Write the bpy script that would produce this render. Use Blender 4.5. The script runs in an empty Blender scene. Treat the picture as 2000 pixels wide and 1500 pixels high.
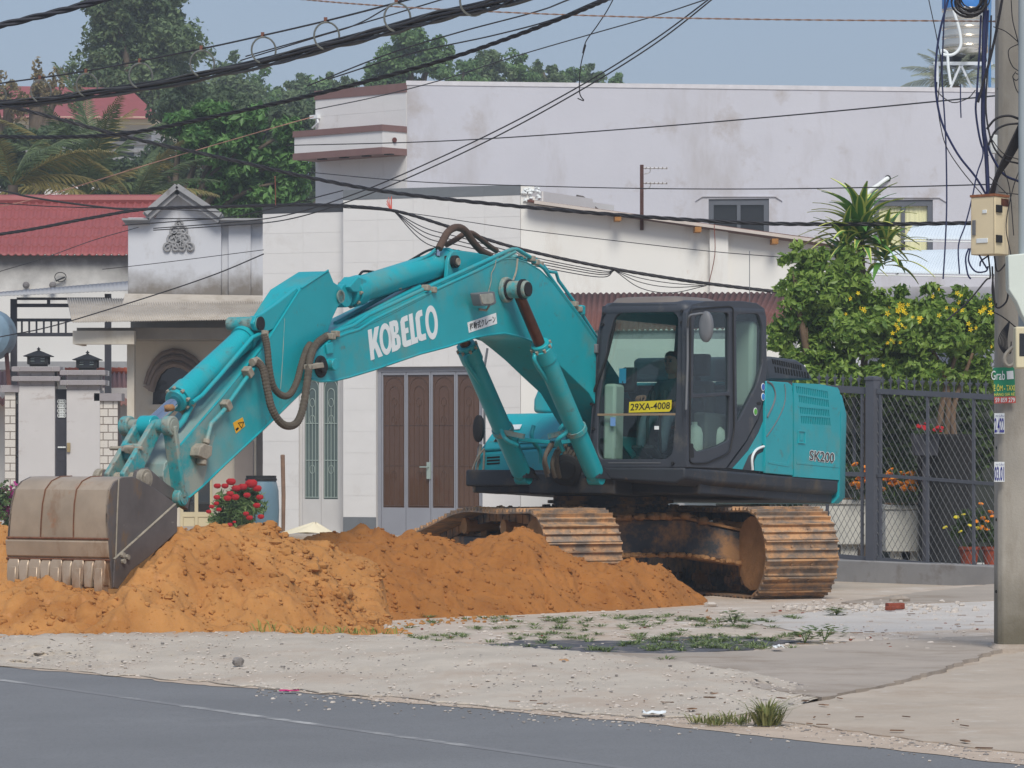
import bpy, bmesh, math, random
import numpy as np
from mathutils import Vector, Matrix, Euler
from mathutils.geometry import delaunay_2d_cdt
R = math.radians
V = Vector
rnd = random.Random(7)
nrs = np.random.RandomState(11)
scene = bpy.context.scene
col = scene.collection

# ---------------------------------------------------------------- camera, sky, sun, exposure
F_PX, HOR, EYE = 7500.0, 862.0, 1.6      # focal length and horizon row of a 2000 x 1500 frame, eye height in metres
cd = bpy.data.cameras.new('camera'); cam = bpy.data.objects.new('camera', cd); col.objects.link(cam)
cd.sensor_width = 36; cd.lens = F_PX / 2000 * 36
cd.shift_y = (HOR - 750) / 2000
cd.clip_start = .5; cd.clip_end = 3000
cam.location = (0, 0, EYE); cam.rotation_euler = (R(90), 0, 0)
scene.camera = cam

SUN_AZ, SUN_EL = R(172), R(48)
sdir = V((math.sin(SUN_AZ)*math.cos(SUN_EL), math.cos(SUN_AZ)*math.cos(SUN_EL), math.sin(SUN_EL)))
w = bpy.data.worlds.new('World'); scene.world = w; w.use_nodes = True
nt = w.node_tree; bgn = nt.nodes['Background']
sky = nt.nodes.new('ShaderNodeTexSky'); sky.sky_type = 'NISHITA'; sky.sun_disc = False
sky.sun_elevation = SUN_EL; sky.sun_rotation = SUN_AZ
sky.air_density = 1.4; sky.dust_density = 1.2; sky.ozone_density = 2.5
# an even veil of hazy air over the whole sky
hz = nt.nodes.new('ShaderNodeMixRGB'); hz.inputs[0].default_value = .72
hz.inputs[2].default_value = (3.7, 4.8, 6.9, 1)
nt.links.new(sky.outputs[0], hz.inputs[1]); nt.links.new(hz.outputs[0], bgn.inputs[0])
bgn.inputs[1].default_value = .071
sl = bpy.data.lights.new('sun', 'SUN'); sun = bpy.data.objects.new('sun', sl); col.objects.link(sun)
sl.energy = 2.6; sl.angle = R(24); sl.color = (1, .95, .86)
sun.rotation_euler = sdir.to_track_quat('Z', 'Y').to_euler()
sun.location = (5, -30, 40)
vs = scene.view_settings; vs.view_transform = 'Standard'; vs.look = 'None'; vs.exposure = .30; vs.gamma = 1
vs.use_curve_mapping = False

# ---------------------------------------------------------------- helpers
def S(r, g, b):
    f = lambda c: (c/255/12.92) if c/255 <= .04045 else ((c/255+.055)/1.055)**2.4
    return (f(r), f(g), f(b))

class Fr:
    """a local frame in the world; pix() turns a photo pixel into a local point on a local plane"""
    def __init__(s, x, y, z=0, yaw=0, pitch=0, ax=None):
        s.M = Matrix.Translation((x, y, z)) @ (ax if ax else Matrix.Rotation(R(yaw), 4, 'Z'))
        s.I = s.M.inverted()
    def pix(s, px, py, axis=1, val=0.0):
        c = s.I @ V((0, 0, EYE)); d = s.I.to_3x3() @ V(((px-1000)/F_PX, 1, (HOR-py)/F_PX))
        t = (val - c[axis]) / d[axis]
        return c + d*t
    def poly(s, pts, axis=1, val=0.0): return [s.pix(x, y, axis, val) for x, y in pts]
W = Fr(0, 0)
def P(px, py, d): return V(((px-1000)/F_PX*d, d, EYE + (HOR-py)/F_PX*d))
def G(px, py, z=0.0):
    d = F_PX*(EYE-z)/(py-HOR); return V(((px-1000)/F_PX*d, d, z))

class MB:
    def __init__(s): s.v = []; s.f = []
    def add(s, vs, fs):
        o = len(s.v); s.v += [tuple(v) for v in vs]; s.f += [tuple(i+o for i in f) for f in fs]; return s
    def box(s, a, b):
        (x0, y0, z0), (x1, y1, z1) = a, b
        return s.add([(x0,y0,z0),(x1,y0,z0),(x1,y1,z0),(x0,y1,z0),(x0,y0,z1),(x1,y0,z1),(x1,y1,z1),(x0,y1,z1)],
                     [(0,3,2,1),(4,5,6,7),(0,1,5,4),(1,2,6,5),(2,3,7,6),(3,0,4,7)])
    def cbox(s, c, sx, sy, sz, rot=None):
        rot = rot or Matrix.Identity(3)
        vs = [V(c) + rot @ V((i*sx/2, j*sy/2, k*sz/2)) for i, j, k in ((-1,-1,-1),(1,-1,-1),(1,1,-1),(-1,1,-1),(-1,-1,1),(1,-1,1),(1,1,1),(-1,1,1))]
        return s.add(vs, [(0,3,2,1),(4,5,6,7),(0,1,5,4),(1,2,6,5),(2,3,7,6),(3,0,4,7)])
    def bar(s, p0, p1, wd, ht, up=(0,0,1)):
        p0, p1 = V(p0), V(p1); d = (p1-p0).normalized(); a = d.cross(V(up))
        if a.length < 1e-4: a = d.cross(V((0, 1, 0)))
        a.normalize(); b = a.cross(d)
        vs = [p + a*i*wd/2 + b*j*ht/2 for p in (p0, p1) for i, j in ((-1,-1),(1,-1),(1,1),(-1,1))]
        return s.add(vs, [(0,1,2,3),(7,6,5,4),(0,4,5,1),(1,5,6,2),(2,6,7,3),(3,7,4,0)])
    def tube(s, pts, r, n=8, cap=True, closed=False):
        pts = [V(p) for p in pts]; m = len(pts); rs = r if isinstance(r, (list, tuple)) else [r]*m
        o = len(s.v); prev = None
        for i, p in enumerate(pts):
            if closed: t = pts[(i+1) % m] - pts[i-1]
            else: t = pts[min(i+1, m-1)] - pts[max(i-1, 0)]
            t.normalize()
            if prev is None:
                a = t.cross(V((0, 0, 1)));
                if a.length < .05: a = t.cross(V((0, 1, 0)))
            else: a = prev - t*prev.dot(t)
            a.normalize(); prev = a; b = t.cross(a)
            for k in range(n):
                g = 2*math.pi*k/n; s.v.append(tuple(p + (a*math.cos(g) + b*math.sin(g))*rs[i]))
        for i in range(m if closed else m-1):
            for k in range(n):
                i2 = (i+1) % m
                s.f.append((o+i*n+k, o+i*n+(k+1) % n, o+i2*n+(k+1) % n, o+i2*n+k))
        if cap and not closed:
            s.f.append(tuple(o+k for k in range(n))[::-1]); s.f.append(tuple(o+(m-1)*n+k for k in range(n)))
        return s
    def cyl(s, p0, p1, r0, r1=None, n=16): return s.tube([p0, p1], [r0, r0 if r1 is None else r1], n)
    def prism(s, poly, vec):
        n = len(poly); vec = V(vec); a = [V(p) for p in poly]
        vs = a + [p+vec for p in a]
        return s.add(vs, [tuple(range(n))[::-1], tuple(range(n, 2*n))] + [(i, (i+1) % n, n+(i+1) % n, n+i) for i in range(n)])
    def plate(s, loops, vec):
        """outer loop plus holes, all in one plane, extruded by vec"""
        vec = V(vec); L = [[V(p) for p in l] for l in loops]; flat = [p for l in L for p in l]; n = len(flat)
        e0 = (L[0][1]-L[0][0]).normalized(); nn = vec.normalized(); e1 = nn.cross(e0)
        P2 = [[((p-flat[0]).dot(e0), (p-flat[0]).dot(e1)) for p in l] for l in L]
        eds = []; o = 0
        for l in L: eds += [(o+i, o+(i+1) % len(l)) for i in range(len(l))]; o += len(l)
        r_ = delaunay_2d_cdt([V(p) for l in P2 for p in l], eds, [], 0, 1e-7)
        def ins(p, l):
            c = False
            for i in range(len(l)):
                (x0, y0), (x1, y1) = l[i-1], l[i]
                if (y0 > p[1]) != (y1 > p[1]) and p[0] < (x1-x0)*(p[1]-y0)/(y1-y0)+x0: c = not c
            return c
        tris = []
        for t in r_[2]:
            if any(not r_[3][i] for i in t): continue
            t = [r_[3][i][0] for i in t]; q = [P2_ for l in P2 for P2_ in l]; cx = sum(q[i][0] for i in t)/3; cy = sum(q[i][1] for i in t)/3
            if ins((cx, cy), P2[0]) and not any(ins((cx, cy), l) for l in P2[1:]): tris.append(tuple(t))
        fs = [tuple(t) for t in tris] + [tuple(i+n for i in t)[::-1] for t in tris]
        o = 0
        for l in L:
            k = len(l); fs += [(o+i, o+(i+1) % k, n+o+(i+1) % k, n+o+i) for i in range(k)]; o += k
        return s.add(flat + [p+vec for p in flat], fs)
    def loft(s, rings, cap=True, closed=True):
        o = len(s.v); m = len(rings); n = len(rings[0])
        for r in rings: s.v += [tuple(p) for p in r]
        for i in range(m-1):
            for k in range(n if closed else n-1):
                s.f.append((o+i*n+k, o+i*n+(k+1) % n, o+(i+1)*n+(k+1) % n, o+(i+1)*n+k))
        if cap: s.f.append(tuple(range(o, o+n))[::-1]); s.f.append(tuple(range(o+(m-1)*n, o+m*n)))
        return s
    def lathe(s, prof, c=(0,0,0), n=20, axis=None):
        q = V((0,0,1)).rotation_difference(V(axis)).to_matrix() if axis else Matrix.Identity(3)
        rings = [[V(c) + q @ V((r*math.cos(2*math.pi*k/n), r*math.sin(2*math.pi*k/n), z)) for k in range(n)] for r, z in prof]
        return s.loft(rings)
    def grid(s, nu, nv, fn):
        o = len(s.v)
        s.v += [tuple(fn(i/(nu), j/(nv))) for j in range(nv+1) for i in range(nu+1)]
        s.f += [(o+j*(nu+1)+i, o+j*(nu+1)+i+1, o+(j+1)*(nu+1)+i+1, o+(j+1)*(nu+1)+i) for j in range(nv) for i in range(nu)]
        return s
    def mesh(s, name, mat, smooth=35):
        me = bpy.data.meshes.new(name); me.from_pydata(s.v, [], s.f); me.update()
        bm = bmesh.new(); bm.from_mesh(me); bmesh.ops.recalc_face_normals(bm, faces=bm.faces); bm.to_mesh(me); bm.free()
        if mat: me.materials.append(mat)
        if smooth:
            me.polygons.foreach_set('use_smooth', [True]*len(me.polygons)); me.set_sharp_from_angle(angle=R(smooth))
        return me
    def build(s, name, mat, parent=None, smooth=35, bevel=0, seg=2, label=None, stuff=False):
        o = bpy.data.objects.new(name, s.mesh(name, mat, smooth)); col.objects.link(o)
        if parent: o.parent = parent
        if bevel:
            b = o.modifiers.new('bevel', 'BEVEL'); b.width = bevel; b.segments = seg; b.limit_method = 'ANGLE'; b.angle_limit = R(40)
        if label: o['label'] = label
        if stuff: o['kind'] = 'stuff'
        return o
def raw(name, verts, faces, mat, parent=None, smooth=False, stuff=False):
    """big meshes from arrays, no clean-up pass"""
    me = bpy.data.meshes.new(name); me.from_pydata(verts, [], faces); me.update()
    if mat: me.materials.append(mat)
    if smooth: me.polygons.foreach_set('use_smooth', [True]*len(me.polygons))
    o = bpy.data.objects.new(name, me); col.objects.link(o)
    if parent: o.parent = parent
    if stuff: o['kind'] = 'stuff'
    return o
def thing(name, label, cat, fr=None, group=None):
    o = bpy.data.objects.new(name, None); col.objects.link(o); o.empty_display_size = .2
    if fr is not None: o.matrix_world = fr.M if isinstance(fr, Fr) else Matrix.Translation(fr)
    o['label'] = label; o['category'] = cat
    if group: o['group'] = group
    return o
def tag(o, label, cat, group=None):
    o['label'] = label; o['category'] = cat
    if group: o['group'] = group
    return o
def struct(o): o['kind'] = 'structure'; return o
def inst(name, me, M4, parent=None):
    o = bpy.data.objects.new(name, me); col.objects.link(o)
    if parent: o.parent = parent
    o.matrix_local = M4 if parent else M4
    if not parent: o.matrix_world = M4
    return o
def spline(pts, n=8):
    """Catmull-Rom through the points"""
    pts = [V(p) for p in pts]; out = []
    q = [pts[0]*2-pts[1]] + pts + [pts[-1]*2-pts[-2]]
    for i in range(1, len(q)-2):
        p0, p1, p2, p3 = q[i-1:i+3]
        for k in range(n):
            t = k/n
            out.append(.5*((2*p1) + (p2-p0)*t + (2*p0-5*p1+4*p2-p3)*t*t + (3*p1-p0-3*p2+p3)*t**3))
    out.append(pts[-1]); return out
def rpoly(pts, r, n=4):
    """round the corners of a 2D pixel polygon"""
    out = []; m = len(pts)
    for i in range(m):
        a, b, c = V(pts[i-1]).to_2d(), V(pts[i]).to_2d(), V(pts[(i+1) % m]).to_2d()
        ra = min(r, (a-b).length*.45, (c-b).length*.45)
        p, q = b+(a-b).normalized()*ra, b+(c-b).normalized()*ra
        for k in range(n+1):
            t = k/n; out.append(tuple(p*(1-t)**2 + b*2*t*(1-t) + q*t*t))
    return out
def vnoise(shape, cells, seed=0):
    """smooth value noise on a grid, cells = (cy, cx)"""
    r = np.random.RandomState(seed); cy, cx = max(1, int(cells[0])), max(1, int(cells[1]))
    g = r.rand(cy+2, cx+2); y = np.linspace(0, cy-1e-6, shape[0]); x = np.linspace(0, cx-1e-6, shape[1])
    yi, xi = y.astype(int), x.astype(int); fy, fx = y-yi, x-xi; fy = fy*fy*(3-2*fy); fx = fx*fx*(3-2*fx)
    a = g[yi][:, xi]; b = g[yi][:, xi+1]; c = g[yi+1][:, xi]; d = g[yi+1][:, xi+1]
    fy = fy[:, None]; fx = fx[None]
    return (a*(1-fx)+b*fx)*(1-fy) + (c*(1-fx)+d*fx)*fy - .5
def text(body, tl, tr, bl, mat, parent=None, name='lettering', bold=0.0, depth=.002):
    """flat letters stretched onto the parallelogram tl, tr, bl"""
    cu = bpy.data.curves.new('t', 'FONT'); cu.body = body; cu.size = 1; cu.offset = bold; cu.resolution_u = 3
    o = bpy.data.objects.new('t', cu); col.objects.link(o)
    dg = bpy.context.evaluated_depsgraph_get(); dg.update()
    me = bpy.data.meshes.new_from_object(o.evaluated_get(dg)); bpy.data.objects.remove(o); bpy.data.curves.remove(cu)
    tl, tr, bl = V(tl), V(tr), V(bl)
    xs = [v.co.x for v in me.vertices]; ys = [v.co.y for v in me.vertices]
    x0, x1, y0, y1 = min(xs), max(xs), min(ys), max(ys)
    for v in me.vertices:
        a = (v.co.x-x0)/(x1-x0); b = (v.co.y-y0)/(y1-y0); v.co = bl + (tr-tl)*a + (tl-bl)*b
    me.name = name; me.materials.clear(); me.materials.append(mat); me.update()
    ob = bpy.data.objects.new(name, me); col.objects.link(ob)
    if parent: ob.parent = parent
    return ob

def lump(mb, c, r, rr, n=7, sq=.7):
    rings = []
    for j in range(1, 5):
        t = math.pi*j/5; rings.append([V(c) + V((math.cos(2*math.pi*k/n)*math.sin(t), math.sin(2*math.pi*k/n)*math.sin(t), math.cos(t)*sq))*r*rr.uniform(.75, 1.2) for k in range(n)])
    mb.loft(rings)

# ---------------------------------------------------------------- materials
def M(name, c, rough=.6, var=.12, scale=3., metal=0., bump=0., bscale=60., dirt=None, amt=.5, dscale=2., streak=1., spec=.4,
      dirt2=None, amt2=.6, dscale2=6., coat=0., island=0., stretch=None, orand=False):
    m = bpy.data.materials.new(name); m.use_nodes = True; t = m.node_tree; L = t.links; b = t.nodes['Principled BSDF']
    b.inputs['Roughness'].default_value = rough; b.inputs['Metallic'].default_value = metal
    b.inputs['Specular IOR Level'].default_value = spec; b.inputs['Coat Weight'].default_value = coat
    tc = t.nodes.new('ShaderNodeTexCoord'); src = tc.outputs['Object']
    if orand:                                                 # shared meshes: shift the pattern per object
        oi = t.nodes.new('ShaderNodeObjectInfo'); sc_ = t.nodes.new('ShaderNodeVectorMath'); sc_.operation = 'SCALE'; sc_.inputs[0].default_value = (17, 31, 23); L.new(oi.outputs['Random'], sc_.inputs['Scale'])
        ad_ = t.nodes.new('ShaderNodeVectorMath'); L.new(src, ad_.inputs[0]); L.new(sc_.outputs[0], ad_.inputs[1]); src = ad_.outputs[0]
    def noise(sc, det=4, vec=None, rgh=.6):
        n = t.nodes.new('ShaderNodeTexNoise'); n.inputs['Scale'].default_value = sc; n.inputs['Detail'].default_value = det
        n.inputs['Roughness'].default_value = rgh
        L.new(vec or src, n.inputs['Vector']); return n
    vec = None
    if stretch:
        mp = t.nodes.new('ShaderNodeMapping'); mp.inputs['Scale'].default_value = stretch; L.new(tc.outputs['Object'], mp.inputs[0]); vec = mp.outputs[0]
    n = noise(scale, 5, vec); rp = t.nodes.new('ShaderNodeMapRange')
    rp.inputs[1].default_value = .3; rp.inputs[2].default_value = .7; rp.inputs[3].default_value = 1-var; rp.inputs[4].default_value = 1+var
    L.new(n.outputs[0], rp.inputs[0])
    val = rp.outputs[0]
    if island:
        ge = t.nodes.new('ShaderNodeNewGeometry'); r2 = t.nodes.new('ShaderNodeMapRange')
        r2.inputs[3].default_value = 1-island; r2.inputs[4].default_value = 1+island; L.new(ge.outputs['Random Per Island'], r2.inputs[0])
        mm = t.nodes.new('ShaderNodeMath'); mm.operation = 'MULTIPLY'; L.new(val, mm.inputs[0]); L.new(r2.outputs[0], mm.inputs[1]); val = mm.outputs[0]
    mx = t.nodes.new('ShaderNodeVectorMath'); mx.operation = 'SCALE'; mx.inputs[0].default_value = c; L.new(val, mx.inputs['Scale'])
    out = mx.outputs[0]
    for dc, da, ds, st in ((dirt, amt, dscale, streak), (dirt2, amt2, dscale2, 1.)):
        if not dc: continue
        mp = t.nodes.new('ShaderNodeMapping'); mp.inputs['Scale'].default_value = (1, 1, 1/st); mp.inputs['Location'].default_value = (3.1, 1.7, .3+ds)
        L.new(src, mp.inputs[0])
        dn = noise(ds, 7, mp.outputs[0], .68); cr = t.nodes.new('ShaderNodeMapRange')
        lo = .72-.42*da; cr.inputs[1].default_value = lo; cr.inputs[2].default_value = lo+.16; L.new(dn.outputs[0], cr.inputs[0])
        mi = t.nodes.new('ShaderNodeMixRGB'); L.new(cr.outputs[0], mi.inputs[0]); L.new(out, mi.inputs[1]); mi.inputs[2].default_value = (*dc, 1); out = mi.outputs[0]
    L.new(out, b.inputs['Base Color'])
    if bump:
        bn = noise(bscale, 6); bp = t.nodes.new('ShaderNodeBump'); bp.inputs['Strength'].default_value = min(1, bump); bp.inputs['Distance'].default_value = .02*max(1, bump)
        L.new(bn.outputs[0], bp.inputs['Height']); L.new(bp.outputs[0], b.inputs['Normal'])
    return m
def gradmix(m, axis, lo, hi, c, nscale=3., soft=.25):
    """dirt that builds up towards one end of a thing, with a ragged border"""
    t = m.node_tree; L = t.links; b = t.nodes['Principled BSDF']; old = b.inputs['Base Color'].links[0].from_socket
    tc = t.nodes.new('ShaderNodeTexCoord'); sx = t.nodes.new('ShaderNodeSeparateXYZ'); L.new(tc.outputs['Object'], sx.inputs[0])
    g = t.nodes.new('ShaderNodeMapRange'); g.inputs[1].default_value = lo; g.inputs[2].default_value = hi; L.new(sx.outputs[axis], g.inputs[0])
    n = t.nodes.new('ShaderNodeTexNoise'); n.inputs['Scale'].default_value = nscale; n.inputs['Detail'].default_value = 6; n.inputs['Roughness'].default_value = .65; L.new(tc.outputs['Object'], n.inputs['Vector'])
    a = t.nodes.new('ShaderNodeMath'); a.operation = 'ADD'; L.new(g.outputs[0], a.inputs[0]); L.new(n.outputs[0], a.inputs[1])
    r = t.nodes.new('ShaderNodeMapRange'); r.inputs[1].default_value = 1-soft; r.inputs[2].default_value = 1+soft; L.new(a.outputs[0], r.inputs[0])
    mi = t.nodes.new('ShaderNodeMixRGB'); L.new(r.outputs[0], mi.inputs[0]); L.new(old, mi.inputs[1]); mi.inputs[2].default_value = (*c, 1); L.new(mi.outputs[0], b.inputs['Base Color']); return m
def glassmat(name, tint, refl=1.5, dark=.0):
    """thin pane: see-through tint with a mirror share by angle"""
    m = bpy.data.materials.new(name); m.use_nodes = True; t = m.node_tree; t.nodes.clear()
    o = t.nodes.new('ShaderNodeOutputMaterial'); tr = t.nodes.new('ShaderNodeBsdfTransparent'); tr.inputs[0].default_value = (*tint, 1)
    gl = t.nodes.new('ShaderNodeBsdfGlossy'); gl.inputs['Roughness'].default_value = .03; lw = t.nodes.new('ShaderNodeLayerWeight'); lw.inputs[0].default_value = .5
    pw = t.nodes.new('ShaderNodeMath'); pw.operation = 'POWER'; pw.inputs[1].default_value = 4; t.links.new(lw.outputs['Facing'], pw.inputs[0])
    fr = t.nodes.new('ShaderNodeMath'); fr.operation = 'MULTIPLY_ADD'; fr.inputs[1].default_value = .6; fr.inputs[2].default_value = (refl-1)**2/(refl+1)**2; t.links.new(pw.outputs[0], fr.inputs[0])
    mx = t.nodes.new('ShaderNodeMixShader'); t.links.new(fr.outputs[0], mx.inputs[0]); t.links.new(tr.outputs[0], mx.inputs[1]); t.links.new(gl.outputs[0], mx.inputs[2])
    t.links.new(mx.outputs[0], o.inputs[0]); return m
def leafmat(name, c, c2, island=.35, rough=.5, trans=.35):
    m = bpy.data.materials.new(name); m.use_nodes = True; t = m.node_tree; L = t.links; b = t.nodes['Principled BSDF']; o = t.nodes['Material Output']
    ge = t.nodes.new('ShaderNodeNewGeometry'); tc = t.nodes.new('ShaderNodeTexCoord'); n = t.nodes.new('ShaderNodeTexNoise'); n.inputs['Scale'].default_value = .9
    L.new(tc.outputs['Object'], n.inputs['Vector'])
    a = t.nodes.new('ShaderNodeMath'); a.operation = 'ADD'; L.new(ge.outputs['Random Per Island'], a.inputs[0]); L.new(n.outputs[0], a.inputs[1])
    r = t.nodes.new('ShaderNodeMapRange'); r.inputs[1].default_value = .3; r.inputs[2].default_value = 1.3; L.new(a.outputs[0], r.inputs[0])
    mi = t.nodes.new('ShaderNodeMixRGB'); mi.inputs[1].default_value = (*c, 1); mi.inputs[2].default_value = (*c2, 1); L.new(r.outputs[0], mi.inputs[0])
    b.inputs['Roughness'].default_value = rough; b.inputs['Specular IOR Level'].default_value = .35; L.new(mi.outputs[0], b.inputs['Base Color'])
    tl = t.nodes.new('ShaderNodeBsdfTranslucent'); L.new(mi.outputs[0], tl.inputs[0]); ms = t.nodes.new('ShaderNodeMixShader'); ms.inputs[0].default_value = trans
    L.new(b.outputs[0], ms.inputs[1]); L.new(tl.outputs[0], ms.inputs[2]); L.new(ms.outputs[0], o.inputs[0]); return m

SOIL = S(176, 116, 66)
m_teal = M('teal_paint', S(22, 158, 168), .38, .06, 2.5, dirt=S(82, 148, 148), amt=.46, dscale=1.3, streak=1, dirt2=S(84, 104, 98), amt2=.30, dscale2=7, coat=.1)
m_tealdusty = M('teal_paint_dusty', S(36, 152, 160), .55, .08, 2.5, dirt=S(148, 156, 146), amt=.88, dscale=2.0, dirt2=S(84, 62, 46), amt2=.22, dscale2=14)
m_tealworn = M('teal_paint_worn', S(40, 150, 156), .55, .1, 4, dirt=S(140, 146, 136), amt=.72, dscale=5, dirt2=S(92, 66, 50), amt2=.42, dscale2=16)
m_armp = gradmix(M('teal_arm_paint', S(22, 158, 168), .42, .06, 2.5, dirt=S(82, 148, 148), amt=.46, dscale=1.3, dirt2=S(84, 104, 98), amt2=.3, dscale2=7), 0, 7.2, 9.0, S(140, 152, 146), 2.4, .35)
m_cab = M('cab_charcoal', S(58, 62, 70), .5, .1, 3, dirt=S(94, 92, 88), amt=.36, dscale=3, streak=1)
m_skirt = M('skirt_charcoal', S(46, 50, 57), .6, .12, 3, dirt=S(82, 72, 60), amt=.45, dscale=3, dirt2=S(130, 104, 76), amt2=.2, dscale2=9)
m_black = M('black_rubber', S(30, 30, 32), .7, .2, 6)
m_void = M('black_inside', S(14, 15, 16), .9, .1)
m_hose = M('hose_dusty', S(86, 78, 68), .85, .2, 18, bump=.3, bscale=120)
m_hoseb = M('hose_brown', S(84, 66, 56), .8, .2, 14)
m_rod = M('rod_rusty_brown', S(92, 60, 48), .3, .25, 8, metal=.6)
m_chrome = M('rod_chrome', S(205, 208, 216), .12, .05, 6, metal=1.)
m_cast = M('dusty_fitting', S(150, 142, 128), .8, .2, 14, dirt=S(96, 84, 70), amt=.4, dscale=20)
m_bucket = M('worn_steel', S(170, 152, 132), .38, .16, 3, metal=.25, dirt=S(138, 104, 76), amt=.46, dscale=3.0, streak=2.2, dirt2=S(172, 104, 60), amt2=.26, dscale2=3.4)
m_bucketside = M('bucket_dark_steel', S(98, 92, 90), .5, .2, 4, metal=.2, dirt=S(122, 96, 66), amt=.38, dscale=5, streak=2, dirt2=S(170, 164, 158), amt2=.16, dscale2=9)
m_weld = M('rusty_weld', S(112, 74, 54), .85, .3, 20, bump=.4)
m_shoe = M('track_shoe_steel', S(128, 114, 102), .55, .2, 7, metal=.2, dirt=S(190, 146, 104), amt=.72, dscale=4.2, bump=.35, bscale=30, dirt2=S(110, 90, 74), amt2=.42, dscale2=9, orand=True)
m_under = M('undercarriage_paint', S(66, 70, 76), .75, .2, 4, dirt=S(160, 120, 82), amt=.66, dscale=2.6, bump=.3, bscale=25)
m_undirt = M('undercarriage_mud', S(162, 120, 80), .95, .25, 5, bump=.6, bscale=30)
m_whitep = M('white_decal', S(226, 230, 230), .5, .03)
m_blackp = M('black_print', S(20, 20, 22), .6, .05)
m_yellow = M('yellow_plate', S(206, 190, 40), .5, .06, 8)
m_orange = M('warning_yellow', S(226, 170, 40), .5, .06, 8)
m_greyp = M('grey_trim', S(108, 110, 114), .5, .08)
m_glass = glassmat('cab_glass', (.80, .88, .86), 1.5)
m_lens = M('lamp_lens', S(176, 172, 156), .15, .2, 14, metal=.5)
m_white_pl = M('off_white_plastic', S(190, 196, 184), .6, .08)
# ================================================================ ground, road, soil
m_ground = M('sandy_dirt', S(178, 164, 148), .95, .12, 1.1, bump=.5, bscale=14, dirt=S(166, 148, 130), amt=.5, dscale=.9, dirt2=S(192, 182, 170), amt2=.35, dscale2=5)
m_road = M('asphalt', S(118, 118, 119), .82, .10, .5, bump=.3, bscale=70, dirt=S(126, 126, 127), amt=.42, dscale=.7, dirt2=S(96, 96, 98), amt2=.50, dscale2=85)
m_gravel = M('pale_gravel', S(184, 173, 159), .95, .12, 1.6, bump=.35, bscale=38, dirt=S(176, 160, 144), amt=.55, dscale=.9, dirt2=S(160, 152, 146), amt2=.2, dscale2=40)
m_lot = M('pale_lot', S(188, 174, 160), .95, .12, 1.2, bump=.5, bscale=20, dirt=S(180, 158, 138), amt=.5, dscale=1.5, dirt2=S(216, 208, 200), amt2=.4, dscale2=3)
m_conc = M('taupe_concrete', S(166, 154, 142), .9, .10, 1.2, bump=.3, bscale=40, dirt=S(146, 132, 118), amt=.5, dscale=1.1)
m_concp = M('pale_concrete', S(198, 190, 182), .9, .08, 1.2, bump=.3, bscale=40, dirt=S(186, 172, 158), amt=.45, dscale=1.6)
m_line = M('worn_road_paint', S(190, 188, 184), .8, .12, 6, dirt=S(124, 123, 124), amt=.92, dscale=1.4, dirt2=S(122, 122, 123), amt2=.5, dscale2=14)
m_soil = M('dry_soil', S(176, 124, 70), .96, .12, 2.2, bump=.6, bscale=26, dirt=S(158, 104, 52), amt=.5, dscale=1.1, dirt2=S(188, 134, 86), amt2=.3, dscale2=7)
m_soilw = M('moist_soil', S(156, 102, 50), .96, .12, 2.2, bump=.6, bscale=26, dirt=S(144, 90, 40), amt=.48, dscale=1.8, dirt2=S(162, 104, 56), amt2=.25, dscale2=7)

mb = MB(); mb.add([(-1200, -60, -.014), (1200, -60, -.014), (1200, 2400, -.014), (-1200, 2400, -.014)], [(0, 1, 2, 3)])
struct(mb.build('ground', m_ground, None, smooth=0))
# road: far edge traced, near side runs behind the camera
edge = [(-60, 106), (-12, 38.6), (-3.67, 27.4), (-.6, 23.7), (1.0, 21.7), (2.55, 19.3), (6, 14.6), (16, 1)]
def dens(pts, step, jit, seed):
    r = random.Random(seed); out = []
    for (x0, y0), (x1, y1) in zip(pts[:-1], pts[1:]):
        n = max(1, int(math.hypot(x1-x0, y1-y0)/step))
        for k in range(n): t = k/n; out.append((x0+(x1-x0)*t + r.uniform(-jit, jit), y0+(y1-y0)*t + r.uniform(-jit, jit)))
    out.append(pts[-1]); return out
ed = dens(edge[:2], 3, 0, 1)[:-1] + dens(edge[1:7], .12, .022, 2) + [edge[7]]
mb = MB(); mb.add([(x, y, 0) for x, y in ed] + [(x-9.5, y-7.4, 0) for x, y in ed], [(i, i+1, len(ed)+i+1, len(ed)+i) for i in range(len(ed)-1)])
road = struct(mb.build('road', m_road, None, smooth=0))
# worn edge line painted on the road
mb = MB(); l0 = V((-3.45, 25.75)); ld = V((2.6, -4.35)).normalized()
l0, l1 = G(0, 1328), G(680, 1424); ld = (l1-l0).normalized(); ln_ = V((-ld.y, ld.x, 0))
a = l0 - ld*8; b = l0 + ld*16; mb.add([a-ln_*.04+V((0, 0, .0015)), a+ln_*.04+V((0, 0, .0015)), b+ln_*.04+V((0, 0, .0015)), b-ln_*.04+V((0, 0, .0015))], [(0, 1, 2, 3)])
struct(mb.build('road_line', m_line, None, smooth=0))
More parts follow.
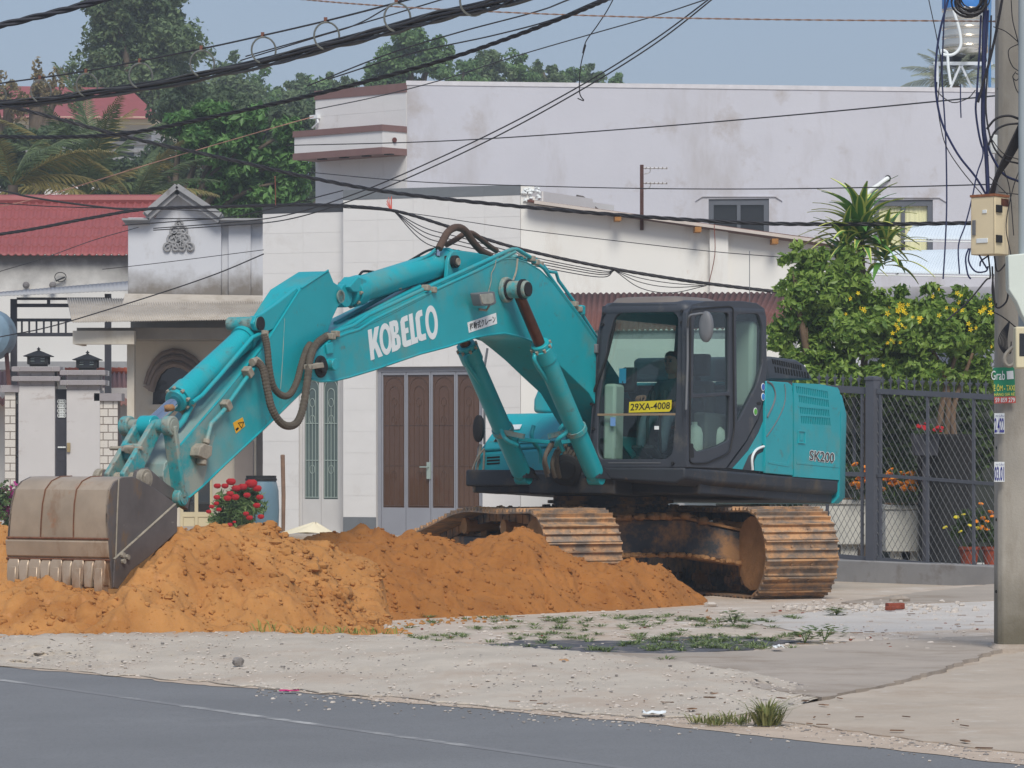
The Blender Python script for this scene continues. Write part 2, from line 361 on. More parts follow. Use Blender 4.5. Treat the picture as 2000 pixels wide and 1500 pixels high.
# dusty sand lapping over the asphalt edge
m_sand = M('verge_sand', S(186, 168, 150), .95, .12, 2.5, bump=.5, bscale=30, dirt=S(168, 148, 130), amt=.5, dscale=2, dirt2=S(150, 142, 134), amt2=.3, dscale2=24)
vq = [p for p in ed if -14 < p[0] < 7]; jn = vnoise((2, len(vq)), (1, len(vq)//9), 71)[0]; jm = vnoise((2, len(vq)), (1, len(vq)//2), 72)[0]
mb = MB(); wd = [.10 + .10*a + .09*b + .10*min(1, max(0, (p[0]+3)/5)) for a, b, p in zip(jn, jm, vq)]
mb.add([(p[0]-.76*w_, p[1]-.6*w_, .003) for p, w_ in zip(vq, wd)] + [(p[0]+.9, p[1]+.75, .0035) for p in vq], [(i, i+1, len(vq)+i+1, len(vq)+i) for i in range(len(vq)-1)])
struct(mb.build('sandy_verge', m_sand, None, smooth=0))
# raised gravel shoulder
def interp(tab, x): return float(np.interp(x, [t[0] for t in tab], [t[1] for t in tab]))
g_up = [(-400, 1248), (0, 1240), (300, 1235), (500, 1234), (720, 1240), (900, 1255), (1050, 1266), (1250, 1283), (1400, 1302), (1500, 1320), (1580, 1340), (1610, 1356)]
g_lo = [(-400, 1272), (0, 1300), (400, 1333), (800, 1366), (1100, 1392), (1250, 1402), (1400, 1400), (1540, 1386), (1600, 1364), (1610, 1357)]
nu, nv = 260, 26; nz = vnoise((nv+1, nu+1), (8, 60), 3)*.02 + vnoise((nv+1, nu+1), (20, 200), 4)*.007; jit = vnoise((2, nu+1), (1, 90), 5)[0]
vs_ = []
for i in range(nu+1):
    px = -400 + 2010*i/nu; p = G(px, interp(g_lo, px) + 5*jit[i] + 1.5, -.02); vs_.append(p)
for j in range(nv+2):
    for i in range(nu+1):
        px = -400 + 2010*i/nu; yl = interp(g_lo, px) + 5*jit[i]; yu = interp(g_up, px) + 5*jit[(i*3) % nu]
        t = min(1, j/nv); py = yl + (yu-yl)*t; fade = min(1, max(0, (1620-px)/700))
        z = .006 + .10*fade*(t*t*(3-2*t)) + nz[min(j, nv), i]*min(1, t*4+.25)
        if j <= nv: vs_.append(G(px, py, max(.004, z)))
        else: p = vs_[-(nu+1)].copy(); p.z = -.05; p.y += .35; vs_.append(p)
fs_ = [(j*(nu+1)+i, j*(nu+1)+i+1, (j+1)*(nu+1)+i+1, (j+1)*(nu+1)+i) for j in range(nv+2) for i in range(nu)]
struct(raw('gravel_shoulder', [tuple(v) for v in vs_], fs_, m_gravel, None, smooth=True))
def slab(name, px, z, mat, th=.06, jit=.03, seed=1, smooth=0):
    pts = [G(a, b, z) for a, b in px]; q = dens([(p.x, p.y) for p in pts + pts[:1]], .14, jit, seed)[:-1]
    m_ = MB(); m_.prism([V((x, y, z)) for x, y in q], (0, 0, -th)); return struct(m_.build(name, mat, None, smooth=0))
slab('pale_lot', [(560, 1215), (900, 1185), (1300, 1168), (1700, 1150), (1960, 1140), (1960, 1262), (1700, 1262), (1500, 1275), (1250, 1290), (1000, 1275), (700, 1255)], .004, m_lot, seed=3)
slab('concrete_apron', [(1060, 1272), (1300, 1276), (1490, 1270), (1700, 1250), (1960, 1240), (2060, 1240), (2060, 1250), (1950, 1268), (1850, 1302), (1740, 1333), (1600, 1362), (1400, 1330)], .016, m_conc, seed=4)
slab('pale_slab', [(1440, 1212), (1700, 1182), (1960, 1166), (1980, 1226), (1700, 1236), (1560, 1232)], .012, m_concp, seed=5)
slab('driveway', [(1640, 1176), (1800, 1156), (2000, 1134), (2100, 1130), (2100, 1166), (1740, 1180)], .020, m_conc, seed=6)
slab('roadside_slab', [(1480, 1398), (1610, 1366), (1760, 1336), (1870, 1308), (2000, 1272), (2200, 1262), (2200, 1500), (2000, 1470), (1750, 1440), (1560, 1412)], .010, m_ground, seed=7)
# dark scorched strip among the weeds
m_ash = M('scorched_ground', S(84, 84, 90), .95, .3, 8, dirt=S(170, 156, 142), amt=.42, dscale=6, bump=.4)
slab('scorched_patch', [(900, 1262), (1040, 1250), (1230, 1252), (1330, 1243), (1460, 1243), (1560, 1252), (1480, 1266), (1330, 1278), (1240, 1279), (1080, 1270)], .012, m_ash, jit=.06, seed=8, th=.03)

# ---- soil piles ----------------------------------------------------
def pile(name, mat, label, x0, x1, y0, y1, res, layers, seed, amp=1.0):
    nx, ny = int((x1-x0)/res), int((y1-y0)/res); X, Y = np.meshgrid(np.linspace(x0, x1, nx), np.linspace(y0, y1, ny)); px = 1000 + F_PX*X/Y
    Z = np.full(X.shape, -.3)
    for L_ in layers:
        t = np.array(L_['t'], float)
        dc = np.interp(px, t[:, 0], t[:, 2]); zc = EYE + (HOR-np.interp(px, t[:, 0], t[:, 1]))/F_PX*dc; d0 = np.interp(px, t[:, 0], t[:, 3])
        f = np.clip((Y-d0)/(dc-d0), -1, 1); f = np.where(f > 0, np.sin(f*np.pi/2)**1.05, f*1.2)
        bk = np.clip(1-(Y-dc)/L_['back'], -1, 1); bk = np.where(bk > 0, bk**.9, bk*.6)
        Z = np.maximum(Z, np.where(zc > .0, np.where(Y < dc, zc*f, zc*bk), -.3))
    s = X.shape; ly, lx = (y1-y0), (x1-x0)
    N = vnoise(s, (ly/.5, lx/.5), seed)*.16 + vnoise(s, (ly/.2, lx/.2), seed+1)*.085 + vnoise(s, (ly/.09, lx/.09), seed+2)*.06 + vnoise(s, (ly/.045, lx/.045), seed+3)*.04
    r1 = np.abs(vnoise(s, (ly/.3, lx/.3), seed+4)); N = N - .10*np.clip(.12-r1, 0, 1)/.12*.5
    Z = Z + N*amp*np.clip((Z+.1)/.3, .15, 1)
    vv = np.stack([X, Y, Z], -1).reshape(-1, 3)
    idx = np.arange(nx*ny).reshape(ny, nx); keep = (Z[:-1, :-1] > -.06) | (Z[1:, 1:] > -.06)
    ff = np.stack([idx[:-1, :-1], idx[:-1, 1:], idx[1:, 1:], idx[1:, :-1]], -1)[keep]
    used, inv = np.unique(ff, return_inverse=True)
    o = raw(name, vv[used].tolist(), inv.reshape(-1, 4).tolist(), mat, None, smooth=True); tag(o, label, 'soil pile')
    def zat(x, y):
        i = int(np.clip((x-x0)/(x1-x0)*(nx-1), 0, nx-1)); j = int(np.clip((y-y0)/(y1-y0)*(ny-1), 0, ny-1)); return Z[j, i]
    return o, zat
front = [(-220, 1160, 31.6, 29.9), (0, 1150, 31.45, 29.9), (45, 1137, 31.4, 29.9), (70, 1128, 31.35, 29.95), (95, 1148, 31.3, 29.95), (150, 1158, 31.2, 30), (195, 1172, 31.1, 30), (215, 1166, 31.0, 30), (240, 1146, 30.9, 30), (270, 1112, 31.2, 30.1), (300, 1088, 31.6, 30.1), (346, 1044, 32.2, 30.2), (380, 1032, 32.8, 30.3), (430, 1028, 33.0, 30.4), (520, 1034, 33.2, 30.5), (560, 1052, 33.2, 30.6), (600, 1085, 33.1, 30.8), (650, 1130, 32.9, 31), (700, 1180, 32.8, 31.4), (745, 1222, 32.8, 31.8), (790, 1270, 33, 32.3), (820, 1330, 33, 32.3)]
rear = [(-260, 1036, 34.5, 32.6), (0, 1030, 34.5, 32.6), (60, 1044, 34.5, 32.6), (200, 1040, 34.5, 32.6), (350, 1036, 34.5, 32.6), (500, 1036, 34.6, 32.8), (600, 1050, 35, 33), (740, 1100, 35, 33.5), (790, 1300, 35, 33.5)]
pA, zA = pile('soil_pile', m_soil, 'dry orange soil heap that the excavator bucket is digging into', -5.2, -.5, 29.9, 37, .022, [{'t': front, 'back': 2.6}, {'t': rear, 'back': 1.6}], 21)
tB = [(520, 1300, 36.2, 33.9), (560, 1090, 36.2, 33.9), (600, 1046, 36.2, 33.8), (640, 1044, 36.3, 33.8), (700, 1037, 36.4, 33.9), (742, 1044, 36.4, 34), (770, 1062, 36.4, 34.2), (850, 1049, 36.6, 34.6), (930, 1058, 36.8, 35), (985, 1044, 37, 35.2), (1010, 1034, 37, 35.3), (1040, 1042, 37, 35.4), (1075, 1064, 37.1, 35.6), (1130, 1094, 37.2, 36), (1200, 1100, 37.3, 36.2), (1240, 1092, 37.5, 36.4), (1265, 1108, 37.6, 36.6), (1288, 1104, 37.7, 36.8), (1320, 1128, 37.8, 37), (1350, 1154, 37.9, 37.3), (1385, 1180, 38, 37.6), (1400, 1240, 38.1, 37.7), (1410, 1400, 38.1, 37.7)]
pB, zB = pile('soil_pile', m_soilw, 'darker moist orange soil heap in front of the crawler tracks', -2.6, 2.3, 33.4, 39.4, .022, [{'t': tB, 'back': 1.3}], 31)
# clods and crumbs
def clods(name, mat, parent, zf, reg, n, rmin, rmax, seed, cond=None, extra=None):
    r = random.Random(seed); m_ = MB(); k = 0
    while k < n:
        x = r.uniform(reg[0], reg[1]); y = r.uniform(reg[2], reg[3]); z = zf(x, y); 
        k += 1
        if z < -.02: continue
        rad = rmin*(rmax/rmin)**(r.random()**3.2); nn = 6; sx_, sy_, sz_ = r.uniform(.7, 1.4), r.uniform(.7, 1.3), r.uniform(.5, 1)
        c = V((x, y, z-rad*.05)); rings = []
        for j in range(1, 4):
            t = math.pi*j/4; rings.append([c + V((math.cos(2*math.pi*q/nn + j)*math.sin(t), math.sin(2*math.pi*q/nn + j)*math.sin(t), math.cos(t)*.8))*rad*r.uniform(.7, 1.2) for q in range(nn)])
        m_.loft(rings)
    return m_.build(name, mat, parent, smooth=80, stuff=True)
clods('clods', m_soil, pA, zA, (-5, -.5, 30, 35.6), 14000, .004, .04, 41)
clods('clods', m_soilw, pB, zB, (-2.3, 2.1, 33.8, 37.6), 8000, .004, .032, 42)
m_ = MB(); rb2 = random.Random(88)
for k in range(260):                                          # big broken clods tumbled down the right flank
    px = rb2.uniform(480, 800); py = 1120 + (px-500)*.30 + rb2.gauss(0, 38)*(1 if px < 700 else .5); d = 33.0 - (py-1120)*.012; c = P(px, min(py, 1232), d)
    zz = max(zA(c.x, c.y), .0); lump(m_, V((c.x, c.y, zz - .005)), .012 + .07*rb2.random()**3, rb2, 8, .75)
m_.build('big_clods', m_soil, pA, smooth=40, stuff=True)
rs = random.Random(77)
m_ = MB()
for k in range(420):                                          # crumbs of soil spilled at the foot
    px = rs.uniform(-20, 1000); py = interp([(0, 1238), (700, 1236), (800, 1216), (1000, 1202)], px) + rs.uniform(-4, 9); lump(m_, G(px, py, .09 if px < 700 else .01), rs.uniform(.006, .022), rs, 5)
so = m_.build('soil_crumbs', m_soil, None, smooth=50, stuff=True)

# ---- loose stones, litter, weeds -----------------------------------
m_stone = M('grey_stone', S(132, 126, 122), .9, .25, 20); m_stonel = M('pale_stone', S(196, 186, 176), .9, .15, 14, bump=.5); m_brick = M('broken_brick', S(132, 66, 48), .95, .25, 16, bump=.5)
def stones(name, mat, n, gen, r0, r1, seed, sq=.5):
    r = random.Random(seed); m_ = MB()
    for k in range(n):
        p = gen(r); lump(m_, p, r0*(r1/r0)**(r.random()**2), r, 5, sq)
    return m_.build(name, mat, None, smooth=30, stuff=True)
def gg(r):
    px = r.uniform(-20, 1580); t = r.random(); yl, yu = interp(g_lo, px), interp(g_up, px); fade = min(1, max(0, (1620-px)/700)); return G(px, yl+(yu-yl)*t, .008+.10*fade*(t*t*(3-2*t)))
stones('gravel_stones', m_stone, 420, gg, .005, .018, 51); stones('pale_gravel_stones', m_stonel, 2600, gg, .004, .018, 52)
def ge(r):
    px = r.uniform(500, 2020); base = interp([(500, 1342), (1250, 1402), (1560, 1416), (2000, 1478)], px); return G(px, base + abs(r.gauss(0, 14)) - 4, .004)
stones('roadside_grit', m_stone, 420, ge, .005, .016, 53); stones('roadside_pale_grit', m_stonel, 420, ge, .005, .018, 57)
def gl(r): return G(r.uniform(760, 1940), r.uniform(1192, 1268), .012)
stones('lot_rubble', m_stonel, 520, gl, .008, .03, 54); stones('lot_brick_chips', m_brick, 70, gl, .006, .02, 55)
def gb(r):
    return G(r.gauss(1690, 90), r.gauss(1186, 5), .02)
stones('rubble_line', m_stonel, 160, gb, .012, .05, 56, .7)
def rock(px, py, r, mat, label, sq=.6, cat='stone', z=0, seed=1, n=9):
    m_ = MB(); lump(m_, G(px, py, z) + V((0, 0, r*sq*.55)), r, random.Random(seed), n, sq); return tag(m_.build('stone' if cat == 'stone' else cat.replace(' ', '_'), mat, None, smooth=25), label, cat)
rock(1758, 1178, .11, m_conc, 'brownish concrete chunk lying at the edge of the driveway', .5, seed=3)
rock(1388, 1186, .07, m_stonel, 'pale lump of concrete at the right foot of the soil heap', .5, seed=4)
rock(465, 1297, .045, m_stone, 'lone dark stone on the pale gravel shoulder', .7, z=.05, seed=5)
rock(1100, 1296, .04, M('tan_leaf', S(170, 132, 96), .9), 'small tan stone on the middle of the gravel shoulder', .6, z=.05, seed=6)
m_ = MB(); m_.cbox(G(1748, 1190, .02)+V((0, 0, .03)), .17, .09, .06, Matrix.Rotation(R(20), 3, 'Z')); m_.cbox(G(1738, 1192, .02)+V((0, -.05, .02)), .09, .07, .04, Matrix.Rotation(R(50), 3, 'Z')); tag(m_.build('broken_brick', m_brick, None, bevel=.01), 'broken dark red brick lying on the pale lot', 'brick')
m_ = MB(); rt = random.Random(15)
for k in range(70):                                           # twigs and dry leaves
    px = rt.uniform(1000, 1990); c = G(px, rt.choice([rt.uniform(1195, 1260), interp([(1000, 1380), (1250, 1400), (1560, 1412), (2000, 1474)], px) - rt.uniform(2, 60)]), .024); a = rt.uniform(0, 3.14); l = rt.uniform(.01, .05); d = V((math.cos(a), math.sin(a), 0))*l; m_.bar(c-d, c+d, .008 if k % 3 else .03, .005)
m_.build('twigs_and_leaves', M('dry_twig', S(112, 84, 62), .95, .3, 9, island=.4), None, smooth=0, stuff=True)
def paper(px, py, w_, h_, mat, label, z, seed, cat='litter'):
    r = random.Random(seed); c = G(px, py, z); m_ = MB(); m_.grid(5, 4, lambda u, v: c + V(((u-.5)*w_ + r.uniform(-.01, .01), (v-.5)*h_*1.8, .012 + r.uniform(0, h_*.22))))
    o = m_.build('litter', mat, None, smooth=0); so_ = o.modifiers.new('solid', 'SOLIDIFY'); so_.thickness = .003; return tag(o, label, cat)
paper(1278, 1398, .14, .10, m_whitep, 'crumpled white paper scrap on the sandy verge near the road', .008, 61)
paper(1519, 1268, .07, .12, m_whitep, 'crumpled white plastic scrap beside the broad leaved weed', .03, 62)
paper(565, 1353, .12, .04, M('pink_ribbon', S(190, 40, 110), .6), 'thin pink ribbon scrap at the asphalt edge', .006, 63)
def tuft(mb, c, n, h, spread, r, w_=.008):
    for k in range(n):
        a = r.uniform(0, 6.283); d = V((math.cos(a), math.sin(a), 0)); b = c + d*r.uniform(0, spread*.4); hh = h*r.uniform(.5, 1.1); l = r.uniform(.2, 1)*spread
        s = V((-d.y, d.x, 0))*w_; p1 = b + d*l*.35 + V((0, 0, hh*.65)); p2 = b + d*l + V((0, 0, hh*r.uniform(.75, 1)))
        mb.add([b-s, b+s, p1+s*.8, p1-s*.8, p2], [(0, 1, 2, 3), (3, 2, 4)])
m_grass = leafmat('grass_blades', S(84, 104, 56), S(150, 150, 96), trans=.3); m_weed = leafmat('weed_leaves', S(70, 96, 52), S(132, 146, 92), trans=.3)
gr = random.Random(9)
m_ = MB(); tuft(m_, G(1498, 1416, .01), 150, .16, .20, gr, .006); tag(m_.build('grass_tuft', m_grass, None, smooth=0), 'bushy grass tuft at the road edge, the taller of the two', 'grass tuft')
m_ = MB()
for k in range(9): tuft(m_, G(1360 + 12*k, 1414 + gr.uniform(-4, 3), .01), 16, .07, .12, gr, .005)
tag(m_.build('grass_tuft', m_grass, None, smooth=0), 'low dry grass patch at the road edge left of the taller tuft', 'grass tuft')
m_ = MB()
for k in range(190):
    px = gr.uniform(800, 1560); py = gr.choice([1208, 1214, 1226, 1240, 1250, 1262, 1268]) + gr.gauss(0, 3); tuft(m_, G(px, py, .012), 26, .03, .13, gr, .0045)
for k in range(40): px = gr.gauss(1360, 70); tuft(m_, G(px, 1258 + gr.gauss(0, 8), .012), 26, .035, .15, gr, .005)
m_.build('ground_weeds', m_weed, None, smooth=0, stuff=True)
def leafy(mb, c, n, h, spread, r, ls):
    for k in range(n):
        a = r.uniform(0, 6.283); d = V((math.cos(a), math.sin(a), 0)); e = c + d*spread*math.sqrt(r.random()) + V((0, 0, h*r.uniform(.2, 1))); s = V((-d.y, d.x, 0))*ls*.42; up_ = V((0, 0, r.uniform(-.3, .5)))*ls
        mb.add([e, e + d*ls*.5 + s + up_*.5, e + d*ls + up_*.6, e + d*ls*.5 - s + up_*.5], [(0, 1, 2, 3)])
    for k in range(4): mb.bar(c, c + V((r.uniform(-1, 1)*spread*.5, r.uniform(-1, 1)*spread*.5, h*.8)), .006, .006)
for px, py, n, h, sp, lab in ((1572, 1256, 34, .10, .13, 'broad leaved green weed on the lot, left one of the pair'), (1610, 1253, 50, .13, .16, 'broad leaved green weed on the lot, right one of the pair'), (1634, 1202, 34, .07, .07, 'small green weed standing alone before the right track'), (1432, 1222, 34, .12, .08, 'upright pale green weed on the lot before the car body')):
    m_ = MB(); leafy(m_, G(px, py, .01), n*2, h, sp, gr, .06); tag(m_.build('weed', m_weed, None, smooth=0), lab, 'weed')
m_ = MB()
for k in range(16): tuft(m_, G(500 + 18*k + gr.uniform(-8, 8), 1234 + (k*.3), .09), 5, .12 if k < 4 else .07, .16, gr, .006)
tag(m_.build('grass_tuft', leafmat('pale_grass', S(110, 130, 60), S(160, 160, 84)), None, smooth=0), 'sparse green grass blades at the foot of the dry soil heap', 'grass tuft')
# ================================================================ excavator
_ph, _pt = R(30), R(2.6)
_f = V((-math.sin(_ph), -math.cos(_ph), 0)); _l = V((math.cos(_ph), -math.sin(_ph), 0)); _u = V((0, 0, 1))
_f2 = _f*math.cos(_pt) + _u*math.sin(_pt); _u2 = _u*math.cos(_pt) - _f*math.sin(_pt)
_ax = Matrix(((_f2.x, _l.x, _u2.x, 0), (_f2.y, _l.y, _u2.y, 0), (_f2.z, _l.z, _u2.z, 0), (0, 0, 0, 1)))
FX = Fr(1.301, 40.13, 0, ax=_ax)
EX = thing('excavator', 'turquoise crawler excavator with dark cab, bucket lowered into the orange soil', 'excavator', FX)
def ey(px, py, y): return FX.pix(px, py, 1, y)
def exx(px, py, x): return FX.pix(px, py, 0, x)
def eyp(pts, y): return [ey(a, b, y) for a, b in pts]
def exp_(pts, x): return [exx(a, b, x) for a, b in pts]
def ZL(v): return FX.I @ V(v)

# ---- undercarriage -------------------------------------------------
th = R(22); ua = V((math.sin(th), -math.cos(th), 0)); ub = V((math.cos(th), math.sin(th), 0)); UC = V((1.03, 40.13, 0))
def uw(a, b, z): return ZL(UC + ua*a + ub*b + V((0, 0, z)))
def track_path():
    """loop of the chain in (a, z), near end rounded by the sprocket, far end lower round the idler"""
    pts = []
    for k in range(15):                                      # near end, top to bottom
        g = R(90 - 180*k/14); pts.append((1.66 + .44*math.cos(g), .46 + .44*math.sin(g)))
    for k in range(1, 16): pts.append((1.66 - 3.22*k/16, .02))
    for k in range(12):
        g = R(270 - 172*k/11); pts.append((-1.62 + .30*math.cos(g), .32 + .30*math.sin(g)))
    pts += [(-1.2, .70), (-.8, .78), (-.45, .85), (-.1, .885), (.3, .885), (.8, .875), (1.25, .89)]
    return pts
tp = track_path(); cum = [0]
for i in range(len(tp)): 
    a, b = tp[i], tp[(i+1) % len(tp)]; cum.append(cum[-1] + math.hypot(a[0]-b[0], a[1]-b[1]))
def at_path(s):
    s %= cum[-1]
    i = max(k for k in range(len(tp)) if cum[k] <= s+1e-9); a, b = tp[i], tp[(i+1) % len(tp)]; t = (s-cum[i])/max(1e-9, cum[i+1]-cum[i])
    return (a[0]+(b[0]-a[0])*t, a[1]+(b[1]-a[1])*t)
NSH = 49; pitch = cum[-1]/NSH; SW = .81
def shoe_mesh(seed, mat):
    r = random.Random(seed); h = pitch*.49
    prof = [(-h, -.012), (-h, .034), (-h+.014, .040), (-h+.022, .004), (-.014, .004), (-.009, .034), (.009, .034), (.014, .004), (h-.024, .004), (h-.014, .022), (h, .022), (h, -.012)]
    mb = MB(); n = 7
    rings = []
    for k in range(n):
        x = -SW/2 + SW*k/(n-1)
        rings.append([V((x, p[0], p[1] + (r.uniform(-.003, .004) if p[1] > .02 else 0))) for p in prof])
    mb.loft(rings)
    for sx in (-.11, .11):                                    # bolt bosses
        mb.cyl((sx, -.03, .005), (sx, -.03, .018), .014, n=6)
    return mb.mesh('track_shoe', mat, 25)
shoes = [shoe_mesh(k, m_shoe) for k in range(5)]
for side, lab in ((1, None), (-1, None)):
    cb = side*1.19
    trk = MB()
    # track frame: long box girder with sloped top
    g = [uw(a, cb + s, z) for s in (-.17, .17) for a, z in ((-1.5, .2), (-1.5, .42), (-1.0, .6), (1.1, .62), (1.45, .55), (1.45, .2))]
    trk.loft([g[:6], g[6:]])
    track = trk.build('track', m_under, EX, bevel=.012)
    for k in range(NSH):
        s0, s1 = k*pitch, (k+1)*pitch
        p0, p1 = at_path(s0 + pitch*.02), at_path(s1 - pitch*.02)
        mid = V(((p0[0]+p1[0])/2, (p0[1]+p1[1])/2)); d = V((p1[0]-p0[0], p1[1]-p0[1])).normalized()
        out = V((-d.y, d.x))                                  # loop runs clockwise seen from its left: outward side
        O = UC + ua*mid.x + ub*cb + V((0, 0, mid.y))
        tx = ub; ty = ua*d.x + V((0, 0, d.y)); tz = ua*out.x + V((0, 0, out.y))
        Mw = Matrix(((tx.x, ty.x, tz.x, O.x), (tx.y, ty.y, tz.y, O.y), (tx.z, ty.z, tz.z, O.z), (0, 0, 0, 1)))
        inst('track_shoe', shoes[(k*3+side) % 5], FX.I @ Mw, track)
    # chain links just inside the shoes
    ln = MB()
    for k in range(NSH):
        p = at_path((k+.5)*pitch); p2 = at_path((k+.55)*pitch); d = V((p2[0]-p[0], p2[1]-p[1])).normalized(); i_ = V((d.y, -d.x))*.065
        for s in (-.09, .09):
            c = uw(p[0]+i_.x, cb+s, p[1]+i_.y)
            ln.bar(c - (uw(d.x, 0, d.y)-uw(0, 0, 0))*.08, c + (uw(d.x, 0, d.y)-uw(0, 0, 0))*.08, .035, .09, up=(0, 0, 1))
    ln.build('chain', m_under, track)
    for a, z, r in ((1.66, .46, .36), ):
        mb = MB(); mb.cyl(uw(a, cb-.09, z), uw(a, cb+.09, z), r, n=24); mb.cyl(uw(a, cb-.2, z), uw(a, cb+.2, z), r*.7, n=24); mb.cyl(uw(a, cb-.26, z), uw(a, cb+.26, z), r*.45, n=20)
        mb.build('sprocket', m_undirt, track, bevel=.01)
    mb = MB(); mb.cyl(uw(-1.62, cb-.08, .32), uw(-1.62, cb+.08, .32), .24, n=24); mb.cyl(uw(-1.62, cb-.16, .32), uw(-1.62, cb+.16, .32), .12, n=16); mb.build('idler', m_under, track)
    for a in (-.55, .55):
        mb = MB(); mb.cyl(uw(a, cb-.22, .72), uw(a, cb+.14, .72), .065, n=14); mb.cyl(uw(a, cb-.24, .72), uw(a, cb-.2, .72), .085, n=14); mb.bar(uw(a, cb, .6), uw(a, cb, .74), .07, .07); mb.build('carrier_roller', m_undirt, track)
    for k in range(7):
        a = -1.2 + 2.4*k/6; mb = MB(); mb.cyl(uw(a, cb-.19, .17), uw(a, cb+.19, .17), .085, n=14); mb.cyl(uw(a, cb-.24, .17), uw(a, cb+.24, .17), .045, n=10); mb.build('track_roller', m_under, track)
    mb = MB()                                                 # sprocket guard plate towards the car body
    q = [uw(1.52 + .36*math.cos(R(t)), cb - .28, .46 + .38*math.sin(R(t))) for t in range(0, 360, 24)]
    mb.prism(q, uw(0, .03, 0)-uw(0, 0, 0)); mb.build('motor_cover', m_undirt, track)

cbm = MB()                                                    # X shaped car body
ring = lambda b, a0, a1, z0, z1: [uw(a0, b, z0), uw(a1, b, z0), uw(a1, b, z1), uw(a0, b, z1)]
cbm.loft([ring(-1.05, .25, 1.0, .38, .62), ring(-.55, .15, .85, .44, .80), ring(.45, .15, .85, .44, .80), ring(.95, .55, 1.25, .34, .66)])
cbm.loft([ring(-1.05, -1.0, -.25, .38, .62), ring(-.55, -.85, -.15, .44, .80), ring(.45, -.85, -.15, .44, .80), ring(1.0, -1.0, -.25, .38, .62)])
cbm.loft([ring(-.6, -.7, .7, .5, .82), ring(.6, -.7, .7, .5, .82)])
cbm.build('car_body', m_under, EX, bevel=.02)
mb = MB(); mb.loft([ring(-1.0, .2, 1.03, .80, .825), ring(.45, .12, .89, .80, .825), ring(.98, .52, 1.29, .665, .69)]); 
mb.build('car_body_flange', m_undirt, EX)
mb = MB(); mb.loft([ring(-1.0, .2, 1.02, .415, .435), ring(.45, .13, .885, .415, .435), ring(.98, .53, 1.28, .32, .34)]); mb.build('car_body_flange', m_undirt, EX)
mb = MB()
for r0, r1, z0, z1 in ((.68, .68, .82, .92), (.60, .60, .92, 1.04), (.66, .66, .955, .985)):
    a = [uw(r0*math.cos(2*math.pi*k/40), r0*math.sin(2*math.pi*k/40), z0) for k in range(40)]; b = [uw(r1*math.cos(2*math.pi*k/40), r1*math.sin(2*math.pi*k/40), z1) for k in range(40)]
    mb.loft([a, b])
for k in range(40):
    c = uw(.70*math.cos(2*math.pi*k/40), .70*math.sin(2*math.pi*k/40), .90); mb.cyl(c, c+V((0, 0, .04)), .018, n=6)
mb.build('swing_bearing', m_under, EX)
# soil lying on the car body and on the near track
rr = random.Random(5); mb = MB()
for k in range(230):
    b = rr.uniform(-.95, .9); lump(mb, uw(rr.uniform(.3, 1.0), b, .83 - (max(0, b-.45)*.27)), rr.uniform(.02, .07), rr)
for k in range(90):
    b = rr.uniform(-.9, .9); lump(mb, uw(rr.uniform(.88, .94) + max(0, b-.45)*.75, b, .435 - (max(0, b-.45)*.19)), rr.uniform(.02, .05), rr)
for k in range(20):
    lump(mb, uw(rr.uniform(.6, 1.2), -.8 + rr.uniform(-.12, .1), .90 - .0), rr.uniform(.03, .07), rr)
for k in range(16): lump(mb, uw(rr.uniform(-.6, .5), -1.19 + rr.uniform(-.3, .3), .915), rr.uniform(.012, .03), rr)
mb.build('caked_soil', m_undirt, EX, smooth=60, stuff=True)

# ---- upper frame ---------------------------------------------------
YL, XF = 1.325, 1.5
mb = MB(); mb.box((-2.02, -1.32, 1.02), (1.1, 1.28, 1.2)); mb.box((.6, -.5, 1.0), (1.45, .5, 1.22)); mb.build('revolving_frame', m_skirt, EX, bevel=.02)
mb = MB()
sk = lambda x, z0, z1, y1: [V((x, .2, z0+.05)), V((x, y1-.10, z0)), V((x, y1, z0+.06)), V((x, y1, z1)), V((x, .2, z1))]
mb.loft([sk(1.51, 1.11, 1.275, YL), sk(.9, 1.085, 1.275, YL+.01), sk(-.3, 1.08, 1.275, YL+.015), sk(-2.04, 1.085, 1.275, YL+.015)])
mb.build('side_skirt', m_skirt, EX, bevel=.025, seg=3)
mb = MB(); mb.loft([[V((x, -.3, z)), V((x, -1.34, z)), V((x, -1.34, z+.17)), V((x, -.3, z+.17))] for x, z in ((1.3, 1.08), (-2.0, 1.04))]); mb.build('side_skirt', m_skirt, EX, bevel=.02)

# ---- cab -----------------------------------------------------------
cabE = MB(); cabE.box((-.24, .3, 1.28), (1.47, 1.27, 1.335)); cab = cabE.build('cab', m_cab, EX)
side_out = [(1341, 913), (1340, 640), (1342, 610), (1352, 594), (1380, 588), (1450, 588), (1478, 592), (1493, 602), (1497, 620), (1498, 720), (1494, 770), (1480, 818), (1458, 860), (1428, 900), (1418, 915)]
w_up = rpoly([(1356, 626), (1362, 612), (1416, 606), (1424, 614), (1424, 766), (1354, 770)], 5)
w_lo = rpoly([(1344, 778), (1426, 772), (1424, 860), (1400, 872), (1362, 883), (1352, 870), (1344, 862)], 6)
w_q = rpoly([(1438, 614), (1482, 612), (1490, 640), (1489, 715), (1480, 750), (1440, 828)], 8)
mb = MB(); mb.plate([eyp(side_out, YL), eyp(w_up, YL), eyp(w_lo, YL), eyp(w_q, YL)], (0, -.05, 0)); mb.build('door_side', m_cab, cab, bevel=.006)
mb = MB()                                                     # raised door edge
dr = rpoly([(1349, 604), (1432, 598), (1434, 840), (1425, 885), (1380, 905), (1347, 905)], 10)
mb.tube(eyp(dr, YL+.008), .009, 6, closed=True); mb.build('door_seal', m_black, cab)
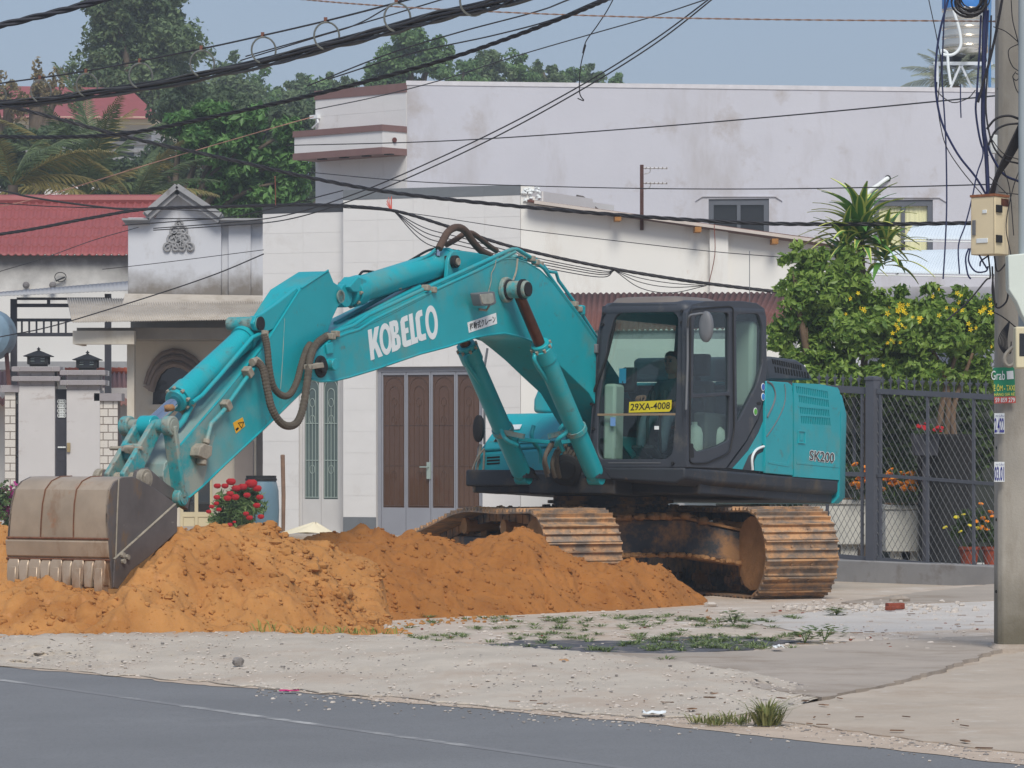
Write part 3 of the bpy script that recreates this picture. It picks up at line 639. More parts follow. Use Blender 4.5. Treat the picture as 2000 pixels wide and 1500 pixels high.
for nm, q in (('door_window', w_up), ('door_window', w_lo), ('quarter_window', w_q)):
    mb = MB(); mb.prism(eyp(q, YL-.02), (0, -.006, 0)); mb.build(nm, m_glass, cab, smooth=0)
fr_out = [(1150, 913), (1152, 850), (1160, 720), (1167, 650), (1174, 618), (1182, 600), (1196, 591), (1322, 593), (1336, 600), (1341, 625), (1341, 913)]
fr_hole = rpoly([(1174, 897), (1167, 880), (1169, 790), (1188, 662), (1200, 620), (1214, 609), (1310, 607), (1324, 618), (1324, 640), (1319, 800), (1313, 885), (1301, 897)], 8)
mb = MB(); mb.plate([exp_(fr_out, XF), exp_(fr_hole, XF)], (-.06, 0, 0)); mb.build('front_frame', m_cab, cab, bevel=.008)
up = [p for p in fr_hole if p[1] < 808]; up = up + []
k0 = [i for i, p in enumerate(fr_hole) if p[1] < 808]
upg = [fr_hole[i] for i in k0]; upg = [(1169, 807)] + upg + [(1318, 807)]
log = [fr_hole[i] for i in range(len(fr_hole)) if fr_hole[i][1] > 812]
log = sorted([p for p in log], key=lambda p: math.atan2(p[1]-855, p[0]-1240)); log = log + []
log = [(1169, 812), (1318, 812)] + [(1313, 885), (1301, 896), (1176, 897), (1168, 880)]
mb = MB(); mb.prism(exp_(upg, XF-.02), (-.006, 0, 0)); mb.build('windshield', m_glass, cab, smooth=0)
mb = MB(); mb.prism(exp_(log, XF-.02), (-.006, 0, 0)); mb.build('lower_windshield', m_glass, cab, smooth=0)
mb = MB(); mb.bar(exx(1167, 810, XF-.01), exx(1320, 809, XF-.01), .02, .022); mb.build('crossbar', M('crossbar_tan', S(140, 122, 98), .6, .1), cab)
# roof
def rring(x0, x1, y0, y1, zf, zr, r):
    out = []
    for cx, cy, a0 in ((x1-r, y1-r, 0), (x0+r, y1-r, 90), (x0+r, y0+r, 180), (x1-r, y0+r, 270)):
        for k in range(6):
            a = R(a0 + 90*k/5); x = cx + r*math.cos(a); y = cy + r*math.sin(a)
            out.append(V((x, y, zf + (zr-zf)*(x1-x)/(x1-x0))))
    return out
mb = MB(); mb.loft([rring(-.25, XF+.005, .31, YL+.002, 2.83, 2.94, .09), rring(-.26, XF+.012, .30, YL+.008, 2.88, 2.975, .1), rring(-.22, XF-.03, .34, YL-.03, 2.93, 3.02, .1), rring(-.15, XF-.12, .42, YL-.10, 2.955, 3.04, .1)])
mb.build('cab_roof', m_cab, cab, smooth=60)
mb = MB(); mb.loft([rring(.55, XF-.03, .40, YL-.12, 2.93, 2.975, .08), rring(.58, XF-.07, .44, YL-.16, 2.985, 3.015, .08), rring(.62, XF-.16, .52, YL-.24, 3.0, 3.035, .06)])
mb.build('roof_hatch', M('hatch_grey_brown', S(116, 108, 102), .55, .1, 4), cab, smooth=50)
# right side and rear, both with windows
rb = [V((XF, .22, 1.28)), V((XF, .34, 2.9)), V((-.25, .34, 2.95)), V((-.25, .22, 1.28))]
rh = [V((1.38, .285, 2.0)), V((1.36, .335, 2.78)), V((-.12, .335, 2.82)), V((-.12, .285, 2.0))]
mb = MB(); mb.plate([rb, rh], (0, .03, 0)); mb.build('right_side', m_cab, cab)
mb = MB(); mb.prism(rh, (0, .006, 0)); mb.build('right_window', m_glass, cab, smooth=0)
mb = MB(); mb.plate([[V((-.25, .24, 1.28)), V((-.25, 1.29, 1.28)), V((-.25, 1.29, 2.95)), V((-.25, .34, 2.95))], [V((-.25, .42, 2.15)), V((-.25, 1.15, 2.15)), V((-.25, 1.15, 2.8)), V((-.25, .42, 2.8))]], (.04, 0, 0)); mb.build('rear_wall', m_cab, cab)
mb = MB(); mb.box((-.245, .42, 2.15), (-.238, 1.15, 2.8)); mb.build('rear_window', m_glass, cab, smooth=0)
mb = MB(); mb.box((-.2, 1.02, 1.95), (-.05, 1.26, 2.85)); mb.build('rear_lining', m_white_pl, cab, bevel=.04)
# pillar hardware: bolts, mirror, wiper, handrail
mb = MB()
for a, b in ((1333, 608), (1333, 630), (1181, 613), (1178, 634), (1157, 790), (1160, 838), (1315, 835), (1160, 905), (1315, 905)):
    c = exx(a, b, XF); mb.cyl(c, c+V((.025, 0, 0)), .016, n=8)
mb.build('bolts', m_black, cab, stuff=True)
mb = MB(); mb.bar(exx(1202, 630, XF+.03), exx(1188, 690, XF+.03), .012, .02); mb.bar(exx(1188, 690, XF+.03), exx(1160, 765, XF+.03), .02, .02); mb.build('wiper', m_black, cab)
mb = MB(); mb.tube(spline([ey(1343, 638, YL+.03), ey(1346, 618, YL+.10), ey(1358, 614, YL+.14), ey(1375, 614, YL+.2), ey(1377, 640, YL+.2)], 4), .011, 7)
mb.tube([ey(1343, 640, YL+.03), ey(1343, 700, YL+.03), ey(1340, 800, YL+.03)], .012, 7); mb.build('mirror_arm', m_greyp, cab)
mc = ey(1379, 638, YL+.22)
mb = MB(); mb.loft([[mc + V((dx, math.cos(2*math.pi*k/24)*.075*s, math.sin(2*math.pi*k/24)*.155*s)) for k in range(24)] for dx, s in ((-.045, .8), (-.02, 1), (.015, 1), (.03, .85), (.036, .4))])
mb.build('left_mirror', m_greyp, cab, smooth=50)
mb = MB(); mb.bar(exx(1163, 690, XF+.02), exx(1163, 672, XF+.02), .05, .05); mb.build('hinge_block', m_greyp, cab, bevel=.008)
mb = MB(); mb.prism(eyp(rpoly([(1344, 866), (1354, 866), (1356, 894), (1345, 894)], 3), YL+.004), (0, -.004, 0)); mb.build('door_handle', m_black, cab)
mb = MB(); mb.bar(exx(1188, 904, XF+.004), exx(1290, 904, XF+.004), .006, .008); mb.build('trim_strip', m_greyp, cab)
tl = MB(); tl.prism(exp_([(1229, 785), (1312, 781), (1311, 799), (1307, 804), (1228, 806)], XF+.004), (-.003, 0, 0)); pl = tl.build('licence_plate', m_yellow, cab, smooth=0)
text('29XA-4008', exx(1232, 788.5, XF+.006), exx(1309, 785, XF+.006), exx(1231, 802, XF+.006), m_blackp, pl, 'plate_number', bold=.012)
for q, mt in (([(1278, 832), (1287, 832), (1287, 839), (1278, 839)], m_whitep), ([(1192, 815), (1202, 815), (1202, 832), (1192, 832)], M('sticker_blue', S(110, 150, 200), .5))):
    mb = MB(); mb.prism(exp_(q, XF-.012), (-.002, 0, 0)); mb.build('window_sticker', mt, cab, smooth=0)
for (a, b), c in (((1490, 756), S(60, 100, 180)), ((1490, 775), S(40, 130, 200)), ((1475, 804), S(90, 170, 60))):
    mb = MB(); cc = ey(a, b, YL+.003); mb.cyl(cc, cc+V((0, .004, 0)), .042, n=20); s_ = mb.build('round_sticker', m_whitep, cab, smooth=0)
    mb = MB(); mb.cyl(cc+V((0, .004, 0)), cc+V((0, .007, 0)), .033, n=20); mb.build('sticker_print', M('sticker_print', c, .5, .3, 40), s_, smooth=0)
mb = MB(); mb.prism(eyp(rpoly([(1478, 786), (1486, 784), (1487, 790), (1480, 792)], 2), YL+.004), (0, -.004, 0)); mb.build('key_hole_cap', m_black, cab)
mb = MB(); mb.tube([ey(1464, 590, 1.1), ey(1464, 490, 1.1)], .004, 5); mb.build('antenna', m_greyp, cab)
# inside: seat, consoles, levers
mb = MB(); mb.box((.22, .46, 1.56), (.74, .98, 1.67)); mb.box((.15, .48, 1.34), (.6, .95, 1.56)); mb.build('seat_cushion', m_black, cab, bevel=.05, seg=3)
mb = MB(); mb.loft([[V((x+.12-.14*t, .72 + sy*w_/2, z)) for x, sy in ((.2, -1), (.2, 1), (.07, 1), (.07, -1))] for z, w_, t in ((1.66, .46, 0), (1.95, .5, .4), (2.22, .42, .8))]); mb.build('seat_back', m_black, cab, bevel=.05, seg=3)
mb = MB(); mb.box((.06, .59, 2.27), (.17, .85, 2.5)); mb.bar((.11, .72, 2.18), (.11, .72, 2.3), .12, .03); mb.build('headrest', m_black, cab, bevel=.05, seg=3)
for y in (.48, 1.14):
    mb = MB(); mb.box((.35, y-.08, 1.34), (.85, y+.08, 1.86)); mb.build('console', M('console_grey', S(92, 94, 92), .7), cab, bevel=.03)
    mb = MB(); mb.tube([(.78, y, 1.85), (.8, y, 2.0)], .018, 8); mb.tube([(.8, y, 1.98), (.8, y, 2.08)], .035, 8); mb.build('joystick', m_black, cab)
for y in (.72, .86):
    mb = MB(); mb.tube([(1.15, y, 1.34), (1.2, y, 1.75), (1.1, y, 1.98)], .016, 8); mb.tube([(1.1, y, 1.95), (1.08, y, 2.06)], .026, 8); mb.build('travel_lever', m_black, cab)
    mb = MB(); mb.cbox((1.28, y, 1.42), .3, .11, .03, Matrix.Rotation(R(-25), 3, 'Y')); mb.build('pedal', m_black, cab)
mb = MB(); mb.loft([[V((x, y, z)) for x, y in ((1.44, .34), (1.44, .48), (1.2, .46), (1.2, .36))] for z in (1.34, 1.7, 2.12)]); mb.build('air_duct', m_white_pl, cab, bevel=.03)
mb = MB(); mb.box((1.12, .42, 2.05), (1.2, .56, 2.3)); mb.build('monitor', m_black, cab, bevel=.02)
for x, y in ((.95, 1.16), (.55, 1.22)):
    mb = MB(); mb.lathe([(.001, 0), (.085, 0), (.09, .04), (.09, .3), (.07, .36), (.03, .39), (.03, .42), (.001, .42)], (x, y-.03, 1.335), 14); mb.build('water_can', m_white_pl, cab)

# ---- engine house, counterweight -----------------------------------
YB = 1.34
mb = MB(); mb.box((-2.04, -1.33, 1.285), (-.27, 1.29, 2.2)); mb.build('engine_house', m_void, EX)
mb = MB(); mb.box((-2.03, -1.31, 2.2), (-.3, 1.27, 2.235)); mb.build('top_deck', m_teal, EX, bevel=.01)
def slot_rows():
    hs = []
    for (x0, y0, x1, y1, h, n) in ((1555, 754, 1614, 764, 14, 17), (1560, 772, 1616, 781, 14, 17), (1562, 795, 1617, 800, 13, 17), (1564, 812, 1619, 816, 15, 17)):
        for k in range(n):
            t = k/(n-1); x = x0+(x1-x0)*t; y = y0+(y1-y0)*t
            hs.append([(x, y), (x+2.1, y+.3), (x+3.2, y+h), (x+1.1, y+h-.3)])
    return hs
d1 = [(1497, 744), (1540, 747), (1547, 752), (1549, 780), (1549, 929), (1495, 924), (1495, 800)]
d2 = [(1551, 748), (1600, 750), (1636, 757), (1640, 764), (1644, 800), (1644, 938), (1551, 931)]
mb = MB(); mb.prism(eyp(d1, YB), (0, -.035, 0)); mb.build('side_panel', m_teal, EX, bevel=.008)
mb = MB(); mb.plate([eyp(d2, YB)] + [eyp(h, YB) for h in slot_rows()], (0, -.02, 0)); door = mb.build('engine_door', m_teal, EX, smooth=20)
text('SK200', ey(1581, 878, YB+.003), ey(1631, 884, YB+.003), ey(1580, 900, YB+.003), m_whitep, door, 'model_lettering', bold=.055)
text('SK200', ey(1582, 879.3, YB+.006), ey(1630, 885, YB+.006), ey(1581, 898.8, YB+.006), M('lettering_dark', S(70, 66, 66), .5), door, 'model_lettering', bold=.012)
mb = MB(); mb.tube(eyp([(1559, 842), (1572, 843), (1572, 866), (1559, 865)], YB+.004), .008, 6, closed=True); mb.prism(eyp([(1563, 848), (1569, 848), (1569, 860), (1563, 860)], YB+.006), (0, -.006, 0)); mb.build('door_latch', m_teal, door)
mb = MB(); mb.prism(eyp([(1556, 901), (1620, 909), (1626, 906), (1640, 880), (1640, 914), (1556, 906)], YB+.004), (0, -.004, 0)); mb.build('door_rib', m_teal, door, bevel=.003)
mb = MB(); mb.prism(eyp([(1501, 900), (1538, 905), (1545, 886), (1545, 908), (1540, 912), (1501, 905)], YB+.004), (0, -.004, 0)); mb.build('panel_rib', m_teal, EX, bevel=.003)
mb = MB(); mb.tube(spline(eyp([(1497, 853), (1515, 826), (1530, 795), (1534, 770), (1532, 750)], YB+.001), 5), .007, 6); mb.build('decal_stripe', m_greyp, EX)
mb = MB(); mb.tube(spline(eyp([(1498, 815), (1510, 790), (1514, 770), (1508, 752), (1498, 745)], YB+.001), 5), .012, 6); mb.build('decal_stripe', m_greyp, EX)
# dark panel between cab and side panel with the swoosh decal
mb = MB(); mb.prism(eyp([(1422, 914), (1458, 864), (1482, 820), (1496, 770), (1496, 922)], YL-.015), (0, -.03, 0)); mb.build('cab_rear_panel', m_cab, EX)
mb = MB(); mb.prism(eyp([(1431, 915), (1462, 880), (1482, 845), (1495, 812), (1495, 862), (1484, 872), (1462, 890), (1450, 917)], YL-.01), (0, -.004, 0)); mb.build('decal_swoosh', m_teal, EX, smooth=0)
mb = MB(); mb.tube(spline(eyp([(1470, 918), (1469, 895), (1476, 880), (1488, 873), (1495, 872)], YL-.004), 4), .014, 6); mb.build('decal_ring', m_whitep, EX)
mb = MB(); mb.prism(eyp([(1474, 919), (1474, 900), (1480, 888), (1495, 880), (1495, 921)], YL-.006), (0, -.004, 0)); mb.build('decal_disc', m_teal, EX, smooth=0)
# raised engine hood with louvres
hd = [(1500, 744), (1499, 700), (1506, 696), (1556, 702), (1572, 712), (1590, 742)]
mb = MB(); hp = eyp(hd, 1.12); mb.prism(hp, (0, -1.6, 0)); hood = mb.build('engine_hood', m_cab, EX, bevel=.03, seg=3)
mb = MB()
for row, (a, b, h) in enumerate((((1508, 701), (1562, 713), 10), ((1513, 716), (1576, 727), 12))):
    for k in range(13):
        t = k/12; x = a[0]+(b[0]-a[0])*t; y = a[1]+(b[1]-a[1])*t
        mb.prism(eyp([(x, y), (x+2.6, y+.4), (x+4.2, y+h), (x+1.6, y+h-.4)], 1.123), (0, -.01, 0))
mb.build('hood_louvre', m_void, hood, stuff=True, smooth=0)
cwp = []
for x, y in ((-2.06, 1.345), (-2.2, 1.335), (-2.34, 1.28), (-2.5, 1.12), (-2.62, .85), (-2.7, .45), (-2.72, 0)): cwp.append((x, y))
cwp = cwp + [(x, -y) for x, y in cwp[::-1][1:]]
mb = MB(); mb.loft([[V((x*k-(1-k)*1.1*2*0, y*k, z)) for x, y in cwp] for z, k in ((1.03, .97), (1.10, 1.0), (2.0, 1.0), (2.2, .975), (2.27, .93))])
mb.build('counterweight', M('teal_counterweight', S(24, 152, 162), .45, .08, 2, dirt=S(150, 124, 84), amt=.30, dscale=4, dirt2=S(60, 60, 54), amt2=.16, dscale2=10), EX, smooth=45)

# ---- right hand boxes ----------------------------------------------
XR = 1.2
def rx(px, py, x=XR): return exx(px, py, x)
lo = [rx(924, 930), rx(930, 884), rx(1110, 872), rx(1110, 935)]
mb = MB(); mb.prism(rpolys if False else lo, (-.8, 0, 0)); toolbox = mb.build('tool_box', m_teal, EX, bevel=.03, seg=3)
for k in range(3):
    mb = MB(); c = rx(951, 894+6*k, XR+.002); d = rx(976, 892.5+6*k, XR+.002); mb.bar(c, d, .012, .016); mb.build('vent_slot', m_void, toolbox, bevel=.004)
a0, a1 = rx(936, 879), rx(1110, 868); b0 = exx(986, 808, .75); b1 = exx(1112, 806, .75)
mb = MB(); mb.loft([[a0, a1, a1+V((-.1, 0, -.05)), a0+V((-.1, 0, -.05))], [b0, b1, b1+V((-.1, 0, -.1)), b0+V((-.1, 0, -.1))]]); mb.loft([[b0, b1, b1+V((0, 0, -.3)), b0+V((0, 0, -.3))], [b0+V((-.6, 0, 0)), b1+V((-.6, 0, 0)), b1+V((-.6, 0, -.3)), b0+V((-.6, 0, -.3))]])
cover = mb.build('tool_box_cover', m_teal, EX, bevel=.025, seg=3)
def lerpq(u, v, h=.006):
    p = (a0*(1-u)+a1*u)*(1-v) + (b0*(1-u)+b1*u)*v; n_ = (a1-a0).cross(b0-a0).normalized(); n_ = n_ if n_.x > 0 else -n_
    return p + n_*h
mb = MB(); mb.prism([lerpq(.1, .52), lerpq(.36, .52), lerpq(.36, .66), lerpq(.1, .66)], lerpq(0, 0, .004)-lerpq(0, 0, 0)); mb.build('pale_sticker', m_whitep, cover, smooth=0)
mb = MB(); mb.prism([lerpq(.11, .2), lerpq(.26, .2), lerpq(.26, .42), lerpq(.11, .42)], lerpq(0, 0, .003)-lerpq(0, 0, 0)); mb.build('latch', m_tealdusty, cover, smooth=0)
mb = MB(); mb.prism([lerpq(.12, .2, .01), lerpq(.25, .2, .01), lerpq(.25, .27, .01), lerpq(.12, .27, .01)], lerpq(0, 0, .003)-lerpq(0, 0, 0)); mb.build('latch_slot', m_void, cover, smooth=0)
mb = MB(); mb.prism([lerpq(.42, .1), lerpq(.98, .1), lerpq(.98, .86), lerpq(.62, .86)], lerpq(0, 0, .012)-lerpq(0, 0, 0)); mb.build('lid_step', m_teal, cover, bevel=.006)
hood2 = [(1040, 806), (1041, 780), (1050, 758), (1062, 748), (1080, 745), (1112, 760), (1112, 812)]
mb = MB(); mb.prism(exp_(hood2, .1), (-1.4, 0, 0)); mb.build('fuel_tank', m_teal, EX, bevel=.04, seg=3)
mb = MB(); mb.tube(spline([rx(937, 905), rx(934, 880), rx(939, 868)], 4), .012, 7); mb.tube([rx(946, 868), rx(946, 720), rx(952, 680)], .013, 7); mb.build('mirror_post', m_greyp, EX)
mc = rx(935, 837, XR+.05); mb = MB(); mb.loft([[mc + V((dx, math.cos(2*math.pi*k/24)*.06*s, math.sin(2*math.pi*k/24)*.14*s)) for k in range(24)] for dx, s in ((-.04, .8), (-.02, 1), (.02, 1), (.035, .7))]); mb.build('right_mirror', m_black, EX, smooth=50)
mb = MB(); mb.tube(spline([rx(946, 876, XR+.04), rx(932, 895, XR+.06), rx(922, 925, XR+.06), rx(935, 934, XR+.06), rx(943, 925, XR+.06), rx(946, 880, XR+.04)], 5), .011, 7); mb.tube([rx(939, 868), rx(926, 960)], .016, 7); mb.build('handrail', m_cast, EX)
mb = MB(); mb.prism([rx(922, 937), rx(1160, 937), rx(1160, 964), rx(922, 962)], (-.5, 0, 0)); mb.build('front_step_frame', m_skirt, EX, bevel=.015)
mb = MB(); mb.prism([rx(958, 934, XR+.05), rx(1010, 932, XR+.05), rx(1010, 942, XR+.05), rx(958, 943, XR+.05)], (-.2, 0, 0)); mb.build('step', m_skirt, EX, bevel=.008)

# ---- boom ----------------------------------------------------------
BH = .28
boom_px = [(603, 726), (606, 706), (618, 686), (640, 668), (700, 643), (760, 614), (820, 584), (874, 554), (928, 529), (969, 508), (1000, 505), (1027, 512), (1054, 528), (1081, 554), (1108, 590), (1135, 626), (1165, 669)]
bot_px = [(1150, 768), (1115, 735), (1081, 702), (1055, 680), (1036, 665), (1010, 656), (985, 651), (955, 654), (928, 659), (874, 677), (820, 691), (776, 706), (733, 721), (680, 737), (650, 744), (625, 745), (608, 740)]
bl = eyp(boom_px, BH) + [V((x, BH, z)) for x, z in ((.9, 2.15), (.42, 1.72), (.22, 1.55), (.2, 1.38), (.35, 1.28), (.55, 1.34), (1.1, 1.62))] + eyp(bot_px, BH)
mb = MB(); mb.prism(bl, (0, -2*BH, 0)); boom = mb.build('boom', m_teal, EX, bevel=.008)
mb = MB(); mb.tube(eyp(bot_px[3:], BH-.0), .012, 6); mb.tube(eyp(boom_px[3:], BH-.005), .010, 6); mb.build('weld_lip', m_teal, boom)
for y in (.17, -.17):                                         # ears for the arm cylinder
    mb = MB(); mb.prism(eyp(rpoly([(872, 556), (876, 506), (884, 490), (900, 490), (946, 497), (975, 506), (930, 530)], 6), y), (0, -.04 if y > 0 else .04, 0)); mb.build('cylinder_ear', m_teal, boom, bevel=.006)
pe = ey(890, 511, .2)
mb = MB(); mb.cyl(pe+V((0, .02, 0)), V((pe.x, -.22, pe.z)), .06, n=18); mb.build('pin', m_black, boom, bevel=.006)
mb = MB(); mb.cyl(pe+V((0, .021, 0)), pe+V((0, .035, 0)), .035, n=14); mb.build('pin', m_cast, boom)
# boss of the boom cylinder pin
pb = ey(985, 566, BH)
mb = MB(); mb.cyl(V((pb.x, BH, pb.z)), V((pb.x, BH+.05, pb.z)), .125, n=24); mb.cyl(V((pb.x, BH+.05, pb.z)), V((pb.x, BH+.26, pb.z)), .085, n=20); mb.build('pin_boss', m_tealworn, boom, bevel=.01)
mb = MB(); mb.cyl(V((pb.x, -BH-.26, pb.z)), V((pb.x, -BH, pb.z)), .085, n=20); mb.build('pin_boss', m_tealworn, boom, bevel=.01)
mb = MB()
for d in (.03, .19): mb.lathe([(.088, 0), (.1, .005), (.1, .035), (.088, .04)], (pb.x, BH+d, pb.z), 22, axis=(0, 1, 0))
mb.cyl(V((pb.x, BH+.26, pb.z)), V((pb.x, BH+.275, pb.z)), .07, n=18); mb.build('grease_ring', m_black, boom)
lp = eyp(rpoly([(935, 572), (966, 569), (970, 592), (961, 597), (941, 597)], 3), BH+.16)
mb = MB(); mb.prism(lp, (0, -.1, 0)); lampo = mb.build('work_lamp', m_greyp, boom, bevel=.01)
mb = MB(); mb.prism(eyp(rpoly([(938, 575), (963, 572), (966, 590), (959, 594), (943, 594)], 3), BH+.166), (0, -.01, 0)); mb.build('lamp_lens', m_lens, lampo, bevel=.004)
mb = MB(); mb.tube([ey(955, 598, BH+.1), ey(950, 606, BH+.05), ey(936, 604, BH+.01)], .012, 6); mb.tube(spline(eyp([(954, 570), (959, 550), (960, 534), (966, 522), (969, 508)], BH+.01), 4), .004, 5); mb.tube(spline(eyp([(1002, 548), (1008, 530), (1011, 505)], BH+.03), 4), .01, 6); mb.build('lamp_cable', m_cast, boom)
# white lettering on the side plate
def logo(u, v, y=BH+.003):
    a, b, c = V((724.5, 704)), V((856.5, 653.5)), V((718.5, 645))
    p = a + (b-a)*u + (c-a)*v; return ey(p.x, p.y, y)
def ell(cx, cy, rx_, ry, n=26): return [(cx + rx_*math.cos(2*math.pi*k/n), cy + ry*math.sin(2*math.pi*k/n)) for k in range(n)]
G_ = {'k': [[(0, 0), (0, 1), (.055, 1), (.055, .60), (.10, 1), (.165, 1), (.108, .55), (.178, 0), (.112, 0), (.072, .36), (.055, .27), (.055, 0)]],
      'o1': [ell(.243, .5, .088, .52), ell(.243, .5, .044, .33)[::-1]],
      'b': [[(.315, 0), (.315, 1), (.385, 1), (.425, .96), (.44, .86), (.44, .66), (.425, .56), (.40, .525), (.432, .49), (.45, .38), (.45, .16), (.432, .05), (.39, 0)], [(.372, .82), (.372, .60), (.39, .62), (.39, .80)], [(.372, .42), (.372, .17), (.396, .19), (.396, .40)]],
      'e': [[(.475, .12), (.475, .86), (.50, .98), (.54, 1.0), (.585, 1.0), (.585, .82), (.535, .82), (.535, .60), (.578, .60), (.578, .43), (.535, .43), (.535, .19), (.60, .19), (.60, 0), (.52, 0), (.49, .03)]],
      'l': [[(.605, .0), (.605, 1.0), (.66, 1.0), (.66, .19), (.70, .19), (.70, .0)]],
      'c': [[(.695, .2), (.695, .80), (.715, .95), (.75, 1.0), (.80, 1.0), (.80, .80), (.765, .80), (.755, .74), (.755, .26), (.765, .20), (.82, .20), (.82, 0), (.75, 0), (.715, .05)]],
      'o2': [ell(.92, .47, .088, .56), ell(.92, .47, .044, .36)[::-1]]}
mb = MB()
for g in G_.values(): mb.plate([[logo(u, v) for u, v in l] for l in g], (0, -.002, 0))
mb.build('maker_lettering', m_whitep, boom, smooth=0)
mb = MB(); mb.prism(eyp([(913, 630), (969, 611), (971, 632), (916, 650)], BH+.003), (0, -.002, 0)); st = mb.build('white_sticker', m_whitep, boom, smooth=0)
text('移動式クレーン', ey(917, 632, BH+.006), ey(967, 615, BH+.006), ey(918.5, 646.5, BH+.006), m_blackp, st, 'sticker_text', bold=.01)
# tip: pin housing, brackets
mb = MB(); tip = ey(629, 716, BH+.02); mb.cyl(tip, V((tip.x, -BH-.02, tip.z)), .10, n=24); mb.cyl(tip+V((0, .03, 0)), tip, .06, n=18); mb.build('tip_pin', m_black, boom, bevel=.01)
mb = MB(); mb.prism(eyp([(606, 712), (632, 708), (634, 718), (606, 722)], BH+.09), (0, -.07, 0)); mb.build('tip_bracket', m_cast, boom, bevel=.006)
mb = MB(); c = ey(641, 712, BH); mb.cyl(c, c+V((0, .08, 0)), .055, n=18); mb.prism(eyp([(637, 672), (651, 668), (652, 690), (640, 692)], BH+.02), (0, -.02, 0)); mb.build('tip_bracket', m_teal, boom, bevel=.006)
# pipes running along the boom
def pipe(parent, name, pts, y, r, mat, n=7, sp=0):
    p = eyp(pts, y) if not isinstance(pts[0], V) else pts
    if sp: p = spline(p, sp)
    m_ = MB(); m_.tube(p, r, n); return m_.build(name, mat, parent, smooth=60)
pipe(boom, 'oil_pipe', [(648, 656), (664, 645), (690, 636), (718, 616), (838, 560), (985, 493), (1000, 487), (1010, 487), (1040, 505)], BH-.02, .020, m_teal)
pipe(boom, 'oil_pipe', [(655, 660), (672, 652), (700, 644), (730, 624), (845, 568), (940, 525), (996, 497), (1006, 492)], BH-.01, .018, m_teal)
pipe(boom, 'oil_pipe', [(1040, 503), (1058, 515), (1070, 530), (1100, 552), (1086, 533), (1090, 548), (1128, 600), (1152, 640), (1168, 665)][:3] + [(1086, 532), (1091, 548), (1126, 596), (1168, 664)], BH-.05, .018, m_teal)
pipe(boom, 'oil_pipe', [(1040, 508), (1062, 524), (1112, 592), (1140, 630), (1166, 668)], BH-.01, .018, m_teal)
pipe(boom, 'oil_pipe', [(655, 632), (690, 612), (760, 572), (800, 552)], -.1, .024, m_teal)
pipe(boom, 'oil_pipe', [(650, 650), (700, 622), (770, 585), (820, 560)], .08, .024, m_teal)
mb = MB()
for a, b, y in ((647, 657, BH), (655, 652, BH), (832, 562, BH), (845, 566, BH), (776, 560, .06), (1038, 505, BH-.02), (1046, 512, BH-.02), (1054, 516, BH-.04), (1122, 594, BH-.02), (1130, 604, BH-.02), (1020, 500, .15)):
    mb = MB(); c = ey(a, b, y); mb.cbox(c, .06, .07, .055); mb.build('pipe_clamp', m_cast, boom, bevel=.008)
mb = MB(); c = ey(1134, 606, BH-.03); mb.cbox(c, .09, .07, .1); mb.build('pipe_block', m_teal, boom, bevel=.012)
mb = MB()
for k in range(7): lump(mb, ey(960 + 11*k, 500 + 2*abs(k-3), .1 + .06*(k % 3)), .04, rr)
mb.build('pipe_union', m_tealworn, boom, smooth=50)
pipe(boom, 'big_hose', [(857, 486), (864, 472), (876, 452), (892, 444), (908, 450), (922, 470), (940, 490), (958, 500)], .1, .036, m_hoseb, 10, 6)
pipe(boom, 'big_hose', [(872, 478), (890, 468), (905, 458), (920, 455), (938, 466), (955, 480), (970, 490)], .0, .027, m_hoseb, 10, 6)
# arm cylinder
def hyd(name, p0, p1, r, t0, t1, rr_, rod, mat=m_teal, parent=EX):
    p0, p1 = V(p0), V(p1); d = (p1-p0); L_ = d.length; d.normalize()
    m_ = MB(); a = p0+d*t0*L_; b = p0+d*t1*L_
    m_.cyl(a, b, r, n=24); m_.cyl(b-d*.16, b, r*1.13, n=24); m_.cyl(b, b+d*.05, r*.95, n=24); m_.cyl(a-d*.08, a, r*.75, r, n=20)
    o = m_.build(name, mat, parent, bevel=.006)
    m_ = MB(); m_.cyl(b+d*.04, p1, rr_, n=18); m_.build('rod', rod, o)
    for q, k in ((p0, r*.8), (p1, r*.85)): m_ = MB(); m_.cyl(q-V((0, .07, 0)), q+V((0, .07, 0)), k, n=20); m_.build('rod_eye', mat, o, bevel=.006)
    m_ = MB(); sd = d.cross(V((0, 1, 0))).normalized()
    for k in range(8):
        g = 2*math.pi*k/8; e = (sd*math.cos(g) + V((0, 1, 0))*math.sin(g))*r*1.02; m_.cyl(b-d*.01+e, b+d*.025+e, .016, n=6)
    m_.build('head_bolts', m_cast, o, stuff=True)
    return o
ac = hyd('arm_cylinder', ey(884, 508, 0), ey(664, 578, 0), .125, .05, .915, .06, m_chrome)
mb = MB(); mb.prism(eyp([(683, 560), (700, 540), (716, 546), (719, 560), (706, 572), (690, 570)], .12), (0, -.16, 0)); mb.build('valve_block', m_teal, ac, bevel=.01)
pipe(ac, 'cylinder_pipe', [(718, 552), (760, 532), (812, 512), (838, 498), (850, 488), (856, 486)], .05, .017, m_teal)
pipe(ac, 'cylinder_hose', [(702, 537), (710, 530), (730, 531), (750, 533), (790, 515), (830, 492), (850, 485)], -.04, .012, m_black, 7, 4)
mb = MB(); mb.tube(spline(eyp([(855, 500), (856, 490), (858, 482), (864, 476)], .08), 4), .022, 8); mb.build('hose_elbow', m_chrome, ac)
mb = MB(); mb.lathe([(.128, 0), (.138, 0), (.138, .06), (.128, .06)], ey(868, 513, 0), 24, axis=(ey(884, 508, 0)-ey(664, 578, 0))); mb.build('clamp_band', m_teal, ac)
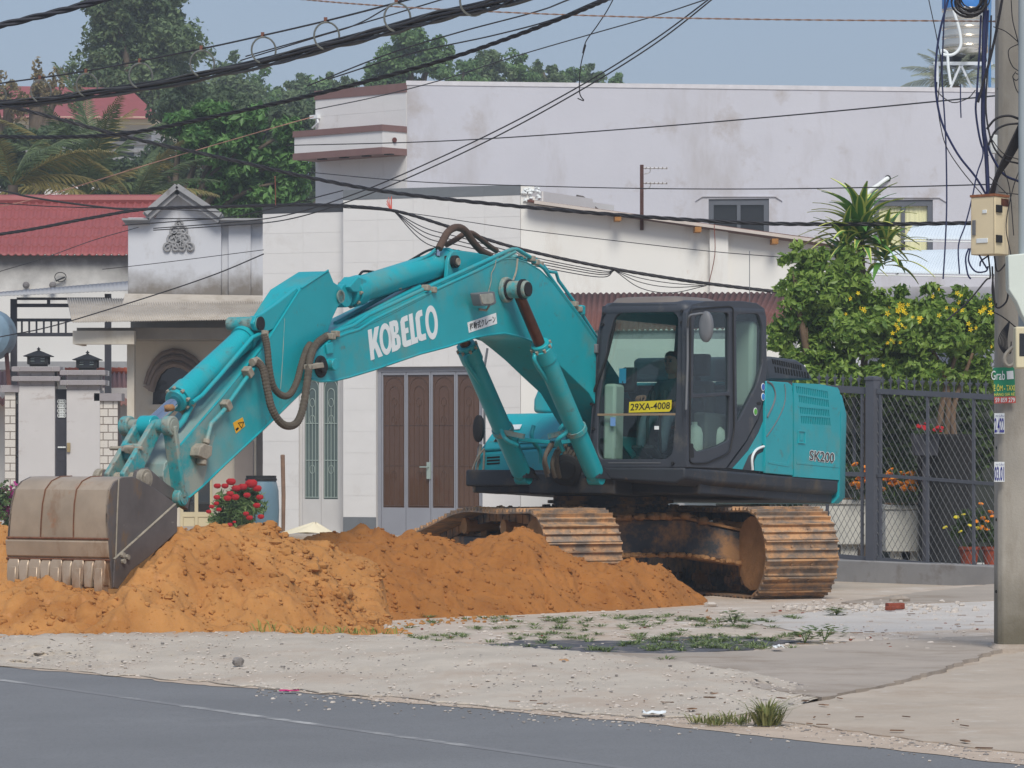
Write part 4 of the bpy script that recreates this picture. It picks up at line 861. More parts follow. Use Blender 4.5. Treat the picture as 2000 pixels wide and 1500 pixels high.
# boom cylinders
for s in (1, -1):
    y = s*(BH+.14)
    t_ = ey(1003, 570, BH+.14); b_ = ey(1164, 932, BH+.14)
    hyd('boom_cylinder', V((b_.x, y, b_.z)), V((pb.x, y, pb.z)), .098, .03, .70, .055, m_rod)
    o = MB(); q0 = V((b_.x, y, b_.z)); dd = (V((pb.x, y, pb.z))-q0); s1 = q0+dd*.66; s0 = q0+dd*.26
    off = V((.115, -.03*s, .03))
    o.tube(spline([s1+off*.75, s1+off+V((.02, 0, -.1)), (s0+s1)/2+off, s0+off, s0+V((.14, -.12*s, -.10)), s0+V((.04, -.2*s, -.16))], 5), .022, 8); o.build('cylinder_pipe', m_teal, EX, smooth=60)
    o = MB(); o.lathe([(.1, 0), (.112, 0), (.112, .05), (.1, .05)], q0+dd*.25, 24, axis=dd); o.bar(q0+dd*.25+V((.1, 0, 0)), q0+dd*.22+V((.12, -.28*s, 0)), .03, .05); o.build('clamp_band', m_tealworn, EX)
    for q in (-.09, .06):
        o = MB(); o.prism([V((b_.x-.16, y+q, 1.15)), V((b_.x+.12, y+q, 1.15)), V((b_.x+.12, y+q, b_.z)), V((b_.x+.03, y+q, b_.z+.1)), V((b_.x-.06, y+q, b_.z+.08)), V((b_.x-.16, y+q, b_.z-.02))], (0, .03, 0)); o.build('cylinder_bracket', m_skirt, EX, bevel=.01)
# hoses and swing machinery between the cylinders
mb = MB(); r2 = random.Random(3)
for k in range(13):
    a = ey(1075 + 6*k, 872 + r2.uniform(-8, 8), .2 - .035*k); b = ey(1070 + 7*k + r2.uniform(-8, 8), 925 + r2.uniform(-8, 10), .2 - .035*k)
    mb.tube(spline([a, (a+b)/2 + V((r2.uniform(.05, .15), r2.uniform(-.05, .05), 0)), b], 5), .022, 7)
mb.build('hydraulic_hose', m_hose, EX, smooth=60, stuff=True)
for px0, yy in ((1052, -.25), (1112, .22)):
    mb = MB(); mb.tube(spline([ey(px0+4, 905, yy), ey(px0+2, 880, yy), ey(px0-8, 866, yy), ey(px0-14, 850, yy), ey(px0-10, 832, yy)] if px0 == 1052 else [ey(px0-12, 880, yy), ey(px0-20, 862, yy), ey(px0-18, 838, yy), ey(px0-2, 824, yy), ey(px0+18, 822, yy)], 5), .022, 8); mb.build('oil_pipe', m_teal, EX, smooth=60)
mb = MB(); mb.bar(ey(1012, 858, -.3), ey(1072, 864, -.1), .05, .04); mb.bar(ey(1085, 866, .0), ey(1150, 856, .3), .05, .04); mb.build('pipe_bracket', m_teal, EX, bevel=.006)
mb = MB(); mb.cyl(ey(1105, 918, .1), ey(1105, 918, -.2), .16, n=20); mb.cyl(ey(1105, 918, .14), ey(1105, 918, .1), .1, n=20); mb.box((.9, -.3, 1.2), (1.2, .25, 1.5)); mb.build('swing_motor', m_black, EX, bevel=.015)

# ---- arm -----------------------------------------------------------
AH = .165
arm_px = [(643, 529), (588, 564), (572, 588), (556, 614), (527, 658), (497, 704), (434, 774), (388, 828), (350, 872), (322, 905), (318, 930), (326, 960), (336, 982), (346, 990), (356, 986), (395, 950), (434, 912), (476, 872), (518, 834), (556, 798), (591, 762), (604, 742), (622, 735), (640, 715), (644, 690), (637, 660), (648, 625), (660, 600), (674, 588), (674, 570), (664, 560), (652, 551)]
al = eyp(arm_px, AH); mb = MB(); mb.prism(al, (0, -2*AH, 0)); arm = mb.build('arm', m_armp, EX, bevel=.008)
mb = MB(); mb.tube(eyp([(346, 990), (395, 950), (434, 912), (518, 834), (591, 762)], AH-.0), .012, 6); mb.tube(eyp([(586, 565), (527, 658), (434, 774), (350, 872)], AH-.005), .010, 6); mb.tube(eyp([(641, 528), (588, 563)], AH), .009, 6); mb.build('weld_lip', m_teal, arm)
mb = MB(); mb.prism(eyp([(352, 872), (388, 830), (420, 850), (396, 948), (356, 984), (346, 988), (326, 958), (320, 920)], AH+.004), (0, -.004, 0)); mb.build('wear_plate', m_tealdusty, arm, smooth=0)
for y in (.15, -.15):
    mb = MB(); mb.prism(eyp([(580, 562), (545, 590), (514, 612), (500, 618), (495, 632), (500, 645), (516, 650), (540, 640), (556, 616), (586, 572)], y), (0, -.04 if y > 0 else .04, 0)); mb.build('cylinder_ear', m_teal, arm, bevel=.006)
mb = MB(); c = ey(508, 632, .16); mb.cyl(c, V((c.x, -.17, c.z)), .062, n=20); mb.build('pin', m_tealworn, arm, bevel=.006)
mb = MB(); mb.lathe([(.05, 0), (.062, 0), (.062, .012), (.05, .012)], c, 20, axis=(0, 1, 0)); mb.build('pin', m_black, arm)
mb = MB(); c = ey(663, 579, AH); mb.cyl(c+V((0, .02, 0)), V((c.x, -AH-.02, c.z)), .05, n=20); mb.lathe([(.05, 0), (.06, 0), (.06, .01), (.05, .01)], c+V((0, .01, 0)), 20, axis=(0, 1, 0)); mb.build('pin', m_tealworn, arm)
mb = MB(); mb.tube(eyp([(556, 622), (552, 700), (548, 760)], AH+.002), .004, 5); mb.build('scratch_line', m_tealdusty, arm)
pipe(arm, 'oil_pipe', [(498, 716), (478, 743), (446, 788)], AH+.04, .020, m_teal); pipe(arm, 'oil_pipe', [(444, 794), (428, 812), (412, 828), (408, 845), (402, 868)], AH+.04, .021, m_tealdusty)
mb = MB()
for a, b in ((484, 727), (442, 792)): mb = MB(); mb.cbox(ey(a, b, AH+.04), .07, .08, .09, Matrix.Rotation(R(40), 3, 'Y')); mb.build('pipe_clamp', m_cast, arm, bevel=.008)
mb = MB(); mb.prism(eyp([(391, 874), (400, 866), (416, 872), (414, 890), (404, 898), (388, 890)], AH+.10), (0, -.10, 0)); mb.cyl(ey(395, 890, AH+.05), ey(393, 908, AH+.05), .045, n=14); mb.cyl(ey(402, 867, AH+.05), ey(404, 858, AH+.05), .032, n=12); mb.build('stop_valve', m_cast, arm, bevel=.008)
mb = MB(); mb.prism(eyp([(455, 826), (474, 815), (479, 832), (461, 847)], AH+.003), (0, -.002, 0)); ws = mb.build('warning_sticker', m_orange, arm, smooth=0)
mb = MB(); mb.tube(eyp([(465, 826), (476, 824), (472, 836)], AH+.005), .004, 5, closed=True); mb.prism(eyp([(460, 838), (465, 834), (467, 837), (462, 842)], AH+.004), (0, -.001, 0)); mb.build('warning_print', m_blackp, ws, smooth=0)
def chose(pts, y0, y1, r):
    n_ = len(pts); P_ = [ey(a, b, y0+(y1-y0)*math.sin(math.pi*k/(n_-1))) for k, (a, b) in enumerate(pts)]; s_ = spline(P_, 12)
    m_ = MB(); L_ = len(s_); rs = [r*(1.07 if k % 2 else .95) for k in range(L_)]; m_.tube(s_, rs, 9); return m_.build('loop_hose', m_hose, EX, smooth=20)
chose([(516, 652), (522, 680), (526, 720), (534, 755), (550, 772), (566, 770), (580, 745), (588, 715), (598, 685), (606, 672)], AH+.06, .30, .030)
chose([(500, 706), (513, 720), (522, 760), (530, 795), (545, 822), (562, 832), (580, 825), (592, 795), (600, 745), (606, 700), (618, 672), (640, 655)], AH+.06, .40, .034)
mb = MB(); mb.tube(eyp([(518, 646), (517, 655), (521, 674)], AH+.06), .034, 8); mb.tube(eyp([(492, 708), (501, 704), (508, 712)], AH+.05), .036, 8); mb.build('hose_end', m_cast, arm, smooth=50)
pipe(arm, 'oil_pipe', [(516, 648), (492, 660), (470, 686), (430, 733), (395, 772), (376, 786)], AH-.02, .020, m_teal)
# bucket cylinder
bk0, bk1 = ey(505, 635, 0), ey(290, 832, 0)
bc = hyd('bucket_cylinder', bk0, bk1, .105, .06, .74, .055, m_chrome)
pipe(bc, 'cylinder_pipe', [(500, 650), (470, 685), (425, 738), (392, 775)], .06, .018, m_teal)
mb = MB(); mb.cyl(ey(374, 786, .02), ey(362, 808, .02), .045, n=12); mb.build('pipe_union', m_cast, bc); pipe(arm, 'oil_pipe', [(372, 795), (358, 822), (346, 836)], .05, .028, m_teal)
mb = MB(); mb.lathe([(.108, 0), (.12, 0), (.12, .05), (.108, .05)], bk0 + (bk1-bk0)*.13, 24, axis=(bk1-bk0)); mb.build('clamp_band', m_teal, bc)
lump_ = MB(); lump(lump_, bk0 + (bk1-bk0)*.86 + V((.0, .05, .03)), .05, rr); lump_.build('soil_smear', m_undirt, bc, smooth=60)
# linkage
lp_ = ey(290, 832, 0)
mb = MB(); mb.cyl(V((lp_.x, -.25, lp_.z)), V((lp_.x, .27, lp_.z)), .058, n=20); mb.build('link_pin', m_tealworn, EX, bevel=.008)
tipp = ey(347, 972, AH+.04)
for y in (AH+.055, -AH-.055):
    mb = MB(); a = V((lp_.x, y, lp_.z)); b = V((tipp.x, y, tipp.z)); mb.bar(a, b, .05, .13, up=(0, 1, 0)); mb.cyl(a-V((0, .045, 0)), a+V((0, .045, 0)), .085, n=20); mb.cyl(b-V((0, .045, 0)), b+V((0, .045, 0)), .075, n=20)
    gl_ = mb.build('guide_link', m_tealworn, EX, bevel=.012)
    mb = MB(); c = V((tipp.x, y + .046*(1 if y > 0 else -1), tipp.z)); mb.lathe([(.045, 0), (.058, 0), (.058, .01), (.045, .01)], c, 18, axis=(0, 1, 0)); mb.build('pin', m_tealworn, gl_)
be = ey(238, 935, 0)
for y in (.105, -.105):
    mb = MB(); mb.prism([V((lp_.x-.05, y, lp_.z-.05)), V((lp_.x+.05, y, lp_.z+.05)), V((be.x+.12, y, be.z+.04)), V((be.x+.08, y, be.z-.07)), V((be.x-.06, y, be.z-.06))], (0, .05 if y < 0 else -.05, 0)); mb.build('bucket_link', m_tealworn, EX, bevel=.01)
mb = MB(); mb.bar(V((lp_.x*.5+be.x*.5+.03, -.1, (lp_.z+be.z)/2+.0)), V((lp_.x*.5+be.x*.5+.03, .1, (lp_.z+be.z)/2)), .12, .14, up=(0, 0, 1)); mb.build('link_web', m_tealworn, EX, bevel=.02)
mb = MB(); mb.tube([V(((lp_.x+be.x)/2+.08, -.2, (lp_.z+be.z)/2+.03)), V(((lp_.x+be.x)/2+.08, .13, (lp_.z+be.z)/2+.03))], .018, 8); lump(mb, V(((lp_.x+be.x)/2+.1, 0, (lp_.z+be.z)/2+.02)), .06, rr); mb.build('lifting_hook', m_cast, EX, smooth=50)
# ---- bucket --------------------------------------------------------
BL, BR = .555, -.50
sp_px = [(262, 931), (240, 932), (224, 941), (214, 957), (211, 985), (211, 1020), (212, 1055), (215, 1095), (221, 1150), (231, 1150), (256, 1115), (290, 1089), (346, 1038), (347, 990), (338, 979), (300, 952)]
spl = eyp(sp_px, BL)
mb = MB(); mb.prism(spl, (0, -.03, 0)); bucket = mb.build('bucket', m_bucketside, EX, bevel=.006)
zlo, zhi = min(p.z for p in spl), max(p.z for p in spl)
def br(z): return BR + .11*((z-zlo)/(zhi-zlo))**1.6
mb = MB(); mb.prism([V((p.x, br(p.z)+.03, p.z)) for p in spl], (0, -.03, 0)); mb.build('side_plate', m_bucketside, bucket, bevel=.006)
back = spl[0:9]; cen = V((sum(p.x for p in spl)/16, 0, sum(p.z for p in spl)/16))
def inward(i, t):
    a = back[max(0, i-1)]; b = back[min(len(back)-1, i+1)]; d = V((b.x-a.x, 0, b.z-a.z)).normalized(); n_ = V((-d.z, 0, d.x)); n_ = n_ if n_.dot(cen-V((back[i].x, 0, back[i].z))) > 0 else -n_
    return n_*t
ro = [V((p.x, BL-.002, p.z)) for p in back]; ri = [p + inward(i, .035) for i, p in enumerate(ro)]
mb = MB(); lr = ro + ri[::-1]; mb.loft([lr, [V((p.x, br(p.z)+.002, p.z)) for p in lr]]); mb.build('shell', m_bucket, bucket, bevel=.006)
def onback(px, py, k=0.0): # point on shell's middle by height
    return None
def bx_at(z):
    for i in range(len(back)-1):
        a, b = back[i], back[i+1]
        if (a.z-z)*(b.z-z) <= 0 and abs(a.z-b.z) > 1e-6: return a.x + (b.x-a.x)*(z-a.z)/(b.z-a.z)
    return back[-1].x
zt, zb = back[1].z-.01, back[6].z
for f_ in (.335, .66):
    mb = MB(); mb.tube([V((p.x + .002, br(p.z) + (BL-br(p.z))*f_, p.z)) - inward(i, .002) for i, p in enumerate(back[:7])], .006, 6); mb.build('weld_seam', m_weld, bucket)
for py in (1053, 1094):
    z = ey(212, py, BL).z; mb = MB(); mb.tube([V((bx_at(z)+.004, br(z), z)), V((bx_at(z)+.004, BL, z))], .011, 6); mb.build('weld_seam', m_weld, bucket)
z0, z1 = ey(212, 1056, BL).z, ey(214, 1091, BL).z
mb = MB(); mb.prism([V((bx_at(z0)+.003, BL, z0)), V((bx_at(z0)+.02, BL, z0-.012)), V((bx_at(z1)+.02, BL, z1+.012)), V((bx_at(z1)+.003, BL, z1))], (0, br(z1)+.01-BL, 0)); mb.build('wear_strip', m_bucket, bucket, bevel=.004)
zt0, zt1 = ey(215, 1096, BL).z, ey(221, 1152, BL).z
for k in range(5):                                            # teeth with their adapters
    y = BR + .09 + (BL-BR-.18)*k/4; x = bx_at(zt0)
    ad = lambda w_, dz, t: [V((x+t+.002*0, y-w_, zt0-dz)), V((x+t, y+w_, zt0-dz)), V((x-.06, y+w_, zt0-dz)), V((x-.06, y-w_, zt0-dz))]
    mb = MB(); mb.loft([ad(.045, -.02, .010), ad(.06, .03, .026), ad(.058, .14, .03), ad(.05, .2, .02)]); adp = mb.build('tooth_adapter', m_bucket, bucket, bevel=.006, seg=1)
    mb = MB(); mb.loft([ad(.036, .06, .034), ad(.04, .18, .042), ad(.038, .32, .02), ad(.034, .37, -.01)]); mb.build('tooth', m_bucket, adp, bevel=.004, seg=1)
for k in range(4):
    y = BR + .09 + (BL-BR-.18)*(k+.5)/4; x = bx_at(zt0); mb = MB(); mb.loft([[V((x+t, y-w_, zt0-dz)), V((x+t, y+w_, zt0-dz)), V((x-.04, y+w_, zt0-dz)), V((x-.04, y-w_, zt0-dz))] for dz, t, w_ in ((-.0, .012, .045), (.05, .035, .05), (.22, .03, .035))]); mb.build('lip_shroud', m_bucket, bucket, bevel=.01)
mb = MB(); a_, b_ = ey(222, 1092, BL+.004), ey(342, 984, BL+.004); mb.bar(a_, b_, .012, .03, up=(0, 1, 0)); mb.build('side_rib', m_cast, bucket, bevel=.004)
mb = MB(); mb.prism(eyp([(224, 1094), (344, 986), (347, 1038), (290, 1089), (256, 1115), (231, 1150), (222, 1148)], BL+.016), (0, -.016, 0)); mb.build('side_cutter', m_bucketside, bucket, bevel=.005)
mb = MB(); mb.tube(eyp([(232, 935), (229, 1000), (226, 1090)], BL+.003), .007, 6); mb.build('weld_seam', m_cast, bucket)
mb = MB()
for a, b in ((247, 1088), (239, 1096), (238, 1084)): c = ey(a, b, BL+.016); mb.cyl(c, c+V((0, .025, 0)), .022, n=8)
mb.build('cutter_bolt', m_cast, bucket)
for y in (.2, -.17):
    mb = MB(); mb.prism([ey(250, 936, 0) + V((0, y, -.06)), ey(228, 930, 0) + V((0, y, -.03)), ey(232, 918, 0) + V((0, y, 0)), ey(252, 915, 0) + V((0, y, .01)), ey(290, 945, 0) + V((0, y, 0)), ey(335, 972, 0) + V((0, y, 0)), ey(330, 985, 0) + V((0, y, -.05))], (0, .05 if y < 0 else -.05, 0)); mb.build('bucket_ear', m_bucketside, bucket, bevel=.012)
mb = MB(); mb.cyl(V((be.x, -.27, be.z-.0)), V((be.x, .27, be.z-.0)), .055, n=18)
for y in (-.25, .2): mb.cyl(V((be.x, y, be.z)), V((be.x, y+.06, be.z)), .085, n=18)
mb.build('bucket_pin', m_cast, bucket, bevel=.008)
m_rusto = M('orange_rust', S(176, 96, 48), .9, .3, 20)

# ---- operator ------------------------------------------------------
def skin_body(name, joints, edges, mat, root, parent=None, sub=2):
    me = bpy.data.meshes.new(name); me.from_pydata([j[0] for j in joints], edges, []); o = bpy.data.objects.new(name, me); col.objects.link(o)
    if parent: o.parent = parent
    me.materials.append(mat)
    sk_ = o.modifiers.new('skin', 'SKIN'); sk_.use_smooth_shade = True
    for i, j in enumerate(joints):
        r_ = j[1]; me.skin_vertices[0].data[i].radius = r_ if isinstance(r_, tuple) else (r_, r_)
        me.skin_vertices[0].data[i].use_root = (i == root)
    sb = o.modifiers.new('sub', 'SUBSURF'); sb.levels = sb.render_levels = sub
    return o
m_skinc = M('skin', S(150, 106, 84), .6, .08, 12)
m_shirt = M('dark_green_grey_jacket', S(62, 74, 76), .9, .15, 14, bump=.3)
m_trouser = M('grey_blue_trousers', S(96, 108, 118), .9, .12, 14)
PF = Fr(0, 0); PF.M = FX.M @ Matrix.Translation((.58, .72, 1.335)) @ Matrix.Scale(.9, 4); 
PE = thing('person', 'operator in a dark green-grey shirt seated behind the cab windshield', 'person', None); PE.matrix_world = PF.M
hp_ = V((0, 0, .46))
J = [(hp_, (.15, .12)), ((0.02, 0, .68), (.15, .11)), ((.05, 0, .88), (.17, .11)), ((.07, 0, .96), .07), ((.09, 0, 1.03), .055),
     ((.06, .17, .90), .075), ((.16, .24, .68), .055), ((.36, .22, .66), .045),
     ((.06, -.17, .90), .075), ((.18, -.25, .70), .055), ((.40, -.20, .74), .045),
     ((.05, .09, .45), .10), ((.47, .13, .50), .075), ((.56, .13, .12), .055), ((.05, -.09, .45), .10), ((.47, -.13, .50), .075), ((.56, -.13, .12), .055)]
E_ = [(0, 1), (1, 2), (2, 3), (3, 4), (2, 5), (5, 6), (6, 7), (2, 8), (8, 9), (9, 10), (0, 11), (11, 12), (12, 13), (0, 14), (14, 15), (15, 16)]
bd = skin_body('body', J, E_, m_shirt, 0, PE)
for s in (1, -1):
    lg = skin_body('trousers', [((.0, s*.08, .46), .105), ((.25, s*.11, .50), .095), ((.47, s*.13, .51), .082), ((.54, s*.13, .3), .066), ((.56, s*.13, .10), .058)], [(0, 1), (1, 2), (2, 3), (3, 4)], m_trouser, 0, PE)
    mb = MB(); mb.loft([[V((.50, s*.13-.04, 0)), V((.50, s*.13+.04, 0)), V((.50, s*.13+.04, .1)), V((.50, s*.13-.04, .1))], [V((.62, s*.13-.05, 0)), V((.62, s*.13+.05, 0)), V((.62, s*.13+.045, .08)), V((.62, s*.13-.045, .08))], [V((.75, s*.13-.035, 0)), V((.75, s*.13+.035, 0)), V((.75, s*.13+.03, .04)), V((.75, s*.13-.03, .04))]]); mb.build('shoe', m_black, PE, bevel=.02)
    hx = V((.40, s*.215, .67)) if s > 0 else V((.44, -.2, .745))
    hj = [(hx-V((.05, 0, 0)), .034), (hx, (.042, .028)), (hx+V((.045, 0, 0)), (.045, .026))]; he = [(0, 1), (1, 2)]
    for q, (dy, ln_) in enumerate(((-.032, .9), (-.011, 1.05), (.011, 1.0), (.032, .8))):
        n0 = len(hj); hj += [(hx+V((.075, dy, -.002)), .0105), (hx+V((.105*ln_, dy, -.022)), .0095), (hx+V((.10*ln_, dy, -.055)), .0085)]; he += [(2, n0), (n0, n0+1), (n0+1, n0+2)]
    n0 = len(hj); hj += [(hx+V((.01, -s*.045, -.005)), .013), (hx+V((.045, -s*.06, -.03)), .0105), (hx+V((.07, -s*.045, -.05)), .009)]; he += [(1, n0), (n0, n0+1), (n0+1, n0+2)]
    skin_body('hand', hj, he, m_skinc, 0, PE)
hd_ = MB(); hc = V((.12, 0, 1.15)); rings = []
for z, fx, bx_, w_ in ((-.125, .055, -.03, .03), (-.115, .085, -.04, .045), (-.08, .098, -.075, .062), (-.045, .1, -.088, .07), (-.01, .098, -.096, .074), (.03, .1, -.1, .077), (.07, .095, -.098, .074), (.1, .075, -.08, .06), (.12, .04, -.05, .03)):
    rings.append([hc + V(((fx if math.cos(g) > 0 else -bx_)*math.cos(g), w_*math.sin(g), z)) for g in [2*math.pi*k/18 for k in range(18)]])
hd_.loft(rings); hd_.loft([[hc+V((.095, -.012, .02)), hc+V((.095, .012, .02)), hc+V((.09, 0, .03))], [hc+V((.125, -.016, -.028)), hc+V((.125, .016, -.028)), hc+V((.128, 0, -.02))], [hc+V((.098, -.014, -.038)), hc+V((.098, .014, -.038)), hc+V((.1, 0, -.03))]])
for s in (1, -1): hd_.loft([[hc + V((-.005 + .022*math.cos(g), s*t, .0 + .034*math.sin(g))) for g in [2*math.pi*k/8 for k in range(8)]] for t in (.07, .088)])
hd_.cyl(V((.085, 0, .98)), V((.1, 0, 1.08)), .055, n=14)
head = hd_.build('head', m_skinc, PE, smooth=60)
mb = MB(); hr = []
for z, f1, b1, w_ in ((.03, .045, -.108, .083), (.075, .088, -.108, .082), (.11, .088, -.088, .068), (.135, .045, -.055, .035)):
    hr.append([hc + V(((f1 if math.cos(g) > 0 else -b1)*math.cos(g), w_*math.sin(g), z)) for g in [2*math.pi*k/18 for k in range(18)]])
mb.loft(hr); mb.build('hair', m_black, PE, smooth=60)
mb = MB()
for s in (1, -1): mb.cyl(hc+V((.086, s*.032, .018)), hc+V((.1, s*.03, .018)), .012, n=10); mb.bar(hc+V((.1, s*.015, .04)), hc+V((.092, s*.052, .038)), .008, .008)
mb.build('eyes', m_blackp, head)
mb = MB(); mb.bar(hc+V((.1, -.024, -.066)), hc+V((.1, .024, -.066)), .008, .01); mb.build('mouth', M('lips', S(120, 70, 62), .6), head)
mb = MB(); ph_ = FX.M @ exx(1216, 734, 1.25); c = FX.I @ ph_; mb.cbox(c, .012, .075, .15); tag(mb.build('phone', M('phone_blue', S(70, 165, 215), .4), None), 'small bright blue phone held up inside the cab windshield', 'phone').matrix_world = FX.M
mb = MB(); mb.bar((1.22, .52, 2.2), tuple(c + V((0, 0, -.07))), .02, .02); mb.build('phone_holder', m_black, cab)
# ================================================================ houses behind
m_white = M('white_wall', S(214, 212, 210), .8, .035, 1.2, dirt=S(196, 192, 188), amt=.40, dscale=1.0, streak=2.5)
m_tile = M('white_wall_tile', S(218, 216, 214), .35, .03, 1.5, spec=.5, dirt=S(204, 200, 196), amt=.35, dscale=1.3, streak=2, orand=True)
m_warm = M('warm_white_wall', S(226, 224, 219), .85, .03, 1, dirt=S(210, 204, 196), amt=.36, dscale=1.4, streak=3, dirt2=S(190, 160, 140), amt2=.16, dscale2=1.6)
m_lav = M('lavender_plaster', S(194, 194, 202), .9, .04, .7, bump=.15, bscale=9, dirt=S(178, 175, 178), amt=.50, dscale=.7, streak=3.2, dirt2=S(166, 158, 154), amt2=.36, dscale2=.7)
m_band = M('grey_band_tile', S(112, 116, 120), .4, .08, 2)
m_blackband = M('black_band', S(60, 62, 66), .5, .1, 2)
m_brown = M('brown_trim', S(124, 96, 92), .6, .08, 3)
m_grout = M('grout', S(200, 197, 194), .9, .04)
m_doorgrey = M('door_grey', S(142, 144, 152), .45, .06, 2, dirt=S(118, 112, 108), amt=.22, dscale=3)
m_doorpale = M('door_pale', S(196, 194, 192), .5, .06, 2, dirt=S(140, 104, 84), amt=.10, dscale=8)
m_brglass = M('brown_glass', S(88, 64, 50), .06, .12, 1.2, spec=.6)
m_grglass = M('dark_green_glass', S(84, 98, 96), .10, .14, 1.6, spec=.6)
m_dkglass = M('dark_glass', S(34, 36, 40), .06, .1, 1, spec=.7)
m_grille = M('pale_grille', S(150, 164, 158), .5, .05)
m_brgrille = M('brown_grille', S(92, 70, 58), .5, .05)
m_steel = M('dark_steel', S(62, 62, 70), .5, .1, 4)
m_cream = M('cream_wall', S(210, 202, 188), .85, .04, 1.2, dirt=S(190, 178, 160), amt=.4, dscale=1.4, streak=2)
m_blueish = M('pale_blue_plaster', S(196, 198, 204), .85, .04, 1.2, dirt=S(166, 162, 160), amt=.4, dscale=1.3, streak=2.5, dirt2=S(120, 114, 108), amt2=.16, dscale2=3)
m_stonetrim = M('grey_stone_trim', S(150, 150, 152), .85, .08, 4, dirt=S(110, 106, 104), amt=.4, dscale=3)
m_fibre = M('fibre_cement', S(178, 170, 160), .95, .10, 2, dirt=S(156, 146, 134), amt=.5, dscale=2, streak=1)
m_redtile = M('red_roof_tile', S(146, 76, 75), .55, .08, 2, dirt=S(124, 70, 69), amt=.3, dscale=2)
m_rust = M('rusty_roof', S(108, 70, 62), .8, .12, 2, dirt=S(130, 92, 82), amt=.4, dscale=2.4, streak=3)
m_stain = M('stained_wall', S(212, 210, 206), .9, .04, 1, dirt=S(128, 126, 124), amt=.32, dscale=1.1, streak=2.4, dirt2=S(96, 94, 92), amt2=.12, dscale2=2.5)
m_marble = M('white_marble', S(196, 192, 190), .3, .04, 2, dirt=S(158, 144, 136), amt=.30, dscale=2.6, streak=.45)
m_brickw = M('white_brick', S(204, 198, 190), .7, .08, 5, orand=True); m_brickg = M('grey_brick', S(150, 144, 146), .8, .08, 5)
m_wood = M('old_wood', S(122, 96, 78), .9, .2, 10)
m_purlin = M('purlin_wood', S(160, 112, 62), .9, .2, 10)
_tm = {}
def tile_rect(parent, x0, x1, z0, z1, y, mat, tw=.6, th_=.33, name='wall_tile', dep=.014, gap=.002, stag=False):
    """wall tiles, each one an object sharing one mesh"""
    key = (mat.name, name)
    if key not in _tm: m_ = MB(); m_.box((-.5, 0, -.5), (.5, 1, .5)); _tm[key] = m_.mesh(name, mat, 0)
    nc, nr = max(1, round((x1-x0)/tw)), max(1, round((z1-z0)/th_)); w_, h_ = (x1-x0)/nc, (z1-z0)/nr
    for j in range(nr):
        off = .5 if (stag and j % 2) else 0
        for i in range(nc + (1 if off else 0)):
            a = max(x0, x0+(i-off)*w_); b = min(x1, x0+(i-off+1)*w_); pr = rnd.uniform(-.0015, .0015)
            inst(name, _tm[key], Matrix.Translation(((a+b)/2, y-dep+pr, z0+(j+.5)*h_)) @ Matrix.Diagonal((b-a-gap, dep, h_-gap, 1)), parent)
def corr(p00, p10, p01, p11, n, amp, seg=6, rows=1, nrm=None):
    """corrugated sheet: u across the waves, v down the slope"""
    p00, p10, p01, p11 = V(p00), V(p10), V(p01), V(p11); nrm = nrm or (p10-p00).cross(p01-p00).normalized()
    if nrm.z < 0: nrm = -nrm
    m_ = MB(); m_.grid(n*seg, rows, lambda u, v: (p00*(1-u)+p10*u)*(1-v) + (p01*(1-u)+p11*u)*v + nrm*amp*math.sin(2*math.pi*n*u)); return m_
def solid(o, t): s = o.modifiers.new('solid', 'SOLIDIFY'); s.thickness = t; return o
def pane_grille(parent, x0, x1, z0, z1, y, mat, r=.008):
    """window bars with two nested arches and hoops, as on the steel doors"""
    m_ = MB(); w_ = x1-x0; cx = (x0+x1)/2
    def arch(hw, top, bot): return [V((cx-hw, y, bot)), V((cx-hw, y, top-hw*1.15))] + [V((cx-hw*math.cos(math.pi*k/10), y, top-hw*1.15+hw*1.15*math.sin(math.pi*k/10))) for k in range(1, 10)] + [V((cx+hw, y, top-hw*1.15)), V((cx+hw, y, bot))]
    m_.tube(arch(w_*.46, z1-.02, z0), r, 5); m_.tube(arch(w_*.24, z1-.16, z0), r, 5); m_.tube([V((cx, y, z0)), V((cx, y, z1-.45))], r, 5)
    for f_ in (.0, .31, .62): m_.tube([V((x0, y, z0+(z1-z0)*f_+.01)), V((x1, y, z0+(z1-z0)*f_+.01))], r*1.1, 5)
    for f_ in (.24, .66, .8): c = V((cx, y, z0+(z1-z0)*f_)); m_.tube([c + V((math.cos(a)*.045, 0, math.sin(a)*.07)) for a in [2*math.pi*k/12 for k in range(12)]], r*.8, 4, closed=True)
    return m_.build('grille', mat, parent, smooth=50)

# ---- white tiled house --------------------------------------------
WF = Fr((740-1000)/F_PX*62, 62, 0, yaw=-24)
WH = thing('white_house', 'single storey white tiled house with brown glass doors behind the excavator', 'house', WF)
wx = lambda px, y=0: WF.pix(px, 800, 1, y).x
wz = lambda px, py, y=0: WF.pix(px, py, 1, y).z
xm0, xm1 = wx(671), wx(1017); zt = wz(840, 366); xd0, xd1 = wx(735), wx(943); zd = wz(840, 716)
rect = lambda a, b, c, d, y: [V((a, y, c)), V((b, y, c)), V((b, y, d)), V((a, y, d))]
mb = MB(); mb.plate([rect(xm0, xm1, -.1, zt, 0), rect(xd0, xd1, 0, zd, 0)], (0, .25, 0)); mb.build('front_wall', m_grout, WH, smooth=0)
mb = MB(); mb.box((xm0, .9, 0), (xm1, 1.1, zt-.05)); mb.box((xm0, .25, 0), (xm0+.1, 1, zt-.05)); mb.box((xm1-.3, .25, 0), (xm1-.02, 3, zt-.05)); mb.box((xm0, .25, zt-.6), (xm1-.05, 4, zt-.1)); mb.build('inner_wall', m_white, WH)
zb_ = wz(840, 386); tile_rect(WH, xm0, xm1, zb_, zt, 0, m_band, .62, .3, 'band_tile', dep=.02)
